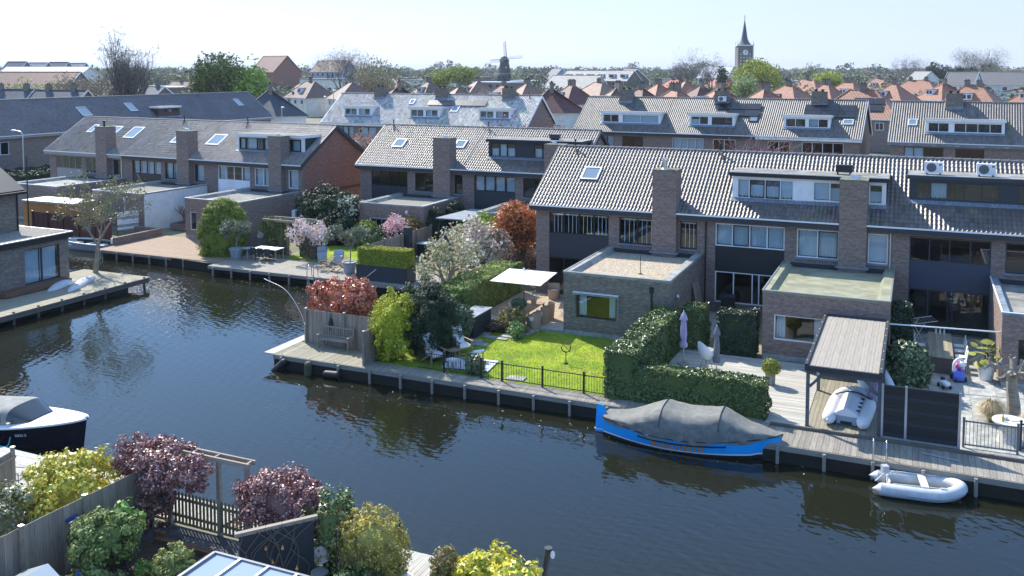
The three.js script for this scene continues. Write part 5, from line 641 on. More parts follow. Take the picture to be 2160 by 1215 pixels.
{
  const t = thing('dining_table', 'long teak garden table on the beige patio', 'table', -17.95, 0.045, -42.6); for (let i = 0; i < 8; i++) nb().board(-0.48 + i * 0.12, -0.364 + i * 0.12, 0.71, 0.745, -1.35, 1.35, 2).mesh('top_board', teak, t); for (const x of [-0.42, 0.42]) for (const z of [-1.25, 1.25]) nb().box(x - 0.04, x + 0.04, 0, 0.71, z - 0.04, z + 0.04).mesh('leg', teak, t); nb().box(-0.38, 0.38, 0.62, 0.705, -1.28, -1.24).box(-0.38, 0.38, 0.62, 0.705, 1.24, 1.28).mesh('apron', teak, t);
  nb().box(-0.03, 0.03, 0.18, 0.25, -1.2, 1.2).mesh('stretcher', teak, t);
  wickerChair(-18.75, -41.85, Math.PI / 2, 'wicker chair at the table on the hedge side'); wickerChair(-18.75, -43.1, Math.PI / 2, 'wicker chair on the hedge side of the table, at its house end'); wickerChair(-17.2, -41.75, -Math.PI / 2, 'wicker chair at the lawn corner of the table'); wickerChair(-17.15, -42.75, -Math.PI / 2, 'wicker chair at the middle of the table facing the hedge'); wickerChair(-17.2, -43.6, -Math.PI / 2 + 0.2, 'wicker chair at the house end of the table facing the hedge');
  wickerChair(-18.4, -47.6, 0.25, 'wicker armchair with pale cushion against the house wall'); wickerChair(-16.7, -47.4, -0.3, 'wicker armchair beside the extension wall');
  const st = thing('side_table', 'small low table between the wicker armchairs', 'table', -17.55, 0.045, -47.5); nb().cyl(0, 0, 0.4, 0.43, 0.24, 0.24, 18).cyl(0, 0, 0, 0.4, 0.03, 0.03, 8).cyl(0, 0, 0, 0.02, 0.18, 0.18, 14).mesh('top', plastic, st);
  const pp = thing('potted_plant', 'small potted plant on the low table by the house', 'plant', -17.55, 0.475, -47.5); pot(pp, 0.08, 0.14, whiteBoard); put(leaves(rng(3), 160, (r) => ball(r, 0.16, 0.22, 0.16, () => 1, 0.28, 0.6), 0.07, LIME), 'foliage', leafMat, pp);
  const tp = thing('potted_plant', 'wide dark pot with grey-green herbs on the teak table', 'plant', -18.0, 0.79, -41.75); pot(tp, 0.24, 0.26, anthracite); put(leaves(rng(4), 900, (r) => ball(r, 0.4, 0.26, 0.4, () => 1, 0.38, 0.6), 0.06, GREYG, { long: 3 }), 'foliage', leafMat, tp);
  const ln = thing('lantern', 'wicker lantern on the far end of the teak table', 'lantern', -17.85, 0.79, -43.3); nb().cyl(0, 0, 0, 0.28, 0.13, 0.16, 14).mesh('body', wicker, ln); nb().cyl(0, 0, 0.28, 0.32, 0.1, 0.06, 14).mesh('rim', teak, ln);
  const pl = thing('parasol', 'large open white parasol over the teak table', 'parasol', -18.2, 0.045, -42.85); nb().cyl(0, 0, 0, 2.62, 0.028, 0.028, 10).mesh('pole', wood([0.5, 0.3, 0.18], [0.62, 0.4, 0.25], 70), pl); nb().cyl(0, 0, 0, 0.06, 0.3, 0.28, 18).mesh('base', concrete, pl);
  const a = [[-1.2, 1.55], [1.52, 1.55], [1.2, -1.6], [-1.5, -1.5]], ap = V(0, 2.6, 0), eave = 2.24, cn = nb(); const N = 8; for (let i = 0; i < 4; i++) { const p = a[i], q = a[(i + 1) % 4], pt = (s, m) => { const e = V(p[0] + (q[0] - p[0]) * s, eave, p[1] + (q[1] - p[1]) * s), c = ap.clone().lerp(e, m); c.y -= 0.012 * Math.sin(Math.PI * m); return c; }; for (let s = 0; s < N; s++) for (let m = 0; m < N; m++) cn.quad(pt(s / N, m / N), pt((s + 1) / N, m / N), pt((s + 1) / N, (m + 1) / N), pt(s / N, (m + 1) / N)); }
  const cm = cn.mesh('canopy', PH({ color: rgb(0.80, 0.80, 0.79), roughness: 0.9, transmission: 0.12, thickness: 0 }), pl); for (const [x, z] of a) nb().rod(V(0, 2.54, 0), V(x * 0.97, eave - 0.04, z * 0.97), 0.012, 0.012, 5).mesh('rib', teak, pl); nb().sphere(0, 2.64, 0, 0.06).mesh('finial', whiteBoard, pl);
  const lg = thing('sun_lounger', 'low lounger with mauve cushion by the extension wall', 'lounger', -16.35, 0.045, -44.2, 0.6); nb().turned(0.6, 0.06, 1.0, 0, 0.32, 0.3).turned(0.6, 0.06, 0.7, 0, 0.52, -0.45, 0, -0.7 + 0.0).mesh('cushion', paint(0.36, 0.33, 0.42, 0.9), lg); for (const sx of [-0.26, 0.26]) for (const z of [-0.3, 0.7]) nb().rod(V(sx, 0, z), V(sx * 0.6, 0.3, z - 0.15), 0.015).mesh('leg', steel, lg);
}
{ const t = thing('sundial', 'dark metal armillary sundial on a stem in the lawn', 'sundial', -13.81, 0, -37.2); nb().cyl(0, 0, 0, 0.05, 0.12, 0.08, 12).cyl(0, 0, 0.05, 0.5, 0.02, 0.02, 8).mesh('stem', black, t); const g = new THREE.TorusGeometry(0.2, 0.025, 6, 20, Math.PI * 1.15); g.rotateZ(Math.PI * 0.95); g.rotateY(0.3); g.translate(0, 0.72, 0); nb().add(g).mesh('ring', black, t); nb().rod(V(-0.24, 0.95, 0.05), V(0.2, 0.52, -0.05), 0.012).mesh('arrow', black, t); }
{ const t = thing('awning', 'closed awning cassette over the grey extension window', 'awning', -13.9, 2.02, -41.55); nb().box(-1.15, 1.15, 0, 0.1, 0, 0.16).mesh('cassette', leadMat, t); nb().box(-1.15, 1.15, 0.102, 0.125, 0.0, 0.19).mesh('cover', white, t); for (const x of [-1.12, 1.12]) nb().box(x - 0.02, x + 0.02, -1.1, -0.003, 0.02, 0.05).mesh('guide_rail', leadMat, t); }
{ const t = thing('roof_aerial', 'thin upright rod standing in the roof gravel', 'pole', -12.3, 2.8, -43.6); nb().cyl(0, 0, 0, 0.95, 0.018, 0.018, 6).mesh('rod', brownPaint, t); nb().cyl(0, 0, 0, 0.03, 0.1, 0.1, 10).mesh('foot', brownPaint, t); }
{ const t = thing('leaning_planks', 'bundle of old planks leaning on the extension side wall', 'planks', -10.2, 0, -46.6); for (let i = 0; i < 7; i++) nb().bar(V(0.32, 0.0, -0.6 + i * 0.2), V(-0.06, 2.1 - 0.15 * (i % 3), -0.5 + i * 0.17), 0.12, 0.03).mesh('plank', fenceGrey[i % 4], t); }
{ const t = thing('wall_lamp', 'white lamp on the side wall of the grey extension', 'lamp', -10.33, 2.1, -42.6); nb().sphere(0.12, 0, 0, 0.1, 0.12, 0.1).box(0, 0.05, -0.05, 0.05, -0.05, 0.05).mesh('body', zinc, t); }
{ const t = thing('wheelie_bin', 'black wheeled bin beside the white-framed door', 'bin', -8.85, 0, -48.1); nb().prism([[-0.28, 0.05], [0.28, 0.05], [0.33, 1.0], [-0.33, 1.0]], -0.3, 0.3).mesh('body', black, t); nb().box(-0.35, 0.35, 1.003, 1.07, -0.36, 0.33).mesh('lid', anthracite, t); for (const s of [-0.24, 0.24]) { const g = new THREE.CylinderGeometry(0.1, 0.1, 0.05, 14); g.rotateZ(Math.PI / 2); g.translate(s, 0.1, -0.3); nb().add(g).mesh('wheel', rubber, t); } }
function closedParasol(x, z, h, mat, label, s = 1) { const t = thing('closed_parasol', label, 'parasol', x, 0, z); nb().cyl(0, 0, 0, h, 0.022, 0.022, 8).mesh('pole', steel, t); const n = 14, P = []; const prof = [[0.03, h - 0.02], [0.1, h - 0.16], [0.16, h - 0.38], [0.09, h - 0.42], [0.115, h - 0.7], [0.14, h - 1.0], [0.12, h - 1.25], [0.09, h - 1.3], [0.17, h - 1.42], [0.15, h - 1.58]]; const g = new THREE.LatheGeometry(prof.map((p) => new THREE.Vector2(p[0] * s, p[1])), 20), q = g.attributes.position; for (let i = 0; i < q.count; i++) { const a = Math.atan2(q.getZ(i), q.getX(i)), k = 1 + 0.16 * Math.sin(a * 6 + q.getY(i) * 2); q.setX(i, q.getX(i) * k); q.setZ(i, q.getZ(i) * k); } g.computeVertexNormals(); nb().add(g).mesh('folded_canopy', mat, t); nb().sphere(0, h, 0, 0.03).mesh('finial', steel, t); nb().cyl(0, 0, 0, 0.07, 0.26, 0.24, 18).mesh('base', concrete, t); return t; }
closedParasol(-9.1, -39.2, 2.35, paint(0.40, 0.34, 0.50, 0.9), 'closed lilac parasol on the bleached deck'); closedParasol(-7.6, -38.9, 1.95, paint(0.16, 0.17, 0.19, 0.9), 'closed dark grey parasol on the bleached deck', 0.9);
{ const t = thing('shell_chair', 'white moulded shell chair behind the low hedge', 'chair', -8.05, 0, -38.95, 2.4); const g = new THREE.SphereGeometry(0.36, 20, 14, 0, Math.PI * 2, Math.PI * 0.42, Math.PI * 0.58), p = g.attributes.position; for (let i = 0; i < p.count; i++) { const z = p.getZ(i); if (z < 0) p.setY(i, p.getY(i) + 0.9 * -z * Math.max(0, (p.getY(i) + 0.36) / 0.36)); } g.computeVertexNormals(); g.scale(1, 1, 1); g.translate(0, 0.78, 0); nb().add(g).mesh('shell', whiteBoard, t); for (let i = 0; i < 4; i++) { const a = i * 1.57 + 0.78; nb().rod(V(Math.cos(a) * 0.3, 0, Math.sin(a) * 0.3), V(Math.cos(a) * 0.1, 0.45, Math.sin(a) * 0.1), 0.014).mesh('leg', teak, t); } }
{ const t = thing('potted_bush', 'yellow-green bush in a tall white pot on the bleached deck', 'plant', -5.25, 0, -38.1); nb().cyl(0, 0, 0, 0.48, 0.19, 0.21, 20).mesh('pot', concrete, t); put(leaves(rng(44), 1500, (r) => ball(r, 0.34, 0.34, 0.34, lumpy(4, 0.3), 0.72, 0.6), 0.05, [[0.3, 0.3, 0.05], [0.22, 0.25, 0.05]], { long: 2.4 }), 'foliage', leafMat, t); }
// ---------------------------------------------------------------- canopy and third garden
{
  const t = thing('timber_canopy', 'open timber canopy with plank-covered flat roof over the upturned dinghy', 'canopy', -2.18, 0, -37.55), D = paint(0.035, 0.036, 0.04, 0.6), postMat = wood([0.30, 0.31, 0.32], [0.44, 0.45, 0.46], 71);
  const rt = woodTex([0.55, 0.51, 0.46], [0.68, 0.65, 0.60], 74), roofM = [0.95, 1, 1.04, 0.98].map((k) => S({ map: rt, color: rgb(k, k, k * 0.99), roughness: 0.9, bumpMap: grainBump, bumpScale: 0.002 }));
  for (let i = 0; i < 20; i++) nb().board(-1.17 + i * 0.117, -1.057 + i * 0.117, 2.26, 2.285 + (i % 2) * 0.006, -3.6, 3.62, 2).mesh('roof_plank', roofM[(i * 7) % 4], t);
  nb().box(-1.17, 1.17, 2.2, 2.255, -3.6, 3.62).mesh('roof_board', D, t);
  for (const s of [-1, 1]) nb().box(s * 1.24 - 0.055, s * 1.24 + 0.055, 2.1, 2.36, -3.72, 3.74).mesh('edge_trim', D, t);
  for (const z of [-3.67, 3.68]) nb().box(-1.18, 1.18, 2.1, z < 0 ? 2.36 : 2.29, z - 0.05, z + 0.05).mesh('edge_trim', D, t);
  for (const x of [-1.2, 1.2]) for (const z of [-0.6, 3.45]) { nb().box(x - 0.06, x + 0.06, -0.1, 2.09, z - 0.06, z + 0.06).mesh('post', postMat, t); }
  nb().box(-1.2, -1.08, -0.1, 2.09, -3.4, -3.28).mesh('post', teak, t);
  nb().box(-1.13, 1.13, 1.92, 2.095, 3.4, 3.5).mesh('beam', postMat, t); for (const x of [-1.2, 1.2]) nb().box(x - 0.045, x + 0.045, 1.95, 2.095, -3.5, 3.38).mesh('beam', postMat, t);
  for (const s of [-1, 1]) nb().bar(V(s * 1.14, 1.45, 3.45), V(s * 0.72, 1.93, 3.45), 0.06, 0.09).mesh('brace', postMat, t);
  for (let i = 0; i < 10; i++) nb().board(-1.05, 1.15, 0.1 + i * 0.19, 0.275 + i * 0.19, -3.35, -3.32, 0).mesh('back_board', woodRed[i % 4], t);
  for (let i = 0; i < 9; i++) nb().board(1.24, 1.26, 0.1 + i * 0.21, 0.3 + i * 0.21, -3.3, -0.7, 2).mesh('side_board', black, t);
  for (let i = 0; i < 6; i++) nb().sphere(-0.95 + i * 0.35, 1.78 - 0.1 * Math.sin(i / 5 * 3.14), 0.6, 0.035).rod(V(-0.95 + i * 0.35, 1.8, 0.6), V(-0.95 + i * 0.35, 1.93, 0.6), 0.006, 0.006, 4).mesh('light_bulb', plastic, t);
  const sp = nb(); for (let i = 0; i < 7; i++) for (const s of [-1, 1]) sp.sphere(s * 1.24, 2.39, -3.2 + i * 1.1, 0.025, 0.025, 0.025, 6); sp.mesh('bolt_cap', plastic, t);
  nb().sphere(-0.85, 2.0, 3.56, 0.06).mesh('ball_lamp', plastic, t);
}
const pvc = S({ color: rgb(0.74, 0.74, 0.74), roughness: 0.55 }), pvcGrey = S({ map: mottle([0.72, 0.72, 0.71], [0.80, 0.80, 0.79], 6, 1.5), roughness: 0.5 }), pvcBlue = paint(0.30, 0.36, 0.42, 0.5);
{ // upturned inflatable: tubes below, bottom skin on top
  const t = thing('upturned_dinghy', 'white inflatable dinghy lying upside down under the canopy', 'boat', -2.0, 0.0, -36.05, -0.06), path = [V(-0.58, 0.27, 1.5), V(-0.6, 0.27, 0.6), V(-0.58, 0.27, -0.5), V(-0.42, 0.3, -1.15), V(0, 0.34, -1.4), V(0.42, 0.3, -1.15), V(0.58, 0.27, -0.5), V(0.6, 0.27, 0.6), V(0.58, 0.27, 1.5)];
  nb().tube(path, 0.24, 14, 60).mesh('tube', pvc, t); for (const s of [-0.58, 0.58]) { const g = new THREE.SphereGeometry(0.24, 14, 10); g.scale(1, 1, 1.5); g.translate(s, 0.27, 1.5); nb().add(g).sphere(s, 0.27, 1.85, 0.05).mesh('tube_end', pvc, t); }
  nb().prism([[-0.45, 0.35], [-0.3, 0.5], [0, 0.66], [0.3, 0.5], [0.45, 0.35]], -0.7, 1.42).mesh('hull_skin', pvc, t); const f = new THREE.ConeGeometry(0.5, 0.75, 4, 1); nb().quad(V(-0.45, 0.35, -0.7), V(0, 0.66, -0.7), V(0, 0.55, -1.25), V(-0.3, 0.45, -1.1)).quad(V(0, 0.66, -0.7), V(0.45, 0.35, -0.7), V(0.3, 0.45, -1.1), V(0, 0.55, -1.25)).mesh('bow_skin', pvc, t);
  nb().box(-0.34, 0.34, 0.05, 0.46, 1.36, 1.415).mesh('transom', pvcBlue, t); nb().box(-0.2, 0.2, 0.06, 0.16, 1.416, 1.43).mesh('drain_plate', black, t);
  nb().tube([V(-0.83, 0.3, -0.35), V(-0.6, 0.52, -0.35), V(0, 0.7, -0.35), V(0.6, 0.52, -0.35), V(0.83, 0.3, -0.35)], 0.03, 6, 20).mesh('strap', anthracite, t);
  for (let i = 0; i < 4; i++) nb().box(0.28, 0.42, 0.5 - 0.04, 0.52, -0.3 + i * 0.45, -0.26 + i * 0.45).mesh('loop', anthracite, t);
}
{ const t = thing('stowed_dinghy', 'second white inflatable leaning behind the upturned one', 'boat', -1.35, 0.05, -38.6, 0.4), p = [V(-0.5, 0.2, 0.8), V(-0.5, 0.55, 0.2), V(-0.45, 0.8, -0.5), V(0, 0.95, -0.8), V(0.4, 0.8, -0.5), V(0.45, 0.55, 0.2), V(0.45, 0.2, 0.8)]; nb().tube(p, 0.2, 12, 40).mesh('tube', pvc, t); nb().quad(V(-0.45, 0.25, 0.7), V(0.42, 0.25, 0.7), V(0.3, 0.8, -0.5), V(-0.35, 0.8, -0.5)).mesh('floor_skin', pvcGrey, t); }
{ const t = thing('folded_cover', 'crumpled mauve flowered cover beside the upturned dinghy', 'cover', -1.25, 0.0, -37.0), g = new THREE.IcosahedronGeometry(0.5, 4), p = g.attributes.position, n = noise2(8, 16); for (let i = 0; i < p.count; i++) { const k = 0.7 + 0.6 * n(p.getX(i) * 5 + p.getZ(i) * 3, p.getY(i) * 5); p.setXYZ(i, p.getX(i) * k * 0.5, Math.max(0, p.getY(i) * k * 1.1 + 0.45), p.getZ(i) * k * 1.3); } g.computeVertexNormals(); nb().add(g).mesh('cloth', S({ map: gravelTex([0.45, 0.40, 0.50], [0.75, 0.70, 0.76], 37), roughness: 1 }), t); }
{ const t = thing('pool_ladder', 'steel swimming ladder hooked over the boardwalk by the grey dinghy', 'ladder', -0.86, 0, -31.9); for (const s of [-0.2, 0.2]) nb().tube([V(s, 0.02, -0.35), V(s, 0.6, -0.3), V(s, 0.68, -0.1), V(s, 0.55, 0.06), V(s, -0.3, 0.08), V(s, -1.0, 0.08)], 0.02, 8, 30).mesh('rail', steel, t); for (const y of [-0.12, -0.42, -0.75]) nb().box(-0.2, 0.2, y, y + 0.03, 0.03, 0.13).mesh('rung', steel, t); }
{ const t = thing('terrace_ladder', 'steel swimming ladder on the grey terrace before the photinia', 'ladder', -34.2, 0, -46.78); for (const s of [-0.24, 0.24]) nb().tube([V(s, 0.02, -0.35), V(s, 0.62, -0.3), V(s, 0.7, -0.1), V(s, 0.55, 0.08), V(s, -0.3, 0.1), V(s, -1.0, 0.1)], 0.028, 8, 30).mesh('rail', steel, t); for (const y of [-0.12, -0.42]) nb().box(-0.24, 0.24, y, y + 0.04, 0.05, 0.15).mesh('rung', steel, t); }
{ const t = thing('boat_hook', 'pale boat hook lying on the boardwalk before the panel fence', 'pole', 0.95, 0.02, -32.95); nb().rod(V(-0.55, 0.02, -0.1), V(0.6, 0.02, 0.12), 0.02).mesh('pole', pvcBlue, t); }
{ const t = thing('awning_bar', 'white bar spanning between the two extensions over the slab patio', 'bar', 1.2, 2.15, -41.5); nb().rod(V(-2.15, 0.05, 0.3), V(2.1, 0, -0.4), 0.03, 0.03, 8).mesh('bar', white, t); nb().box(-2.2, -2.1, -2.15, 0.03, 0.25, 0.33).mesh('bracket', black, t); }
{ const t = thing('garden_table', 'mossy plank table with white chairs on the slab patio', 'table', 1.15, 0, -44.2); for (let i = 0; i < 6; i++) nb().board(-0.48 + i * 0.16, -0.324 + i * 0.16, 0.71, 0.75, -2.0, 2.0, 2).mesh('top_board', deckOlive[(i + (i > 3 ? 2 : 0)) % 4], t); for (const z of [-1.8, 1.8]) nb().box(-0.4, 0.4, 0, 0.71, z - 0.05, z + 0.05).mesh('trestle', fenceDark[0], t); }
for (const [x, z, ry] of [[1.95, -45.4, -1.57], [1.95, -44.6, -1.57], [1.95, -43.7, -1.57], [1.95, -43.0, -1.57], [0.35, -44.9, 1.57], [0.35, -43.9, 1.57]]) { const t = thing('patio_chair', x > 1 ? 'white moulded chair on the palm side of the mossy plank table' : 'white moulded chair on the canopy side of the mossy plank table', 'chair', x, 0, z, ry, 'chairs at the mossy table'); nb().turned(0.42, 0.03, 0.42, 0, 0.45, 0).mesh('seat', whiteBoard, t); nb().turned(0.42, 0.42, 0.03, 0, 0.7, -0.22, 0, -0.15).mesh('backrest', whiteBoard, t); for (const a of [-0.17, 0.17]) for (const b of [-0.17, 0.17]) nb().rod(V(a * 1.2, 0, b * 1.2), V(a, 0.44, b), 0.013).mesh('leg', zinc, t); }
for (let i = 0; i < 3; i++) { const t = thing('bottle', 'white bottle standing on the mossy table end', 'bottle', 1.0 + i * 0.17, 0.75, -45.9, 0, 'bottles on the mossy table'); nb().lathe([[0.01, 0], [0.04, 0], [0.04, 0.18], [0.015, 0.24], [0.015, 0.3], [0.001, 0.3]], 0, 0, 0, 12).mesh('bottle', whiteBoard, t); }
{ const t = thing('drying_rack', 'folding laundry rack before the dark glass doors', 'drying rack', 0.15, 0, -46.9, 0.3); for (const s of [-0.45, 0.45]) { nb().rod(V(-0.3, 0, s), V(0.25, 1.0, s), 0.015).rod(V(0.3, 0, s), V(-0.25, 1.0, s), 0.015).mesh('leg', whiteBoard, t); nb().rod(V(-0.85, 1.2, s), V(0, 1.0, s), 0.014).rod(V(0, 1.0, s), V(0.85, 1.15, s), 0.014).mesh('wing_frame', whiteBoard, t); } for (let i = 0; i < 12; i++) { const x = -0.8 + i * 0.145, y = x < 0 ? 1.0 - x * 0.235 : 1.0 + x * 0.176; nb().rod(V(x, y, -0.45), V(x, y, 0.45), 0.007, 0.007, 4).mesh('wire', whiteBoard, t); } }
{ // palm in a white pot
  const t = thing('potted_palm', 'yellow-green fan palm in a large white pot', 'plant', 2.85, 0, -42.3); pot(t, 0.36, 0.7, whiteBoard); nb().cyl(0, 0, 0.6, 1.15, 0.09, 0.07, 10).mesh('trunk', S({ map: woodTex([0.2, 0.15, 0.1], [0.36, 0.28, 0.18], 72), roughness: 1 }), t);
  const r = rng(61), pm = PH({ color: rgb(0.34, 0.36, 0.05), roughness: 0.55, transmission: 0.25, thickness: 0 }); for (let k = 0; k < 15; k++) { const a = k * 2.4 + r() * 0.4, el = 0.95 - 0.13 * k + 0.2 * r(), d = V(Math.cos(a) * Math.cos(el), Math.sin(el), Math.sin(a) * Math.cos(el)), b = nb(), s0 = V(0, 1.12, 0), c = s0.clone().addScaledVector(d, 0.4); b.rod(s0, c, 0.01, 0.008, 4); const u = V(0, 1, 0).cross(d).normalize(), up = V().crossVectors(d, u); for (let i = -6; i <= 6; i++) { const f = i * 0.17, tip = c.clone().addScaledVector(d, 0.36 * Math.cos(f)).addScaledVector(u, 0.36 * Math.sin(f)); tip.y -= 0.05; const m = c.clone().lerp(tip, 0.55), w = u.clone().multiplyScalar(Math.cos(f)).addScaledVector(d, -Math.sin(f)).multiplyScalar(0.05); b.quad(c, m.clone().add(w), tip, m.clone().sub(w)); } b.mesh('frond', pm, t); }
}
{ // ride-on toy
  const t = thing('ride_on_toy_car', 'white, pink and blue ride-on toy car on the slab patio', 'toy', 1.8, 0, -41.7, 0.3), blue = paint(0.10, 0.17, 0.62, 0.35), pink = paint(0.75, 0.08, 0.28, 0.35); const s = new THREE.Shape(); s.moveTo(-0.32, 0.12); s.lineTo(0.32, 0.12); s.quadraticCurveTo(0.38, 0.3, 0.26, 0.42); s.lineTo(-0.28, 0.42); s.quadraticCurveTo(-0.38, 0.3, -0.32, 0.12); const g = new THREE.ExtrudeGeometry(s, { depth: 0.36, bevelEnabled: true, bevelSize: 0.03, bevelThickness: 0.03, bevelSegments: 3 }); g.translate(0, 0, -0.18); g.rotateY(1.3); nb().add(g).mesh('body', blue, t);
  nb().tube([V(-0.24, 0.42, 0.15), V(-0.2, 0.78, 0.1), V(0, 0.9, 0), V(0.2, 0.78, -0.1), V(0.24, 0.42, -0.15)], 0.06, 10, 24).mesh('roof_frame', whiteBoard, t); nb().sphere(0, 0.62, 0, 0.2, 0.14, 0.2).mesh('seat', pink, t); nb().sphere(0.08, 0.72, 0.15, 0.17, 0.12, 0.12).mesh('bonnet', whiteBoard, t); for (const [x, z] of [[-0.2, 0.26], [0.2, 0.2], [-0.2, -0.2], [0.2, -0.26]]) { const w = new THREE.CylinderGeometry(0.1, 0.1, 0.08, 14); w.rotateZ(Math.PI / 2); w.translate(x, 0.1, z); nb().add(w).mesh('wheel', rubber, t); }
}
{ const t = thing('pedal_toy', 'small white and black pedal toy beside the ride-on car', 'toy', 1.25, 0, -40.5, 0.5); const g = new THREE.CapsuleGeometry(0.16, 0.3, 4, 12); g.rotateX(Math.PI / 2); g.scale(1, 0.7, 1); g.translate(0, 0.2, 0); nb().add(g).mesh('body', whiteBoard, t); nb().sphere(0, 0.33, -0.12, 0.1, 0.08, 0.1).mesh('seat', black, t); for (const x of [-0.15, 0.15]) for (const z of [-0.18, 0.18]) { const w = new THREE.CylinderGeometry(0.07, 0.07, 0.05, 12); w.rotateZ(Math.PI / 2); w.translate(x, 0.07, z); nb().add(w).mesh('wheel', rubber, t); } }
tree('pollarded_tree', 'pale pollarded plane tree with knobbly bare crown on the slab patio', 3.5, -38.0, 2.35, { seed: 64, trunk: 0.85, rad: 0.26, levels: 3, kids: [7, 3, 3], spread: 1.1, ratio: 0.34, bend: 0.35, lift: 0.35, mat: barkPale });
for (const [x, z, s, l] of [[2.75, -37.2, 91, 'straw-coloured ornamental grass tuft at the foot of the pollarded tree'], [4.1, -36.6, 92, 'straw-coloured grass tuft behind the wicker table']]) { const t = thing('ornamental_grass', l, 'grass', x, 0, z), r = rng(s), P = [], C = []; for (let i = 0; i < 1500; i++) { const a = r() * 6.28, sp = 0.15 + 0.55 * r(), h = 0.35 + 0.45 * r(), w = 0.008, bx = Math.cos(a) * 0.1 * r(), bz = Math.sin(a) * 0.1 * r(), m = [bx + Math.cos(a) * sp * 0.5, h, bz + Math.sin(a) * sp * 0.5], e = [bx + Math.cos(a) * sp, h * 0.75 - 0.2 * r(), bz + Math.sin(a) * sp], q = [-Math.sin(a) * w, Math.cos(a) * w]; P.push(bx - q[0], 0, bz - q[1], bx + q[0], 0, bz + q[1], ...m, m[0] - q[0], m[1], m[2] - q[1], m[0] + q[0], m[1], m[2] + q[1], ...e); const k = 0.8 + 0.4 * r(); for (let j = 0; j < 6; j++) C.push(0.52 * k, 0.42 * k, 0.24 * k); } const g = new THREE.BufferGeometry(); g.setAttribute('position', new THREE.Float32BufferAttribute(P, 3)); g.setAttribute('color', new THREE.Float32BufferAttribute(C, 3)); g.computeVertexNormals(); put(g, 'blades', leafMat, t); }
{ const t = thing('wicker_table', 'round white wicker table behind the grey railing', 'table', 3.2, 0, -35.45), m = S({ map: mottle([0.72, 0.70, 0.66], [0.86, 0.85, 0.82], 40, 1), roughness: 0.8 }); nb().cyl(0, 0, 0.68, 0.73, 0.58, 0.58, 32).mesh('top', m, t); nb().lathe([[0.42, 0], [0.3, 0.3], [0.42, 0.68]]).mesh('base', m, t); const b = thing('table_bottle', 'yellow-labelled bottle on the white wicker table', 'bottle', 2.95, 0.735, -35.25); nb().lathe([[0.01, 0], [0.04, 0], [0.04, 0.13], [0.015, 0.2], [0.015, 0.25], [0.001, 0.25]], 0, 0, 0, 12).mesh('glass', paint(0.5, 0.36, 0.03, 0.2), b); const p = thing('napkins', 'white folded papers on the wicker table', 'paper', 3.3, 0.735, -35.5); nb().turned(0.3, 0.02, 0.22, 0, 0.01, 0, 0.4).turned(0.2, 0.1, 0.02, -0.25, 0.05, 0.05, 0.8).mesh('paper', whiteBoard, p); }

// ---------------------------------------------------------------- boats
function loft(rows, closed = false) { const n = rows[0].length, P = [], I = []; rows.forEach((r) => r.forEach((p) => P.push(p.x, p.y, p.z))); for (let i = 0; i + 1 < rows.length; i++) for (let j = 0; j + 1 < n; j++) { const a = i * n + j, b = a + 1, c = a + n, d = c + 1; I.push(a, c, d, a, d, b); } const g = new THREE.BufferGeometry(); g.setAttribute('position', new THREE.Float32BufferAttribute(P, 3)); g.setIndex(I); g.computeVertexNormals(); return g; }
function sloop(name, label, x, z, ry, { L, B, sheer, hullMat, bottomMat, stripeMat, stern = 0.5 }) {   // bow towards +x, water level at y = 0
  const t = thing(name, label, 'boat', x, WATER, z, ry), N = 28, bw = (s) => B / 2 * (s < 0.42 ? stern + (1 - stern) * Math.sin(s / 0.42 * Math.PI / 2) : Math.pow(Math.max(0, Math.cos((s - 0.42) / 0.58 * Math.PI / 2)), 0.62)), xs = (s, y) => (s - 0.5) * L + (s > 0.7 ? (s - 0.7) / 0.3 * y * 0.16 : 0);
  const sec = (s, k) => { const top = sheer(s), b = bw(s), y = -0.25 + (top + 0.25) * k, w = b * (0.62 + 0.38 * Math.pow(k, 0.6)) * (s > 0.86 ? 0.25 + 0.75 * (0.4 + 0.6 * k) : 1); return [y, w]; };
  const strip = (k0, k1, n, out = 0) => [-1, 1].map((sd) => { const rows = []; for (let i = 0; i <= N; i++) { const s = i / N, r = []; for (let j = 0; j <= n; j++) { const [y, w] = sec(s, k0 + (k1 - k0) * j / n); r.push(V(xs(s, y), y, sd * (w + out))); } rows.push(sd > 0 ? r : r.reverse()); } return loft(rows); });
  const wl = 0.25 / (sheer(0.4) + 0.25);
  const b = nb(); for (const g of strip(wl + 0.14, 1, 8)) b.add(g); const back = []; for (let j = 0; j <= 8; j++) { const [y, w] = sec(0, wl + 0.14 + (0.86 - wl) * j / 8); back.push([V(xs(0, y), y, w), V(xs(0, y), y, -w)]); } b.add(loft(back)); b.mesh('hull', hullMat, t);
  const s2 = nb(); for (const g of strip(wl + 0.08, wl + 0.14, 2, 0.002)) s2.add(g); s2.mesh('boot_stripe', stripeMat, t); const s3 = nb(); for (const g of strip(0, wl + 0.08, 4)) s3.add(g); const bk = []; for (let j = 0; j <= 4; j++) { const [y, w] = sec(0, (wl + 0.14) * j / 4); bk.push([V(xs(0, y), y, w), V(xs(0, y), y, -w)]); } s3.add(loft(bk)); s3.mesh('bottom', bottomMat, t);
  return { t, bw, xs, sec, sheer };
}
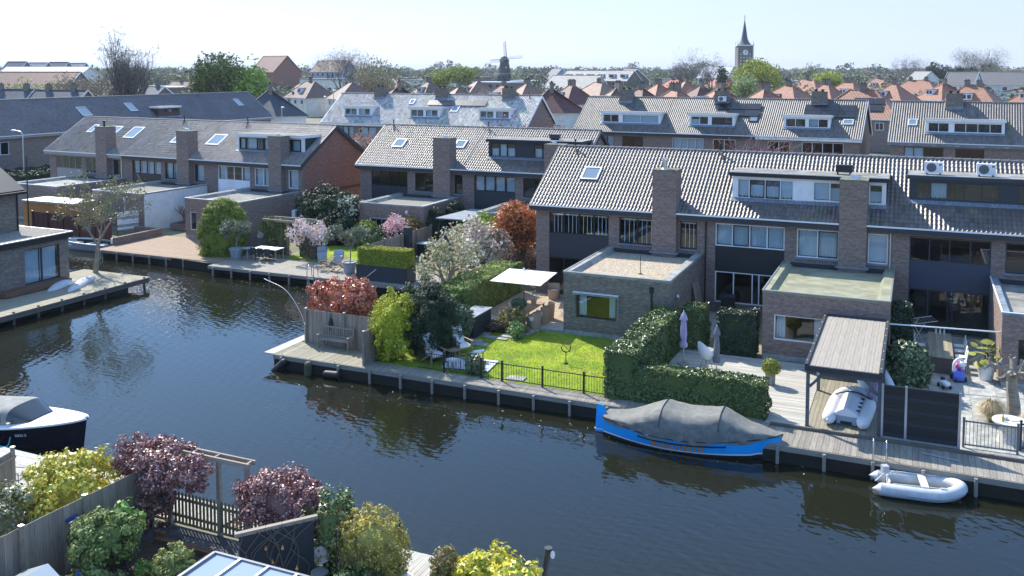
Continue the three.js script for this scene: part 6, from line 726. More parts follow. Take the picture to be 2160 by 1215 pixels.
{
  const blue = PH({ color: rgb(0.012, 0.42, 0.95), roughness: 0.25, clearcoat: 0.6, clearcoatRoughness: 0.15 }), sheer = (s) => 0.52 + 0.34 * Math.pow(Math.abs(s - 0.42) / 0.58, 2) * (s > 0.42 ? 1.15 : 1.3);
  const { t, bw, xs, sec } = sloop('blue_sloop', 'bright blue sloop under a grey tarpaulin moored before the dark hedge', -7.22, -32.15, 0.02, { L: 6.2, B: 2.05, sheer, hullMat: blue, bottomMat: black, stripeMat: whiteBoard, stern: 0.42 });
  // grey cover over two hoops
  const H = (s) => { const pts = [[0, 0.03], [0.1, 0.18], [0.36, 0.92], [0.5, 0.82], [0.69, 0.88], [0.85, 0.35], [1, 0.02]]; for (let i = 0; i + 1 < pts.length; i++) if (s <= pts[i + 1][0]) { const k0 = (s - pts[i][0]) / (pts[i + 1][0] - pts[i][0]), k = 0.6 * k0 + 0.4 * k0 * k0 * (3 - 2 * k0); return pts[i][1] + (pts[i + 1][1] - pts[i][1]) * k; } return 0; };
  const rows = [], nz = noise2(55, 32); for (let i = 0; i <= 120; i++) { const s = i / 120, [y0, w] = sec(s, 0.97), r = [], hoop = Math.min(Math.abs(s - 0.36), Math.abs(s - 0.69)); for (let j = 0; j <= 24; j++) { const a = Math.PI * j / 24, c = Math.cos(a), q = Math.abs(c), sg = Math.pow(Math.max(0, Math.sin(a)), 0.6), fold = (nz(s * 22, j * 1.3) - 0.5) * 0.05 * q + Math.min(0.05, hoop) * -0.9 * sg * (1 - q) + 0.025 * Math.sin(s * 70 + j * 0.9) * q * q * Math.min(1, hoop * 12); r.push(V(xs(s, y0) * (s > 0.98 || s < 0.02 ? 1 : 1), y0 + H(s) * sg * (1 + fold) + (q > 0.96 ? -0.06 - 0.05 * Math.sin(s * 25) : 0), (w + 0.035 + (q > 0.8 ? fold * 0.6 : 0)) * Math.sign(c) * Math.pow(q, 0.6))); } rows.push(r.reverse()); }
  nb().add(loft(rows)).mesh('cover', S({ map: mottle([0.42, 0.42, 0.40], [0.50, 0.50, 0.47], 10, 1.5), roughness: 0.85 }), t);
  for (const s of [0.36, 0.69]) { const pts = []; const [y0, w] = sec(s, 0.97); for (let j = 2; j <= 22; j++) { const a = Math.PI * j / 24, c = Math.cos(a), q = Math.abs(c); pts.push(V(xs(s, y0), y0 + H(s) * Math.pow(Math.max(0, Math.sin(a)), 0.6) + 0.012, (w + 0.045) * Math.sign(c) * Math.pow(q, 0.6))); } nb().tube(pts, 0.016, 6, 40).mesh('hoop_seam', anthracite, t); }
  { const pts = []; for (let i = 0; i <= 20; i++) { const s = 0.23 + 0.5 * i / 20, [y, w] = sec(s, 0.78); pts.push(V(xs(s, y), y, w + 0.02)); } nb().tube(pts, 0.03, 6, 40).mesh('rubbing_strake', black, t); const p2 = pts.map((p) => V(p.x, p.y, -p.z)); nb().tube(p2, 0.03, 6, 40).mesh('rubbing_strake', black, t); }
  { const pts = []; for (let i = 0; i <= 40; i++) { const s = i / 40, [y, w] = sec(s, 0.99); pts.push(V(xs(s, y), y, w + 0.012)); } nb().tube(pts, 0.022, 6, 60).mesh('gunwale', black, t); }
  // stern post and rudder
  nb().prism([[-3.52, -0.28], [-2.95, -0.28], [-3.0, 0.55], [-3.2, 1.0], [-3.38, 1.04], [-3.45, 0.9]], -0.04, 0.04).mesh('rudder', blue, t); nb().prism([[-3.53, 0.08], [-2.97, 0.08], [-2.97, 0.12], [-3.53, 0.12]], -0.043, 0.043).mesh('rudder_stripe', whiteBoard, t);
  const font = await new FontLoader().loadAsync('fonts/droid/droid_sans_bold.typeface.json'), word = 'BLUETOOTH', orange = paint(0.62, 0.26, 0.03, 0.5);
  [...word].forEach((ch, i) => { const s = 0.325 + i * 0.0335, [y, w] = sec(s, 0.5), [y2, w2] = sec(s, 0.7), [, wa] = sec(s + 0.02, 0.6), [, wb] = sec(s - 0.02, 0.6), ry = Math.atan2(-(wa - wb), xs(s + 0.02, y) - xs(s - 0.02, y)), tilt = Math.atan2(w2 - w, y2 - y); const g = new TextGeometry(ch, { font, size: 0.26, depth: 0.012, curveSegments: 4 }); g.computeBoundingBox(); g.translate(-g.boundingBox.max.x / 2, 0, 0); g.rotateX(tilt); g.rotateY(ry); g.translate(xs(s, y), y, w + 0.006); nb().add(g).mesh('letter', orange, t); });
  nb().box(-1.35, -1.27, 0.5, 0.56, bw(0.3) + 0.02, bw(0.3) + 0.035).mesh('cleat', zinc, t);
  { const ln = thing('mooring_rope', 'white mooring line from the blue sloop stern to the boardwalk', 'rope', -9.9, 0.05, -33.3); nb().tube([V(0, 0, 0), V(-0.2, -0.2, 0.5), V(-0.3, -0.3, 0.9), V(0.1, -0.1, 1.4)], 0.012, 5, 20).mesh('rope', plastic, ln); }
}
{
  const navy = PH({ color: rgb(0.012, 0.012, 0.02), roughness: 0.2, clearcoat: 0.7 }), sheer = (s) => 0.72 + 0.42 * Math.pow(s, 2.4), canvas = S({ map: mottle([0.50, 0.50, 0.48], [0.58, 0.58, 0.56], 8, 1.5), roughness: 0.9 });
  const { t, bw, xs, sec } = sloop('black_motor_boat', 'black-hulled boat with white deck and grey canvas hood at the near jetty', -30.1, -22.75, 0.12, { L: 6.6, B: 2.3, sheer, hullMat: navy, bottomMat: black, stripeMat: navy, stern: 0.75 });
  { const rows = []; for (let i = 0; i <= 30; i++) { const s = 0.02 + 0.975 * i / 30, [y, w] = sec(s, 1), r = []; for (let j = 0; j <= 8; j++) { const k = j / 4 - 1; r.push(V(xs(s, y), y + 0.04 * (1 - k * k) + 0.02, -k * (w + 0.03))); } rows.push(r.reverse()); } nb().add(loft(rows)).mesh('deck', white, t); for (const sd of [-1, 1]) { const p = []; for (let i = 0; i <= 40; i++) { const s = i / 40, [y, w] = sec(s, 1); p.push(V(xs(s, y), y - 0.02, sd * (w + 0.02))); } nb().tube(p, 0.045, 8, 60).mesh('rubbing_rail', white, t); } }
  { const prof = [[-2.6, 0.28], [-2.1, 0.42], [-0.9, 0.5], [0.55, 0.56], [0.75, 0.52], [1.5, 0.05]], rows = prof.map(([x, h]) => { const s = x / 6.6 + 0.5, [y, w] = sec(s, 1), r = []; for (let j = 0; j <= 16; j++) { const a = Math.PI * j / 16, c = Math.cos(a); r.push(V(x, y + 0.05 + h * Math.pow(Math.max(0, Math.sin(a)), 0.55), (w - 0.2) * Math.sign(c) * Math.pow(Math.abs(c), 0.6) * (h < 0.1 ? 0.8 : 1))); } return r.reverse(); }); nb().add(loft(rows.slice(0, 5))).mesh('canvas_hood', canvas, t); nb().add(loft(rows.slice(4))).mesh('windscreen', glassDark, t);
    for (const [a, b] of [[0.55, -0.6], [-0.8, -1.9]]) { const q = [[a, 0.08], [a - 0.05, 0.36], [b, 0.32], [b, 0.08]].map(([x, h]) => { const [y, w] = sec(x / 6.6 + 0.5, 1); return V(x, y + 0.05 + h, w - 0.17 - h * 0.16); }); nb().quad(...q).mesh('side_window', glassDark, t); } const s = nb(); for (const sd of [-1, 1]) { const [y, w] = sec(0.61, 1); s.rod(V(0.72, y + 0.54, 0.35 * sd), V(1.5, y + 0.12, 0.45 * sd), 0.02); } s.mesh('screen_frame', anthracite, t); }
  nb().box(0.9, 1.0, 0.97, 1.03, 0.9, 1.0).mesh('cleat', steel, t);
  const font = await new FontLoader().loadAsync('fonts/droid/droid_sans_bold.typeface.json'); [...'XXXIX'].forEach((ch, i) => { const x0 = 1.2 + i * 0.085, s = x0 / 6.6 + 0.5, [y, w] = sec(s, 0.7), [, wa] = sec(s + 0.03, 0.7), [, wb] = sec(s - 0.03, 0.7), g = new TextGeometry(ch, { font, size: 0.085, depth: 0.01, curveSegments: 3 }); g.rotateX(0.25); g.rotateY(Math.atan2(-(wa - wb), 0.06 * 6.6)); g.translate(x0, y, w + 0.02); nb().add(g).mesh('letter', whiteBoard, t); });
  const ln = thing('mooring_rope', 'turquoise mooring line from the black boat to the near jetty', 'rope', -28.3, 0.1, -21.0); nb().tube([V(0.1, 0.15, -0.35), V(0.12, -0.12, -0.2), V(0, -0.07, 0), V(-0.15, -0.08, 0.1)], 0.02, 6, 20).mesh('rope', paint(0.02, 0.25, 0.35, 0.8), ln);
}
{ // grey inflatable with outboard
  const t = thing('grey_dinghy', 'grey inflatable dinghy with outboard motor beside the boardwalk', 'boat', 0.35, WATER, -31.35, 0.14), y = 0.2, path = [V(-1.2, y, 0.5), V(-0.4, y, 0.54), V(0.5, y, 0.52), V(1.02, y + 0.08, 0.3), V(1.2, y + 0.12, 0), V(1.02, y + 0.08, -0.3), V(0.5, y, -0.52), V(-0.4, y, -0.54), V(-1.2, y, -0.5)];
  nb().tube(path, 0.2, 14, 70).mesh('tube', pvcGrey, t); for (const s of [-0.5, 0.5]) { const g = new THREE.ConeGeometry(0.2, 0.26, 14); g.rotateZ(Math.PI / 2); g.translate(-1.33, y, s); nb().add(g).mesh('tube_end', pvcGrey, t); }
  nb().tube(path.map((p) => V(p.x * 1.15, p.y - 0.02, p.z * 1.4)).slice(1, 8), 0.025, 6, 60).mesh('rub_strip', pvcBlue, t); nb().box(-1.0, 0.85, 0.04, 0.08, -0.38, 0.38).mesh('floor', paint(0.3, 0.29, 0.2, 0.8), t); nb().box(-0.95, -0.9, 0.05, 0.42, -0.36, 0.36).mesh('transom', pvc, t); nb().turned(0.22, 0.03, 1.0, 0.1, 0.4, 0).mesh('seat', whiteBoard, t);
  const m = nb().turned(0.2, 0.24, 0.2, -1.02, 0.62, -0.1, 0.3).mesh('outboard_motor', S({ color: rgb(0.42, 0.44, 0.46), roughness: 0.35 }), t); nb().box(-1.08, -1.02, 0.1, 0.5, -0.13, -0.07).box(-1.2, -0.95, 0.07, 0.1, -0.2, 0).mesh('shaft', zinc, m); nb().rod(V(-0.95, 0.6, -0.05), V(-1.35, 0.36, 0.3), 0.02).mesh('tiller', zinc, m);
  for (const s of [-1, 1]) { nb().rod(V(-0.85, 0.42, s * 0.5), V(0.75, 0.42, s * 0.46), 0.014).mesh('oar', plastic, t); nb().box(0.55, 0.75, 0.41, 0.43, s * 0.46 - 0.06, s * 0.46 + 0.06).mesh('oar_blade', pvcBlue, t); }
}
{ // small open boat on the side channel
  const { t, sec, xs } = sloop('grey_work_boat', 'small open grey boat with white outboard on the side channel', -57.0, -50.2, 0.0, { L: 4.6, B: 1.8, sheer: (s) => 0.5 + 0.1 * s, hullMat: S({ color: rgb(0.4, 0.42, 0.45), roughness: 0.4 }), bottomMat: greyPaint, stripeMat: greyPaint, stern: 0.85 }); t.rotation.y = Math.PI + 0.06;
  nb().box(-2.1, 1.6, 0.02, 0.06, -0.6, 0.6).mesh('floor', greyPaint, t); for (const [x, w] of [[-1.4, 0.5], [-0.1, 0.3], [1.1, 0.4]]) nb().box(x - w / 2, x + w / 2, 0.32, 0.42, -0.72, 0.72).mesh('bench', white, t); for (const sd of [-1, 1]) { const p = []; for (let i = 0; i <= 20; i++) { const [y, w] = sec(i / 20, 1); p.push(V(xs(i / 20, y), y, sd * w)); } nb().tube(p, 0.05, 6, 30).mesh('gunwale', white, t); } nb().turned(0.3, 0.4, 0.3, -2.45, 0.75, 0).box(-2.45, -2.38, -0.2, 0.6, -0.05, 0.05).mesh('outboard_motor', whiteBoard, t);
}
// ---------------------------------------------------------------- house at the side channel
{
  const t = thing('channel_house', 'brick house with gravel-roofed annex and tall glass doors beside the side channel', 'house', -47.3, 0, -37.6), b = brickGrey;
  // annex: front (facing the water, +x) wall with a glazed opening; local x = 0 is the wall face
  const fw = panelWithHoles(-4.4, 2.6, -0.1, 2.62, -0.3, 0, [[-0.45, 1.95, 0.25, 2.35]]); fw.rotateY(Math.PI / 2); nb().add(fw).mesh('wall', b, t);
  nb().box(-6, -0.3, -0.1, 2.62, -2.6, -2.3).mesh('wall', b, t); nb().box(-6, -0.3, -0.1, 2.62, 4.1, 4.4).mesh('wall', b, t);
  nb().box(-5, 0.22, 2.63, 2.95, -2.75, 4.6).mesh('roof_edge', black, t); nb().box(-5, 0.15, 2.952, 3.0, -2.66, 4.5).mesh('gravel_roof', gravelGrey, t); nb().box(0.15, 0.24, 2.952, 3.02, -2.75, 4.6).box(-5, 0.148, 2.952, 3.02, -2.77, -2.67).mesh('roof_trim', zinc, t);
  const w = new THREE.Group(); w.name = 'glass_doors'; w.rotation.y = Math.PI / 2; w.position.set(0, 0, 0); t.add(w); windowIn(w, -0.45, 1.95, 0.25, 2.35, -0.06, [1, 1], brownPaint, { part: false, cover: ['pleat', 'pleat'] });
  nb().box(-3, -0.6, 0.0, 0.02, -2.2, 4.1).mesh('floor', roomMat, t); nb().box(0.0, 0.9, 0.05, 0.3, -2.0, 2.4).mesh('low_deck', woodBrown, t);
  // main block behind with a dark roof
  nb().box(-12, -3.0, -0.1, 5.4, -1.6, 6).mesh('main_wall', b, t); nb().prism([[-12.3, 5.3], [-2.7, 5.3], [-2.7, 5.5], [-7.4, 8.3], [-12.3, 5.5]], -1.9, 6.3).mesh('roof', navyBoard, t); nb().box(-2.68, -2.55, 5.25, 5.42, -1.9, 6.3).mesh('gutter', black, t); nb().cyl(-2.94, -1.5, 3.0, 5.3, 0.05, 0.05, 8).mesh('drain_pipe', black, t);
  const k = [[-45.6, -39.6, 0.5, 'white upturned kayak lying on the side jetty nearest the tree'], [-46.3, -38.8, 0.35, 'shorter white upturned kayak lying beside the long one']]; k.forEach(([x, z, ry, label], i) => { const q = thing('kayak', label, 'kayak', x, 0.0, z, ry), L = i ? 1.5 : 2.1, rows = []; for (let a = 0; a <= 16; a++) { const s = a / 16 * 2 - 1, ww = 0.38 * Math.pow(1 - Math.pow(Math.abs(s), 2.4), 0.7) + 0.001, r = []; for (let j = 0; j <= 10; j++) { const g = Math.PI * j / 10; r.push(V(ww * Math.cos(g), 0.02 + 0.3 * Math.pow(1 - s * s * 0.7, 0.6) * Math.sin(g) * (ww / 0.38), s * L)); } rows.push(r); } nb().add(loft(rows)).mesh('hull', pvcGrey, q); });
  const lp = thing('flag_pole', 'thin dark pole rising behind the house at the side channel', 'pole', -64.2, 0, -50.9); nb().cyl(0, 0, -0.2, 6.1, 0.06, 0.045, 8).mesh('pole', black, lp);
  const sl = thing('street_lamp', 'pale street lamp with curved arm before the dark-roofed houses', 'street lamp', -90, 0, -71.0); nb().tube([V(0, 0, 0), V(0, 4.6, 0), V(0, 5.7, 0), V(-0.25, 6.0, 0), V(-1.2, 6.15, 0)], 0.07, 8, 40).mesh('post', zinc, sl); nb().sphere(-1.45, 6.15, 0, 0.4, 0.12, 0.16).mesh('lamp_head', plastic, sl);
}
// ---------------------------------------------------------------- set-back gardens
{
  const pl = thing('planter_box', 'long dark planter box holding the yellow hedge', 'planter', -29.48, 0, -47.85); nb().box(-1.76, 1.76, 0, 0.95, -0.52, 0.52).mesh('box', anthracite, pl); for (const x of [-1.77, 1.77]) nb().box(x - 0.02, x + 0.02, 0, 0.97, -0.54, 0.54).mesh('end_board', navyBoard, pl);
  const tb = thing('glass_table', 'white garden table with dark chairs under the pergola', 'table', -40.2, 0, -50.2, 0.05); nb().box(-0.95, 0.95, 0.72, 0.75, -0.5, 0.5).mesh('top', whiteBoard, tb); for (const x of [-0.88, 0.88]) for (const z of [-0.44, 0.44]) nb().box(x - 0.03, x + 0.03, 0, 0.72, z - 0.03, z + 0.03).mesh('leg', zinc, tb);
  for (const [x, z, ry] of [[-40.8, -49.55, Math.PI], [-40.2, -49.55, Math.PI], [-39.6, -49.55, Math.PI], [-40.7, -50.9, 0], [-39.7, -50.9, 0]]) { const c = thing('mesh_chair', z > -50 ? 'dark mesh chair on the water side of the white garden table' : 'dark mesh chair on the pergola side of the white garden table', 'chair', x, 0, z, ry, 'chairs at the white garden table'); nb().turned(0.44, 0.03, 0.44, 0, 0.45, 0).mesh('seat', anthracite, c); nb().turned(0.44, 0.42, 0.03, 0, 0.68, -0.22, 0, -0.12).mesh('backrest', anthracite, c); for (const a of [-0.18, 0.18]) for (const b of [-0.18, 0.18]) nb().rod(V(a, 0, b), V(a, 0.44, b), 0.014).mesh('leg', black, c); }
  const pg = thing('wooden_pergola', 'wooden pergola covered with climbers beside the white garden table', 'pergola', -40.2, 0, -51.9); for (const [x, z] of [[-1.6, 0], [0.4, 0.1], [1.7, 0]]) nb().box(x - 0.07, x + 0.07, -0.1, 2.25, z - 0.07, z + 0.07).mesh('post', oliveWood[0], pg); nb().box(-1.8, 1.9, 2.25, 2.4, -0.05, 0.05).mesh('beam', fenceGrey[2], pg); nb().box(-1.8, 1.9, 2.25, 2.4, -1.25, -1.15).mesh('beam', fenceGrey[2], pg);
  hedge('pergola_climber', 'leafy climber hanging on the pergola by the conifer', [[-42.2, -40.3, -52.6, -51.9, 2.35]], [[0.13, 0.16, 0.05], [0.2, 0.2, 0.07], [0.08, 0.1, 0.03]], { n: 300, size: 0.09, seed: 60, rough: 0.25, category: 'climber' });
  hedge('pergola_climber', 'ivy-clad pergola post beside the small lawn', [[-38.9, -38.0, -52.4, -51.7, 2.4]], [[0.07, 0.1, 0.03], [0.12, 0.13, 0.05], [0.3, 0.24, 0.18]], { n: 330, size: 0.08, seed: 61, rough: 0.25, category: 'climber' });
  boardFence('slatted_screen', 'dark slatted screen beside the clipped conifer', [-42.9, -51.0], [-41.3, -52.4], 1.5, fenceDark, { seed: 12, posts: 2 });
  const disc = thing('wall_clock', 'round pale wall disc on the slatted screen', 'wall disc', -42.0, 1.25, -51.6, 0.6); const g = new THREE.CylinderGeometry(0.22, 0.22, 0.04, 24); g.rotateX(Math.PI / 2); nb().add(g).mesh('disc', concrete, disc);
  const potm = S({ map: mottle([0.55, 0.58, 0.62], [0.64, 0.67, 0.70], 6, 1), roughness: 0.8 });
  const oneOlive = (x, z, label, seed, h) => { const t = tree('potted_olive', label, x, z, h, { seed, y: 0.0, trunk: 0.9, rad: 0.07, levels: 3, kids: [4, 3, 3], spread: 0.7, ratio: 0.5, mat: barkPale, leaf: { n: 1500, size: 0.08, spread: 0.3, cols: [[0.14, 0.16, 0.1], [0.2, 0.22, 0.15]], long: 2.4 } }); pot(t, 0.45, 0.75, potm); return t; };
  oneOlive(-42.2, -49.3, 'potted olive in a blue-grey pot beside the big conifer', 65, 2.5); oneOlive(-32.6, -48.6, 'potted olive in a grey pot on the terrace by the yellow hedge', 66, 2.9);
  const saucer = thing('bird_bath', 'shallow pale blue dish on the terrace by the olive pot', 'bird bath', -41.5, 0, -49.6); nb().cyl(0, 0, 0, 0.65, 0.06, 0.05, 10).mesh('stem', potm, saucer); nb().lathe([[0.02, 0.65], [0.4, 0.72], [0.42, 0.76], [0.36, 0.74], [0.02, 0.69]]).mesh('dish', pvcBlue, saucer);
  for (const [x, z, ry, l] of [[-36.6, -51.3, 0.5, 'pale blue-grey tub chair beside the climber post'], [-35.0, -50.9, -0.2, 'pale blue-grey tub chair beside the potted olive']]) wickerChair(x, z, ry, l, { mat: S({ color: rgb(0.42, 0.48, 0.55), roughness: 0.6 }), seat: S({ color: rgb(0.5, 0.55, 0.6), roughness: 0.8 }), group: 'tub chairs on the grey terrace' });
  for (const [x, z, l] of [[-34.5, -48.75, 'slatted teak steamer chair on the grey terrace by the ladder'], [-33.5, -48.9, 'slatted teak steamer chair next to the olive pot']]) { const t = thing('steamer_chair', l, 'chair', x, 0, z, -0.5); for (let i = 0; i < 6; i++) nb().turned(0.55, 0.02, 0.07, 0, 0.36, 0.05 + i * 0.09).mesh('slat', teak, t); for (let i = 0; i < 7; i++) nb().turned(0.55, 0.02, 0.07, 0, 0.42 + i * 0.075, -0.1 - i * 0.065, 0, 0.85).mesh('slat', teak, t); for (const s of [-0.3, 0.3]) { nb().bar(V(s, 0.02, 0.5), V(s, 0.55, -0.35), 0.04).bar(V(s, 0.02, -0.45), V(s, 0.55, 0.35), 0.04).mesh('leg', teak, t); nb().box(s - 0.03, s + 0.03, 0.56, 0.59, -0.35, 0.4).mesh('armrest', teak, t); } }
  const tk = thing('garden_chest', 'dark garden chest with blue lid beside the board fence', 'storage box', -30.4, 0, -55.1); nb().box(-0.8, 0.8, 0, 0.92, -0.4, 0.4).mesh('case', black, tk); nb().box(-0.85, 0.85, 0.922, 0.98, -0.45, 0.45).mesh('lid', pvcBlue, tk);
  const pst = thing('square_post', 'tall dark square post in the board fence between the gardens', 'post', -31.45, 0, -53.9); nb().box(-0.22, 0.22, 0, 2.2, -0.22, 0.22).mesh('post', anthracite, pst);
  const aw = thing('sail_awning', 'grey awning over the seating by the set-back extension', 'awning', -28.9, 0, -58.4); nb().slab([[-1.6, 2.3], [1.15, 2.3], [1.15, -2.4], [-1.2, -2.4]], 2.5, 2.58).mesh('cover', leadMat, aw); for (const [x, z] of [[-1.45, 2.1], [1.05, 2.1]]) nb().cyl(x, z, 0, 2.5, 0.04, 0.04, 8).mesh('post', anthracite, aw);
  const pp = thing('round_planter', 'dark round planter with low grass by the magnolia', 'planter', -24.0, 0, -47.6); nb().cyl(0, 0, 0, 0.75, 0.36, 0.4, 18).mesh('pot', anthracite, pp); put(leaves(rng(71), 700, (r) => ball(r, 0.42, 0.3, 0.42, () => 1, 0.85, 0.6), 0.08, [[0.08, 0.14, 0.04], [0.05, 0.1, 0.03]], { long: 3 }), 'foliage', leafMat, pp);
  airUnit(-43.9, 1.4, -58.3, Math.PI / 2, 'air conditioner on the brick gable wall above the thicket');
  // planter and steps by the white wall, and the low brick wall along the channel
  const lw = thing('brick_planter', 'low brick planter with steps before the white wall', 'planter', -53.0, 0, -58.4); nb().box(-1.95, -0.6, 0, 0.5, -2.2, 2.0).mesh('planter', brick, lw); nb().box(-1.8, -0.75, 0.502, 0.53, -2.05, 1.85).mesh('soil', soil, lw); nb().box(-0.58, 2.4, 0, 0.34, -2.2, 1.4).box(-0.58, 2.4, 0, 0.17, 1.41, 2.1).mesh('steps', brick, lw);
  const bw2 = thing('garden_wall', 'low brown brick wall along the channel end of the brown terrace', 'wall', -54.6, 0, -52.6); nb().box(-1.6, 1.0, -0.3, 0.55, -1.6, -1.3).box(0.75, 1.0, -0.3, 0.55, -1.3, 3.0).mesh('wall', brick, bw2);
  const sh = thing('orange_shed', 'low shed with orange timber face and white roof by the channel', 'shed', -63.6, 0, -53.4); nb().box(-3, 2.6, 0, 2.1, -1.2, 1.0).mesh('wall', wood([0.62, 0.40, 0.18], [0.76, 0.52, 0.26], 73), sh); nb().box(-3.1, 2.7, 2.11, 2.25, -1.3, 1.1).mesh('roof', concrete, sh); nb().box(-3.1, 2.7, 2.252, 2.27, -1.3, 1.1).mesh('roof_felt', whiteBoard, sh);
  const lr = thing('laundry_line', 'rotary laundry frame behind the red board fence', 'drying rack', -60.2, 0, -53.0); nb().cyl(0, 0, 0, 1.9, 0.03, 0.03, 8).mesh('pole', zinc, lr); for (let i = 0; i < 4; i++) nb().rod(V(0, 1.5, 0), V(Math.cos(i * 1.57) * 1.6, 2.0, Math.sin(i * 1.57) * 1.6), 0.02).mesh('arm', zinc, lr); for (const k of [0.6, 1]) { const p = []; for (let i = 0; i <= 4; i++) p.push(V(Math.cos(i * 1.57) * 1.6 * k, 1.5 + 0.5 * k, Math.sin(i * 1.57) * 1.6 * k)); for (let i = 0; i < 4; i++) nb().rod(p[i], p[i + 1], 0.008, 0.008, 4).mesh('line', plastic, lr); }
  hedge('far_hedge', 'dark hedge along the street before the dark-roofed houses', [[-92.5, -86, -76, -66, 1.7]], DARK, { n: 60, size: 0.2, seed: 62, rough: 0.15 });
}
// ---------------------------------------------------------------- near garden
{
  structure(nb().slab([[-19.4, -19.3], [-10, -19.3], [-10, -10], [-19.4, -10]], -0.05, -0.008).mesh('near_patio', S({ map: mottle([0.30, 0.30, 0.31], [0.42, 0.42, 0.42], 16, 3), roughness: 0.95, bumpMap: speck, bumpScale: 0.004 })));
  const bd = thing('raised_bed', 'raised bed of soil edged with timber sleepers', 'planter', -17.85, 0, -16.6); nb().box(-1.45, 1.25, -0.04, 0.17, -1.45, 1.6).mesh('soil', soil, bd); const r = rng(3); for (const [x0, x1, z0, z1, a] of [[1.26, 1.44, -1.6, 1.6, 2], [-0.6, 1.25, -1.66, -1.47, 0]]) nb().board(x0, x1, -0.05, 0.27, z0, z1, a, r).mesh('sleeper', woodBrown, bd);
  for (const x of [-0.75, -0.55]) nb().box(x, x + 0.16, -0.05, 0.38, -1.75, -1.6).mesh('sleeper_post', woodBrown, bd);
  const gr = thing('glass_roof', 'glazed veranda roof with pale bars at the foot of the picture', 'glass roof', -11.4, 0, -13.0), alu = paint(0.20, 0.21, 0.23, 0.35);
  const Y = 2.3, X0 = -2.38, X1 = 3.5, Z0 = -2.17, Z1 = 3; nb().box(X0, X1, Y - 0.08, Y + 0.04, Z0 - 0.06, Z0).box(X0, X0 + 0.07, Y - 0.08, Y + 0.06, Z0, Z1).mesh('frame', alu, gr); for (let i = 1; i < 8; i++) nb().box(X0 + i * 0.74 - 0.025, X0 + i * 0.74 + 0.025, Y - 0.03, Y + 0.055, Z0, Z1).mesh('glazing_bar', zinc, gr); for (let i = 0; i < 8; i++) nb().box(X0 + i * 0.74 + (i ? 0.026 : 0.07), X0 + (i + 1) * 0.74 - 0.026, Y - 0.005, Y + 0.005, Z0, Z1).mesh('pane', PH({ color: rgb(0.28, 0.33, 0.40), roughness: 0.05, metalness: 0.0, ior: 1.8 }), gr);
  for (const x of [X0 + 0.04, X1 - 0.1]) nb().box(x - 0.04, x + 0.04, -0.1, Y - 0.08, Z0 - 0.04, Z0 + 0.04).mesh('post', alu, gr); nb().box(X0, X1, Y - 0.2, Y - 0.085, Z0 - 0.16, Z0 - 0.062).mesh('gutter', alu, gr);
  const tr = thing('lattice_screen', 'dark trellis screen with bare twining stems beside the picket fence', 'trellis', -14.0, 0, -17.6, 0.9); nb().box(-0.9, 0.9, 0, 1.7, -0.03, 0.03).mesh('screen', anthracite, tr); nb().box(-1.0, 1.0, 1.71, 1.8, -0.06, 0.06).mesh('top_rail', fenceGrey[2], tr); const q = rng(8), st = nb(); for (let i = 0; i < 14; i++) { const x = -0.9 + q() * 1.8; st.tube([V(x, 0, 0.07), V(x + (q() - 0.5) * 0.5, 0.6, 0.1), V(x + (q() - 0.5) * 0.9, 1.2, 0.1), V(x + (q() - 0.5) * 1.2, 1.75, 0.08)], 0.012, 4, 10); } st.mesh('stems', twigGrey, tr);
  for (let i = 0; i < 5; i++) { const b = thing('lantern_bulb', 'small orange bulb hanging in the trellis climber', 'bulb', -13.9 + i * 0.2 - (i % 2) * 0.3, 1.0 + (i * 0.37) % 0.7, -17.3 + (i % 3) * 0.12, 0, 'orange bulbs in the trellis'); nb().sphere(0, 0, 0, 0.035).cyl(0, 0, 0.03, 0.08, 0.015, 0.012, 6).mesh('bulb', paint(0.6, 0.24, 0.05, 0.3), b); nb().rod(V(0, 0.08, 0), V(0, 0.75, 0), 0.004, 0.004, 4).mesh('wire', black, b); }
  const mc = thing('bistro_chair', 'iron bistro chair with mesh back beside the reed screen', 'chair', -13.2, 0, -18.2, 0.4); nb().cyl(0, 0, 0.44, 0.47, 0.22, 0.22, 18).mesh('seat', greyPaint, mc); const gg = new THREE.CylinderGeometry(0.24, 0.24, 0.03, 6); gg.rotateX(Math.PI / 2); gg.translate(0, 0.78, -0.2); nb().add(gg).mesh('backrest', S({ color: rgb(0.5, 0.42, 0.42), roughness: 0.6 }), mc); for (let i = 0; i < 4; i++) { const a = i * 1.57 + 0.78; nb().rod(V(Math.cos(a) * 0.24, 0, Math.sin(a) * 0.24), V(Math.cos(a) * 0.16, 0.45, Math.sin(a) * 0.16), 0.012).mesh('leg', black, mc); } nb().tube([V(-0.2, 0.45, -0.18), V(-0.24, 0.9, -0.22), V(0, 1.05, -0.22), V(0.24, 0.9, -0.22), V(0.2, 0.45, -0.18)], 0.012, 6, 24).mesh('back_frame', black, mc);
  const bk = thing('bucket_stack', 'turquoise garden bag beside the bistro chair', 'bag', -13.8, 0, -18.0); nb().lathe([[0.02, 0], [0.2, 0.02], [0.26, 0.4], [0.24, 0.4], [0.02, 0.06]]).mesh('bag', paint(0.02, 0.28, 0.34, 0.5), bk);
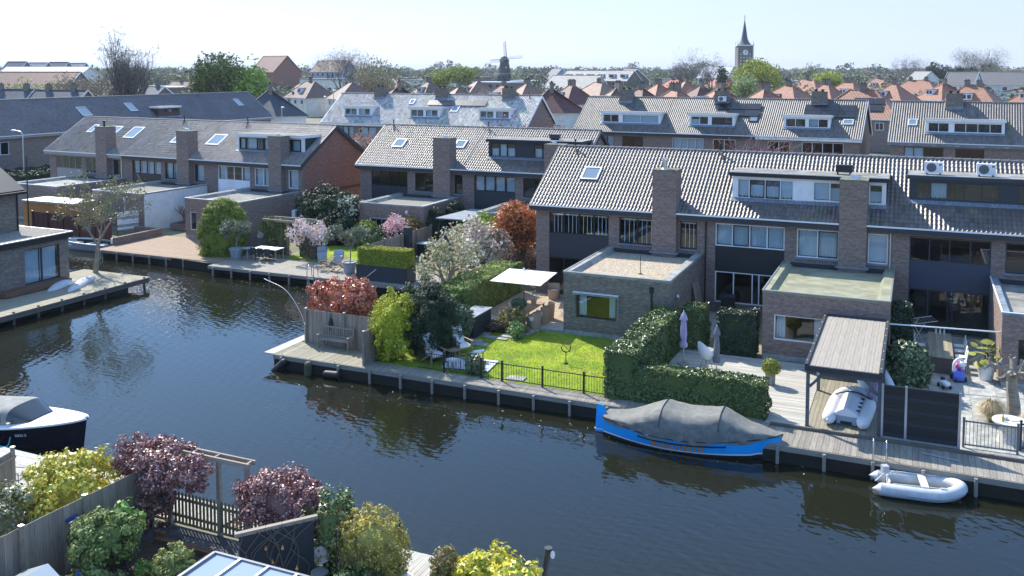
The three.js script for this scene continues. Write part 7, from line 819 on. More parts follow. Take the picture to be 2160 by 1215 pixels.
  const cool = thing('plastic_sheet', 'white and blue plastic bags heaped on the near jetty', 'bags', -11.35, 0, -19.0), gs = new THREE.IcosahedronGeometry(0.35, 3), ps = gs.attributes.position, nn = noise2(6, 16); for (let i = 0; i < ps.count; i++) { const k = 0.7 + 0.6 * nn(ps.getX(i) * 9, ps.getY(i) * 9 + ps.getZ(i) * 7); ps.setXYZ(i, ps.getX(i) * k * 1.2, Math.max(0, ps.getY(i) * k * 0.7 + 0.2), ps.getZ(i) * k * 0.8); } gs.computeVertexNormals(); nb().add(gs).mesh('white_bag', whiteBoard, cool); const g2 = gs.clone(); g2.scale(0.6, 0.6, 0.6); g2.translate(-0.45, 0, 0.1); nb().add(g2).mesh('blue_bag', paint(0.05, 0.12, 0.5, 0.6), cool);
  const lp = thing('jetty_lamp_post', 'dark curved lamp post at the near jetty edge', 'post', -7.95, 0, -20.2); nb().tube([V(-0.1, -0.1, 0), V(-0.1, 0.4, 0), V(-0.04, 0.9, 0), V(0.02, 1.22, 0)], 0.075, 12, 20).cyl(0.02, 0, 1.2, 1.24, 0.1, 0.1, 14).mesh('post', anthracite, lp); nb().sphere(0.14, 1.1, 0.03, 0.06, 0.1, 0.06).mesh('lens', plastic, lp);
  const bl = thing('mooring_bollard', 'short white-capped mooring bollard on the pale jetty', 'bollard', -16.1, 0, -20.1); nb().cyl(0, 0, 0, 0.42, 0.07, 0.075, 14).mesh('post', teak, bl); nb().cyl(0, 0, 0.42, 0.47, 0.1, 0.1, 14).mesh('cap', white, bl);
  for (const x of [-18.6, -17.0]) { const c = thing('mooring_cleat', 'small steel cleat on the pale jetty edge', 'cleat', x, 0.0, -20.5, 0, 'cleats on the near jetty'); nb().box(-0.04, 0.04, 0, 0.05, -0.03, 0.03).rod(V(-0.12, 0.06, 0), V(0.12, 0.06, 0), 0.018).mesh('cleat', steel, c); }
  const lc = thing('lounge_chair', 'grey garden chair on the wide near jetty', 'chair', -24.9, 0, -19.0, 1.9); nb().turned(0.5, 0.04, 0.5, 0, 0.42, 0).turned(0.5, 0.6, 0.04, 0, 0.72, -0.28, 0, -0.2).mesh('seat', S({ color: rgb(0.32, 0.30, 0.28), roughness: 0.8 }), lc); for (const a of [-0.22, 0.22]) { nb().rod(V(a, 0, 0.22), V(a, 0.62, 0.2), 0.014).rod(V(a, 0, -0.3), V(a, 0.62, -0.25), 0.014).rod(V(a, 0.62, 0.2), V(a, 0.62, -0.3), 0.014).mesh('leg', anthracite, lc); }
  const hb = thing('wall_ornament', 'blue and yellow enamel ornament on the near fence', 'ornament', -19.54, 1.3, -16.4, 1.6); nb().box(-0.16, 0.16, 0.05, 0.12, 0, 0.08).mesh('top', paint(0.03, 0.06, 0.3, 0.4), hb); nb().sphere(0, 0.0, 0.03, 0.12, 0.08, 0.06).mesh('bowl', paint(0.4, 0.4, 0.2, 0.4), hb);
  const tp = thing('folded_parasol', 'dark blue folded parasol tip rising by the near bed', 'parasol', -17.05, 0, -14.45); nb().cyl(0, 0, 0, 1.5, 0.02, 0.02, 8).mesh('pole', steel, tp); const cg = new THREE.ConeGeometry(0.42, 0.75, 6); cg.translate(0, 1.2, 0); nb().add(cg).mesh('canopy', paint(0.02, 0.05, 0.16, 0.7), tp);
  const gh = thing('cold_frame', 'pale glass cold frame peeking up at the picture foot', 'cold frame', -18.35, 0, -14.15); nb().prism([[-0.7, 0], [0.7, 0], [0.7, 1.0], [0.1, 1.35], [-0.7, 1.0]], -0.5, 0.5).mesh('glazing', PH({ color: rgb(0.5, 0.55, 0.55), roughness: 0.1 }), gh);
  // reed screen round the brown hedge
  const rs = thing('reed_screen', 'brown reed screen around the yellow-brown hedge', 'screen', -12.45, 0, -18.85), rr = rng(12), cane = nb(); for (let i = 0; i < 150; i++) { const a = -0.9 + rr() * 2.6, x = Math.cos(a) * 1.02, z = Math.sin(a) * 0.76; cane.rod(V(x, 0, z), V(x + (rr() - 0.5) * 0.06, 0.9 + rr() * 0.5, z + (rr() - 0.5) * 0.06), 0.01, 0.008, 3); } stuff(cane.mesh('reeds', S({ color: rgb(0.24, 0.17, 0.09), roughness: 1 }), rs)); for (const a of [-0.3, 1.7]) nb().cyl(Math.cos(a) * 1.06, Math.sin(a) * 0.8, 0, 1.75, 0.015, 0.015, 6).mesh('stake', darkGreenPaint, rs);
}
// ---------------------------------------------------------------- the town behind
{
  const n = noise2(301, 64), tileBump = tex(256, [2.2, 2.4], (u, v) => 0.5 + 0.5 * Math.sin(u * 62.83) * 0.6 + 0.4 * ((v * 8) % 1 - 0.5), false);
  const roofMat = (a, b, rough = 0.6) => S({ map: tex(256, [9, 7], (u, v) => lerp3(a, b, Math.min(1, Math.max(0, 0.15 + 0.5 * n(u * 30, v * 20) + 0.5 * n(u * 64, v * 64 + 3) - 0.1)))), bumpMap: tileBump, bumpScale: 0.06, roughness: rough });
  const RO = { brown: roofMat([0.40, 0.31, 0.27], [0.54, 0.44, 0.38]), tan: roofMat([0.48, 0.36, 0.29], [0.62, 0.48, 0.39]), maroon: roofMat([0.34, 0.20, 0.18], [0.46, 0.28, 0.25]), orange: roofMat([0.52, 0.33, 0.24], [0.69, 0.47, 0.36]), red: roofMat([0.58, 0.25, 0.18], [0.70, 0.33, 0.24]), slate: roofMat([0.24, 0.26, 0.29], [0.34, 0.36, 0.39]), grey: roofMat([0.46, 0.46, 0.45], [0.60, 0.60, 0.58]), pale: roofMat([0.70, 0.72, 0.74], [0.82, 0.84, 0.86]) };
  const cream = S({ map: mottle([0.82, 0.80, 0.74], [0.90, 0.88, 0.83], 4, 4), roughness: 0.9 });
  const names = { brown: 'brown', tan: 'tan', maroon: 'maroon', orange: 'orange', red: 'red', slate: 'slate grey', grey: 'light grey', pale: 'white' };
  function slopeGeo(b, pts) { for (let i = 1; i + 1 < pts.length; i++) b.add(new THREE.BufferGeometry().setFromPoints([pts[0], pts[i], pts[i + 1]])); }
  const pots = (b, x, z, y) => b.cyl(x - 0.25, z, y, y + 0.25, 0.14, 0.14, 6).cyl(x + 0.25, z, y, y + 0.25, 0.14, 0.14, 6);
  // hipped house: ridge along local x
  function hip(u, depth, w, d, ry, col, { eave = 5.2, ridge = 9.6, hipIn = 0.45, wall = cream, dormer = true, chimneys = 2, label, group = 'hipped houses of the old quarter', sky = 0, solar = false, seed = 1 } = {}) {
    const p = along(u, depth), t = thing('hipped_house', label ?? names[col] + '-tiled hipped house of the old quarter', 'house', p.x, 0, p.z, ry, group), o = 0.35, W = w / 2 + o, D = d / 2 + o, r = w / 2 - d * hipIn, e = eave, h = ridge;
    nb().box(-w / 2, w / 2, 0, eave, -d / 2, d / 2).mesh('wall', wall, t);
    const b = nb(), A = V(-W, e, D), B = V(W, e, D), C = V(W, e, -D), E = V(-W, e, -D), P = V(-r, h, 0), Q = V(r, h, 0); slopeGeo(b, [A, B, Q, P]); slopeGeo(b, [B, C, Q]); slopeGeo(b, [C, E, P, Q]); slopeGeo(b, [E, A, P]); slopeGeo(b, [A, E, C, B]); b.mesh('roof', RO[col], t);
    const hp = nb(); for (const [a, c] of [[A, P], [B, Q], [C, Q], [E, P], [P, Q]]) hp.rod(a, c, 0.12, 0.12, 6); hp.mesh('hip_tiles', RO[col], t);
    nb().box(-W - 0.04, W + 0.04, e - 0.18, e - 0.01, D - 0.02, D + 0.1).mesh('gutter', white, t);
    for (let i = 0; i < chimneys; i++) { const x = chimneys > 1 ? (i ? 1 : -1) * Math.max(0.6, r * 0.8) : 0.2; const c = nb().box(x - 0.5, x + 0.5, h - 1.1, h + 0.9, -0.35, 0.35).mesh('chimney', brickGrey, t), k = nb().box(x - 0.56, x + 0.56, h + 0.902, h + 1.0, -0.41, 0.41); pots(k, x, 0, h + 1.0); k.mesh('capping', anthracite, c); }
    const wr = rng(seed * 5 + 1); for (let i = 0; i < 3; i++) { const x = -w / 2 + w * (0.2 + 0.3 * i), f = nb().box(x - 0.65, x + 0.65, e - 1.75, e - 0.55, d / 2 + 0.003, d / 2 + 0.06).mesh('window', white, t); nb().box(x - 0.56, x - 0.04, e - 1.66, e - 0.64, d / 2 + 0.061, d / 2 + 0.075).box(x + 0.04, x + 0.56, e - 1.66, e - 0.64, d / 2 + 0.061, d / 2 + 0.075).mesh('pane', glassDark, f); }
    if (dormer) { const x = (wr() - 0.5) * w * 0.25, y0 = e + (h - e) * 0.28, zf = D * (1 - 0.28) + 0.1, c = nb().box(x - 1.0, x + 1.0, y0, y0 + 1.35, zf - 2, zf).mesh('dormer', white, t); for (const s of [-0.5, 0.5]) nb().box(x + s - 0.36, x + s + 0.36, y0 + 0.25, y0 + 1.1, zf + 0.002, zf + 0.03).mesh('pane', glassDark, c); nb().box(x - 1.15, x + 1.15, y0 + 1.352, y0 + 1.48, zf - 2.2, zf + 0.15).mesh('dormer_roof', leadMat, c); }
    if (solar) { const k = (h - e) / D, a = Math.atan(k); for (let i = 0; i < 3; i++) for (let j = 0; j < 2; j++) { const s = 0.35 + 0.24 * j, g = new THREE.BoxGeometry(1.55, 0.05, 1.4); g.rotateX(a); g.translate(W * 0.18 + i * 1.6 - 1.2, e + (h - e) * s + 0.12, D * (1 - s) + 0.08); nb().add(g).mesh('solar_panel', panelMat, t); } }
    return t;
  }
  function gable(name, label, u, depth, w, d, eave, ridge, ry, col, { wall = brick, group, chimneys = 0, dormers = 0, frontWin = 4, cat = 'house', barge = white } = {}) {
    const p = along(u, depth), t = thing(name, label, cat, p.x, 0, p.z, ry, group), W = w / 2, D = d / 2;
    nb().prismX([[-D, 0], [-D, eave], [0, ridge - 0.12], [D, eave], [D, 0]], -W, W).mesh('wall', wall, t);
    const b = nb(); for (const s of [-1, 1]) { const a = V(-W - 0.3, eave - 0.15, s * (D + 0.35)), c = V(W + 0.3, eave - 0.15, s * (D + 0.35)), f = V(W + 0.3, ridge, 0), e = V(-W - 0.3, ridge, 0); slopeGeo(b, s > 0 ? [a, c, f, e] : [c, a, e, f]); } b.mesh('roof', RO[col], t);
    const g = nb(); for (const s of [-1, 1]) for (const q of [-1, 1]) g.bar(V(s * (W + 0.32), eave - 0.2, q * (D + 0.35)), V(s * (W + 0.32), ridge + 0.02, 0), 0.06, 0.3); g.mesh('barge_board', barge, t); nb().rod(V(-W - 0.3, ridge, 0), V(W + 0.3, ridge, 0), 0.13, 0.13, 6).mesh('ridge', RO[col], t);
    for (let i = 0; i < chimneys; i++) { const x = -W + w * (i + 0.5) / chimneys, c = nb().box(x - 0.5, x + 0.5, ridge - 1, ridge + 1, -0.35, 0.35).mesh('chimney', brickGrey, t), k = nb().box(x - 0.56, x + 0.56, ridge + 1.002, ridge + 1.1, -0.41, 0.41); pots(k, x, 0, ridge + 1.1); k.mesh('capping', anthracite, c); }
    for (let i = 0; i < frontWin; i++) { const x = -W + w * (i + 0.5) / frontWin, f = nb().box(x - 0.8, x + 0.8, eave - 2, eave - 0.6, D + 0.003, D + 0.07).mesh('window', white, t); nb().box(x - 0.7, x + 0.7, eave - 1.9, eave - 0.7, D + 0.071, D + 0.085).mesh('pane', glassDark, f); }
    for (let i = 0; i < dormers; i++) { const x = -W + w * (i + 0.5) / dormers, k = 0.35, y0 = eave + (ridge - eave) * k, zf = D * (1 - k) + 0.3, c = nb().box(x - 1.3, x + 1.3, y0 - 0.3, y0 + 1.1, zf - 2.4, zf).mesh('dormer', white, t); nb().box(x - 1.1, x + 1.1, y0, y0 + 0.9, zf + 0.002, zf + 0.03).mesh('pane', glassDark, c); nb().box(x - 1.45, x + 1.45, y0 + 1.102, y0 + 1.22, zf - 2.6, zf + 0.15).mesh('dormer_roof', leadMat, c); }
    return t;
  }
  const dOf = (v, h = 9.6) => (EYE - h) * FOCAL / (v - HORIZON);
  const list = [[655, 172, 105, 'brown', -0.5], [742, 173, 88, 'brown', -0.5], [842, 181, 84, 'maroon', -0.45], [905, 171, 62, 'brown', -0.5], [968, 183, 104, 'tan', -0.5], [1008, 170, 74, 'tan', -0.4], [1062, 178, 64, 'maroon', -0.5], [1112, 175, 60, 'tan', -0.45], [1163, 185, 78, 'maroon', -0.6], [1206, 178, 84, 'maroon', -0.6], [1262, 173, 96, 'tan', -0.4], [1304, 183, 84, 'brown', -0.5], [1352, 186, 86, 'maroon', -0.5], [1388, 176, 74, 'orange', -0.45], [1446, 171, 76, 'orange', -0.5], [1424, 187, 86, 'orange', -0.5], [1478, 180, 66, 'maroon', -0.55], [1518, 184, 74, 'orange', -0.5], [1566, 169, 80, 'red', -0.6], [1612, 186, 76, 'orange', -0.5], [1662, 180, 118, 'orange', -0.3], [1742, 176, 76, 'orange', -0.5], [1702, 168, 86, 'orange', -0.35], [1790, 173, 96, 'orange', -0.35], [1884, 176, 66, 'orange', -0.5], [1936, 169, 100, 'orange', -0.3], [1990, 174, 66, 'orange', -0.45], [2052, 179, 108, 'orange', -0.3], [2126, 167, 90, 'orange', -0.45], [2190, 178, 90, 'orange', -0.3], [1852, 165, 60, 'orange', -0.4], [2090, 166, 60, 'orange', -0.4], [570, 188, 60, 'slate', -0.5]];
  list.forEach(([u, v, px, col, ry], i) => { const depth = dOf(v), w = Math.max(9, px * depth / FOCAL); hip(u, depth, w, 9 + (i % 3), ry * (1 + 0.7 * ((i * 7) % 3) / 2), col, { seed: i, dormer: i % 3 !== 1, chimneys: 1 + (i % 2), label: names[col] + '-tiled hipped house of the old quarter with ' + (i % 2 ? 'two chimneys' : 'one chimney') + (i % 3 !== 1 ? ' and white dormer' : ' and no dormer') }); });
  { const r = rng(640), pal = ['orange', 'tan', 'brown', 'maroon', 'orange', 'red']; for (let i = 0; i < 34; i++) { const u = 640 + i * 46 + 20 * r(), v = 158 + 9 * r(), depth = dOf(v, 9.4), left = u < 1250, col = left ? pal[1 + Math.floor(r() * 3)] : pal[Math.floor(r() * 6)]; if (depth > 440) continue; hip(u, depth, 11 + 4 * r(), 9.5, -0.2 - 0.5 * r(), col, { seed: 100 + i, ridge: 9.4, dormer: i % 2 === 0, chimneys: 1 + (i % 2), label: 'distant small ' + names[col] + '-tiled house behind the old quarter' + (i % 2 ? ' with two chimneys' : ' with dormer'), group: 'small houses behind the old quarter' }); } }
  hip(1818, 150, 13, 10, -0.18, 'orange', { wall: brick, solar: true, chimneys: 1, dormer: false, seed: 70, label: 'orange-tiled hipped house with solar panels seen between the two grey terraces', group: 'hipped houses of the old quarter' });
  // low rows and halls on the far side of the dark street
  const gL = 'brown-roofed rows beyond the dark street', rowLbl = (c) => 'long low ' + c + '-roofed row beyond the dark street';
  [[60, 172, 190, 'brown', 0.15], [180, 178, 150, 'brown', 0.1], [30, 188, 110, 'slate', 0.2], [130, 190, 120, 'slate', 0.1], [320, 182, 90, 'slate', -0.3], [230, 168, 130, 'tan', 0.1], [400, 172, 110, 'tan', -0.2], [450, 182, 100, 'brown', -0.2], [620, 160, 90, 'grey', -0.3], [520, 168, 120, 'tan', -0.2]].forEach(([u, v, px, col, ry]) => { const dp = dOf(v, 9); gable('row_house', rowLbl(names[col]), u, dp, Math.max(12, px * dp / FOCAL), 9, 5, 9, ry, col, { group: gL, chimneys: 2, frontWin: 5 }); });
  const gH = 'market halls on the skyline';
  [[40, 130], [85, 132], [128, 131], [165, 133]].forEach(([u, v], i) => { const dp = 400 + i * 6, h = EYE + (HORIZON - v) * dp / FOCAL; gable('market_hall', ['dark', 'pale grey'][i % 2] + '-roofed gabled hall standing in a row on the skyline', u, dp, 9, 10, h - 4.5, h, 0.2, i % 2 ? 'grey' : 'slate', { group: gH, frontWin: 0, cat: 'hall' }); });
  gable('white_hall', 'long hall with bright white metal roof', 105, 330, 30, 17, 10.5, 14.0, 0.35, 'pale', { wall: cream, frontWin: 0, cat: 'hall' });
  gable('brick_hall', 'broad maroon-roofed hall with white gable edge', 75, 285, 30, 17, 6.5, 12.3, 0.3, 'maroon', { frontWin: 0, cat: 'hall' });
  gable('sport_hall', 'large dark purple-red gabled building rising above the green trees', 583, 420, 15.5, 16, 12, 19.2, -0.2, 'maroon', { wall: brickRed, frontWin: 0, cat: 'hall', barge: brownPaint });
  gable('school_building', 'long brown-roofed building with pale blue gable behind the bare trees', 705, 440, 20, 11, 12, 17.3, -0.2, 'brown', { wall: S({ color: rgb(0.45, 0.52, 0.58), roughness: 0.8 }), frontWin: 6, cat: 'building' });
  gable('grey_row', 'long pale grey row with white dormers near the bare trees', 1265, 390, 34, 11, 8.5, 12.6, -0.3, 'grey', { wall: brickGrey, dormers: 6, frontWin: 8 });
  gable('grey_row', 'grey-roofed house with dark gable on the skyline', 1330, 400, 14, 11, 8.5, 13.2, -0.9, 'slate', { wall: brickGrey, frontWin: 2 });
  gable('grey_row', 'blue-grey house with steep roof right of the windmill', 1175, 430, 14, 10, 8, 13.5, -0.9, 'slate', { wall: S({ color: rgb(0.32, 0.38, 0.44), roughness: 0.8 }), frontWin: 2 });
  gable('grey_row', 'pale grey roof row below the skyline right of the windmill', 1215, 360, 24, 10, 6, 10.8, -0.35, 'grey', { wall: cream, frontWin: 5 });
  [[2030, 'dark grey modern block with pale gable at the skyline', 10], [2110, 'second dark grey modern block with skylights at the skyline', 22]].forEach(([u, l, w]) => gable('modern_block', l, u, 330, w, 10, 7.6, 12.2, -0.35, 'slate', { wall: cream, frontWin: 4, cat: 'building' }));
  gable('white_house', 'small white gabled house among the distant trees', 1945, 420, 10, 9, 8.5, 12.2, -0.9, 'grey', { wall: cream, frontWin: 1 });
  [[1050, 420, 22], [900, 400, 26], [1000, 460, 18], [1120, 480, 20], [830, 520, 30], [700, 350, 26], [330, 300, 22], [1400, 450, 16], [1780, 520, 20], [1700, 480, 22]].forEach(([u, dp, w], i) => { const p = along(u, dp), t = thing('flat_roofed_building', 'low flat-roofed ' + (i % 2 ? 'cream' : 'grey brick') + ' building with ' + (i % 3 ? 'grey' : 'white') + ' roof among the far houses', 'building', p.x, 0, p.z, -0.3, 'far flat-roofed buildings'); nb().box(-w / 2, w / 2, 0, 7.2 + (i % 3), -5, 5).mesh('wall', i % 2 ? cream : brickGrey, t); nb().box(-w / 2 - 0.2, w / 2 + 0.2, 7.21 + (i % 3), 7.6 + (i % 3), -5.2, 5.2).mesh('roof', i % 3 ? concrete : whiteBoard, t); for (let k = 0; k < 5; k++) { const x = -w / 2 + w * (k + 0.5) / 5; nb().box(x - 1, x + 1, 4.8, 6.3, 5.003, 5.05).mesh('window', glassDark, t); } });
  { const p = along(625, 150), t = thing('glass_veranda', 'white-roofed glass veranda at the end of the dark block', 'veranda', p.x, 0, p.z, 0.2); nb().box(-3, 3, 0, 2.6, -2, 2).mesh('glazing', S({ color: rgb(0.55, 0.6, 0.5), roughness: 0.3 }), t); nb().box(-3.2, 3.2, 2.61, 2.85, -2.2, 2.2).mesh('roof', whiteBoard, t); for (let i = 0; i < 6; i++) nb().box(-3 + i * 1.2 - 0.05, -3 + i * 1.2 + 0.05, 0, 2.6, 2.003, 2.06).mesh('mullion', white, t); }
  for (const [u, dp, h, l] of [[594, 132, 7.5, 'thin pale lamp post at the gable of the dark block'], [684, 150, 8.5, 'thin pale lamp post before the white-walled houses'], [704, 150, 9.5, 'taller thin lamp post with round top before the white-walled houses']]) { const p = along(u, dp), t = thing('lamp_post', l, 'street lamp', p.x, 0, p.z); nb().cyl(0, 0, 0, h, 0.08, 0.06, 6).mesh('post', zinc, t); nb().sphere(0.2, h, 0, 0.35, 0.1, 0.15, 8).mesh('lamp_head', plastic, t); }
  // church
  {
    const dp = 473, p = along(1568, dp), t = thing('church_tower', 'square brick church tower with white stone bands and tall slate spire', 'church', p.x, 0, p.z, YAW - 0.08), s = 3.9, T = 25.0;
    nb().box(-s, s, 0, T, -s, s).mesh('shaft', brickTex([0.36, 0.32, 0.30], [0.46, 0.41, 0.38], [0.5, 0.48, 0.46], 24), t); const q = nb(); for (let y = 12; y < T - 0.6; y += 1.05) for (const x of [-s, s]) q.box(x - 0.35, x + 0.35, y, y + 0.5, s - 0.3, s + 0.05).box(x - 0.3, x + 0.3, y, y + 0.5, -s - 0.05, -s + 0.3); for (let y = 12.4; y < 22; y += 1.6) for (const x of [-2.2, -0.7, 0.8, 2.2]) q.box(x - 0.25, x + 0.25, y, y + 0.7, s + 0.003, s + 0.06); q.mesh('stone_blocks', cream, t);
    for (const x of [-1.4, 1.4]) nb().box(x - 0.55, x + 0.55, 13.2, 17.2, s + 0.004, s + 0.07).mesh('belfry_opening', black, t); const c = new THREE.CylinderGeometry(1.4, 1.4, 0.12, 24); c.rotateX(Math.PI / 2); c.translate(0, 21.8, s + 0.08); nb().add(c).mesh('clock_face', cream, t); nb().box(-0.08, 0.08, 21.8, 22.9, s + 0.15, s + 0.18).box(-0.08, 0.7, 21.72, 21.88, s + 0.15, s + 0.18).mesh('clock_hands', black, t);
    nb().box(-s - 0.45, s + 0.45, T + 0.003, T + 0.6, -s - 0.45, s + 0.45).mesh('cornice', cream, t); for (const x of [-s, s]) for (const z of [-s, s]) nb().cyl(x, z, T + 0.6, T + 2.4, 0.25, 0.08, 6).mesh('pinnacle', cream, t);
    const g = new THREE.LatheGeometry([[3.4, 0], [2.3, 1.6], [1.6, 3.2], [0.05, 13.2]].map((v) => new THREE.Vector2(...v)), 8); g.translate(0, T + 0.6, 0); nb().add(g).mesh('spire', RO.slate, t); nb().cyl(0, 0, T + 13.6, T + 16.2, 0.09, 0.05, 6).box(-0.5, 0.5, T + 15, T + 15.18, -0.06, 0.06).sphere(0, T + 14, 0, 0.3, 0.3, 0.3, 8).mesh('weather_vane', black, t);
    gable('church_nave', 'pale-roofed church nave beside the tower', 1515, 468, 17, 13, 9, 14.8, -0.35, 'pale', { wall: cream, frontWin: 4, cat: 'church' });
  }
  // windmill
  {
    const dp = 600, p = along(1064, dp), t = thing('windmill', 'dark smock windmill with four lattice sails and white stage railing', 'windmill', p.x, 0, p.z, YAW + 0.35);
    nb().lathe([[5.6, 0], [4.7, 8], [4.4, 10], [2.9, 18.4]], 0, 0, 0, 8).mesh('smock_body', S({ color: rgb(0.06, 0.062, 0.066), roughness: 0.9 }), t); nb().lathe([[3.2, 18.3], [3.1, 19.2], [2.3, 21.0], [0.1, 22.0]], 0, 0, 0, 12).mesh('cap', S({ color: rgb(0.05, 0.055, 0.06), roughness: 0.9 }), t);
    const st = nb(); st.lathe([[4.3, 9.5], [7, 9.5], [7, 9.75], [4.3, 9.75]], 0, 0, 0, 16); st.mesh('stage', greyPaint, t); const rl = nb(); for (let i = 0; i < 16; i++) { const a = i / 16 * 6.283, b = (i + 1) / 16 * 6.283; rl.rod(V(Math.cos(a) * 6.9, 10.8, Math.sin(a) * 6.9), V(Math.cos(b) * 6.9, 10.8, Math.sin(b) * 6.9), 0.06, 0.06, 4).rod(V(Math.cos(a) * 6.9, 9.7, Math.sin(a) * 6.9), V(Math.cos(a) * 6.9, 10.8, Math.sin(a) * 6.9), 0.06, 0.06, 4); } rl.mesh('railing', white, t);
    const hub = V(0, 20.0, 4.2); nb().rod(V(0, 20, 0), hub.clone(), 0.4, 0.4, 8).mesh('windshaft', black, t);
    for (let k = 0; k < 4; k++) { const a = k * Math.PI / 2 + 0.07, d = V(Math.cos(a), Math.sin(a), 0), n2 = V(-Math.sin(a), Math.cos(a), 0), b = nb(), at = (l, s) => hub.clone().addScaledVector(d, l).addScaledVector(n2, s); b.rod(at(0, 0), at(11.2, 0), 0.28, 0.14, 6); for (let l = 2; l <= 11; l += 0.75) b.rod(at(l, -0.3), at(l, 1.7), 0.06, 0.06, 4); for (const s of [0.6, 1.2, 1.7]) b.rod(at(2, s), at(11, s), 0.05, 0.05, 4); b.mesh('sail', k === 0 ? S({ color: rgb(0.6, 0.62, 0.64), roughness: 0.8 }) : k === 2 ? greyPaint : black, t); }
    for (const s of [-1, 1]) nb().rod(V(s * 2, 19, -2.5), V(0, 10.5, -6.2), 0.18, 0.18, 5).mesh('tail_pole', black, t); const w = nb().box(-0.5, 0.5, 14, 15, 3.3, 3.7).mesh('window', white, t);
  }
  // trees one can tell apart
  const bareB = S({ color: rgb(0.13, 0.115, 0.10), roughness: 1 }), gT = 'bare trees of the town';
  const far = (name, label, u, dp, vTop, o) => { const p = along(u, dp), h = EYE + (HORIZON - vTop) * dp / FOCAL; return tree(name, label, p.x, p.z, h, { rad: 0.42, levels: 5, kids: [4, 3, 3, 2, 2], mat: bareB, ...o }); };
  const bud = (n, size, cols, sp) => ({ n, size: size * 1.25, cols, spread: sp, mat: leafFar }), twigs = (n, sp) => ({ n, size: 0.085, cols: [[0.13, 0.115, 0.10], [0.17, 0.15, 0.13]], spread: sp, mat: leafFar, long: 11, flat: 0.1 });
  far('poplar_tree', 'tall bare poplar rising above the dark roofs', 258, 172, 55, { seed: 201, spread: 0.3, ratio: 0.78, lift: 0.55, trunk: 0.12, rad: 0.55, bend: 0.14, levels: 5, kids: [7, 3, 3, 3, 2], squash: 0.8, leaf: twigs(2600, 0.75) });
  far('poplar_tree', 'second bare poplar stem close beside the tall one', 285, 174, 92, { seed: 202, spread: 0.32, ratio: 0.78, lift: 0.55, trunk: 0.12, rad: 0.5, bend: 0.14, kids: [6, 3, 3, 3, 2], squash: 0.9, leaf: twigs(1000, 0.7) });
  far('spring_tree', 'dark olive spring tree beside the fresh green one', 460, 172, 112, { seed: 203, spread: 0.42, ratio: 0.72, kids: [5, 4, 3, 2, 2], leaf: bud(6500, 0.26, [[0.09, 0.12, 0.03], [0.13, 0.16, 0.05]], 0.9) });
  far('spring_tree', 'fresh green spring tree above the dark roof end', 535, 176, 122, { seed: 204, spread: 0.45, ratio: 0.72, kids: [5, 4, 3, 2, 2], leaf: bud(8500, 0.28, [[0.17, 0.25, 0.05], [0.22, 0.30, 0.07]], 1.0) });
  far('bare_tree', 'broad bare tree before the long brown-roofed building', 722, 300, 93, { seed: 205, spread: 0.55, ratio: 0.74, kids: [5, 4, 3, 3, 2], squash: 1.05, group: gT, leaf: twigs(3200, 1.3) });
  far('bare_tree', 'bare tree with first green haze beside the broad one', 800, 290, 118, { seed: 206, spread: 0.5, ratio: 0.74, kids: [5, 4, 3, 3, 2], group: gT, leaf: bud(2500, 0.3, [[0.24, 0.22, 0.12]], 1.2) });
  far('bare_tree', 'low bare twiggy tree between the brown houses', 775, 270, 140, { seed: 207, spread: 0.6, kids: [5, 4, 3, 3, 2], squash: 1.3, group: gT, leaf: bud(2500, 0.3, [[0.26, 0.22, 0.13]], 1.2) });
  far('bare_tree', 'large bare round tree left of the church', 1442, 350, 103, { seed: 208, spread: 0.5, ratio: 0.74, kids: [5, 4, 3, 3, 2], squash: 0.95, group: gT, leaf: twigs(3200, 1.3) });
  far('bare_tree', 'smaller bare tree between the round tree and the church', 1502, 360, 112, { seed: 209, spread: 0.5, kids: [5, 4, 3, 3, 2], group: gT, leaf: twigs(3200, 1.3) });
  far('bare_tree', 'bare tree pair member on the right skyline', 2040, 450, 99, { seed: 210, spread: 0.5, ratio: 0.74, kids: [5, 4, 3, 3, 2], squash: 1.1, group: gT, leaf: twigs(3200, 1.3) });
  far('bare_tree', 'bare tree touching its larger neighbour on the skyline', 2085, 455, 99, { seed: 211, spread: 0.5, kids: [5, 4, 3, 3, 2], group: gT, leaf: twigs(3200, 1.3) });
  far('bare_tree', 'bare tree above the modern grey blocks', 1912, 500, 116, { seed: 212, spread: 0.5, kids: [5, 4, 3, 3, 2], group: gT, leaf: twigs(3200, 1.3) });
  far('willow_tree', 'broad yellow-green willow right of the church tower', 1597, 330, 126, { seed: 213, spread: 0.6, kids: [6, 4, 3, 2, 2], squash: 1.25, leaf: bud(12000, 0.34, [[0.34, 0.34, 0.04], [0.28, 0.30, 0.05]], 1.6) });
  far('small_green_tree', 'pale green round tree below the willow', 1570, 260, 158, { seed: 214, spread: 0.55, kids: [5, 4, 3, 2], levels: 4, leaf: bud(3500, 0.26, [[0.3, 0.36, 0.16], [0.24, 0.3, 0.1]], 0.8) });
  far('small_green_tree', 'yellow-green round tree left of the windmill', 975, 330, 138, { seed: 215, spread: 0.5, kids: [5, 4, 3, 2], levels: 4, leaf: bud(5000, 0.32, [[0.26, 0.28, 0.06], [0.3, 0.32, 0.08]], 1.0) });
  far('small_green_tree', 'smaller yellow-green tree left of the windmill pair', 940, 330, 148, { seed: 216, spread: 0.5, kids: [5, 4, 3, 2], levels: 4, leaf: bud(3500, 0.3, [[0.3, 0.32, 0.07]], 0.9) });
  far('small_green_tree', 'bright yellow-green tree before the orange roofs', 1745, 330, 152, { seed: 217, spread: 0.5, kids: [5, 4, 3, 2], levels: 4, leaf: bud(4000, 0.3, [[0.34, 0.36, 0.05]], 1.0) });
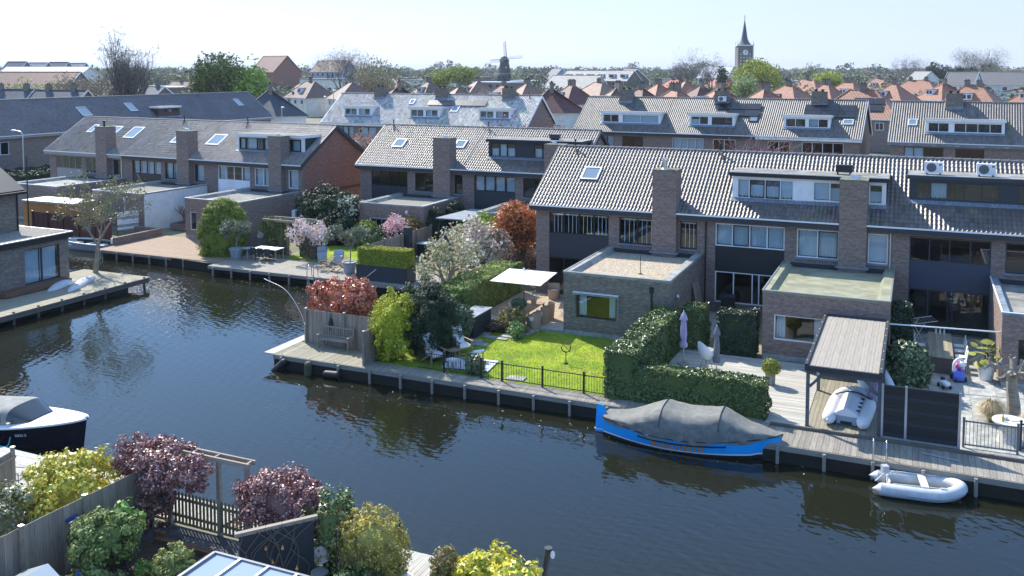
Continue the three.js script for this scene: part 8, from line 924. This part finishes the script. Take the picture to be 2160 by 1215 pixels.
  far('dark_conifer', 'dark conifer on the skyline above the white house', 1966, 430, 132, { seed: 218, spread: 0.5, kids: [5, 4, 3, 2], levels: 4, leaf: bud(4500, 0.32, [[0.025, 0.045, 0.02]], 1.0) });
  far('dark_conifer', 'dark tree clump beside the modern blocks', 2022, 420, 139, { seed: 219, spread: 0.6, kids: [5, 4, 3, 2], levels: 4, squash: 1.6, leaf: bud(4500, 0.32, [[0.025, 0.045, 0.02]], 1.0) });
  far('dark_conifer', 'narrow dark conifer left of the church nave', 1525, 300, 140, { seed: 220, spread: 0.3, kids: [5, 4, 3, 2], levels: 4, squash: 0.5, leaf: bud(2500, 0.26, [[0.06, 0.08, 0.03]], 0.7) });
  far('pale_shrub_tree', 'pale yellow-green bush above the brown rows', 75, 200, 166, { seed: 221, spread: 0.6, kids: [5, 4, 3, 2], levels: 4, squash: 1.4, leaf: bud(3500, 0.22, [[0.34, 0.36, 0.12]], 0.7) });
  far('bare_tree', 'brownish bare bush above the brown rows', 165, 210, 150, { seed: 222, spread: 0.6, kids: [5, 4, 3, 3], levels: 4, squash: 1.5, group: gT, leaf: bud(2500, 0.2, [[0.28, 0.22, 0.13]], 0.9) });
  far('red_bare_tree', 'reddish bare multi-stemmed tree before the second street', 1598, 72, 262, { seed: 223, spread: 0.62, ratio: 0.76, trunk: 0.14, kids: [7, 4, 3, 3, 2], squash: 1.5, mat: S({ color: rgb(0.22, 0.13, 0.12), roughness: 1 }), leaf: bud(900, 0.06, [[0.3, 0.08, 0.1]], 0.2) });
  far('red_blossom_tree', 'red-leaved small tree before the pale gable', 1122, 96, 245, { seed: 224, spread: 0.6, kids: [5, 4, 3, 2], levels: 4, squash: 1.2, leaf: bud(1400, 0.12, [[0.4, 0.14, 0.14], [0.34, 0.12, 0.12]], 0.4) });
  far('pink_shrub_tree', 'brown-pink flowering tree between the two brick gables', 775, 92, 276, { seed: 225, spread: 0.6, kids: [5, 4, 3, 2], levels: 4, squash: 1.1, leaf: bud(3200, 0.14, [[0.36, 0.24, 0.17], [0.42, 0.28, 0.22]], 0.5) });
  // the wooded horizon
  {
    const r = rng(500), mk = (seed, n, sz) => { const q = rng(seed), L = lumpy(seed, 0.6); return leaves(q, n, clumps(seed, 1, 1, 1, L, 1.05, { n: 26, rad: 0.3, deep: 0.5, out: 0.15 }), sz, [[1, 1, 1]], { flat: 0.4, long: 1.3 }); };
    const kinds = [mk(1, 420, 0.16), mk(2, 420, 0.16), mk(3, 260, 0.13), mk(4, 420, 0.16)], pal = [[0.19, 0.21, 0.10], [0.25, 0.26, 0.13], [0.28, 0.24, 0.17], [0.17, 0.185, 0.12], [0.30, 0.31, 0.13], [0.23, 0.215, 0.16]];
    kinds.forEach((g, k) => { const N = 700, im = new THREE.InstancedMesh(g, leafFar, N), m = new THREE.Matrix4(), c = new THREE.Color(); for (let i = 0; i < N; i++) { const near = i < 150, dp = near ? 240 + 320 * r() : 420 + 1700 * r() * Math.sqrt(r()); let u = -140 + 2440 * r(); if (dp < 640 && Math.abs(u - 1062) < 55) u -= 140; if (dp < 480 && Math.abs(u - 1565) < 50) u -= 130; const p = along(u, dp), h = (near ? 1.9 + 1.9 * r() : dp < 800 ? 2.8 + 2.2 * r() : 4.4 + 2.6 * r() * (1 + (dp - 800) / 1600)) * (r() < 0.03 ? 1.45 : 1), w = h * (0.9 + 0.9 * r()) * (r() < 0.04 ? 0.35 : 1); m.compose(V(p.x, -0.3, p.z), new THREE.Quaternion().setFromAxisAngle(V(0, 1, 0), r() * 6.28), V(w, h, w)); im.setMatrixAt(i, m); const q = pal[Math.floor(r() * pal.length)], s = 0.8 + 0.4 * r(); im.setColorAt(i, c.setRGB(q[0] * s, q[1] * s, q[2] * s)); } im.name = numbered('distant_woodland'); im.userData = { kind: 'stuff', label: 'distant spring woodland along the horizon', category: 'woodland' }; scene.add(im); });
  }
}
// drifting leaves and petals on the water
{
  const r = rng(808), P = [], C = []; for (let i = 0; i < 260; i++) { const inlet = r() < 0.6, x = inlet ? -50 + 26 * r() : -24 + 26 * r(), z = inlet ? -46.5 + 7 * r() * r() : -32.6 + 1.5 * r(), s = 0.015 + 0.03 * r(), a = r() * 6.28; for (const [u, v] of [[-1, 0], [0.3, 0.6], [1, 0], [-1, 0], [1, 0], [-0.2, -0.6]]) P.push(x + s * (u * Math.cos(a) - v * Math.sin(a)), WATER + 0.006, z + s * (u * Math.sin(a) + v * Math.cos(a))); const c = r() < 0.6 ? [0.6, 0.57, 0.5] : [0.3, 0.26, 0.1]; for (let k = 0; k < 6; k++) C.push(...c); }
  const g = new THREE.BufferGeometry(); g.setAttribute('position', new THREE.Float32BufferAttribute(P, 3)); g.setAttribute('color', new THREE.Float32BufferAttribute(C, 3)); g.computeVertexNormals();
  const m = new THREE.Mesh(g, leafFar); m.name = 'floating_petals'; m.userData = { kind: 'stuff', label: 'fallen petals and leaves drifting on the canal', category: 'petals' }; scene.add(m);
}
scene.traverse((o) => { if (o.isMesh) { o.castShadow = true; o.receiveShadow = true; } });
renderer.render(scene, camera);
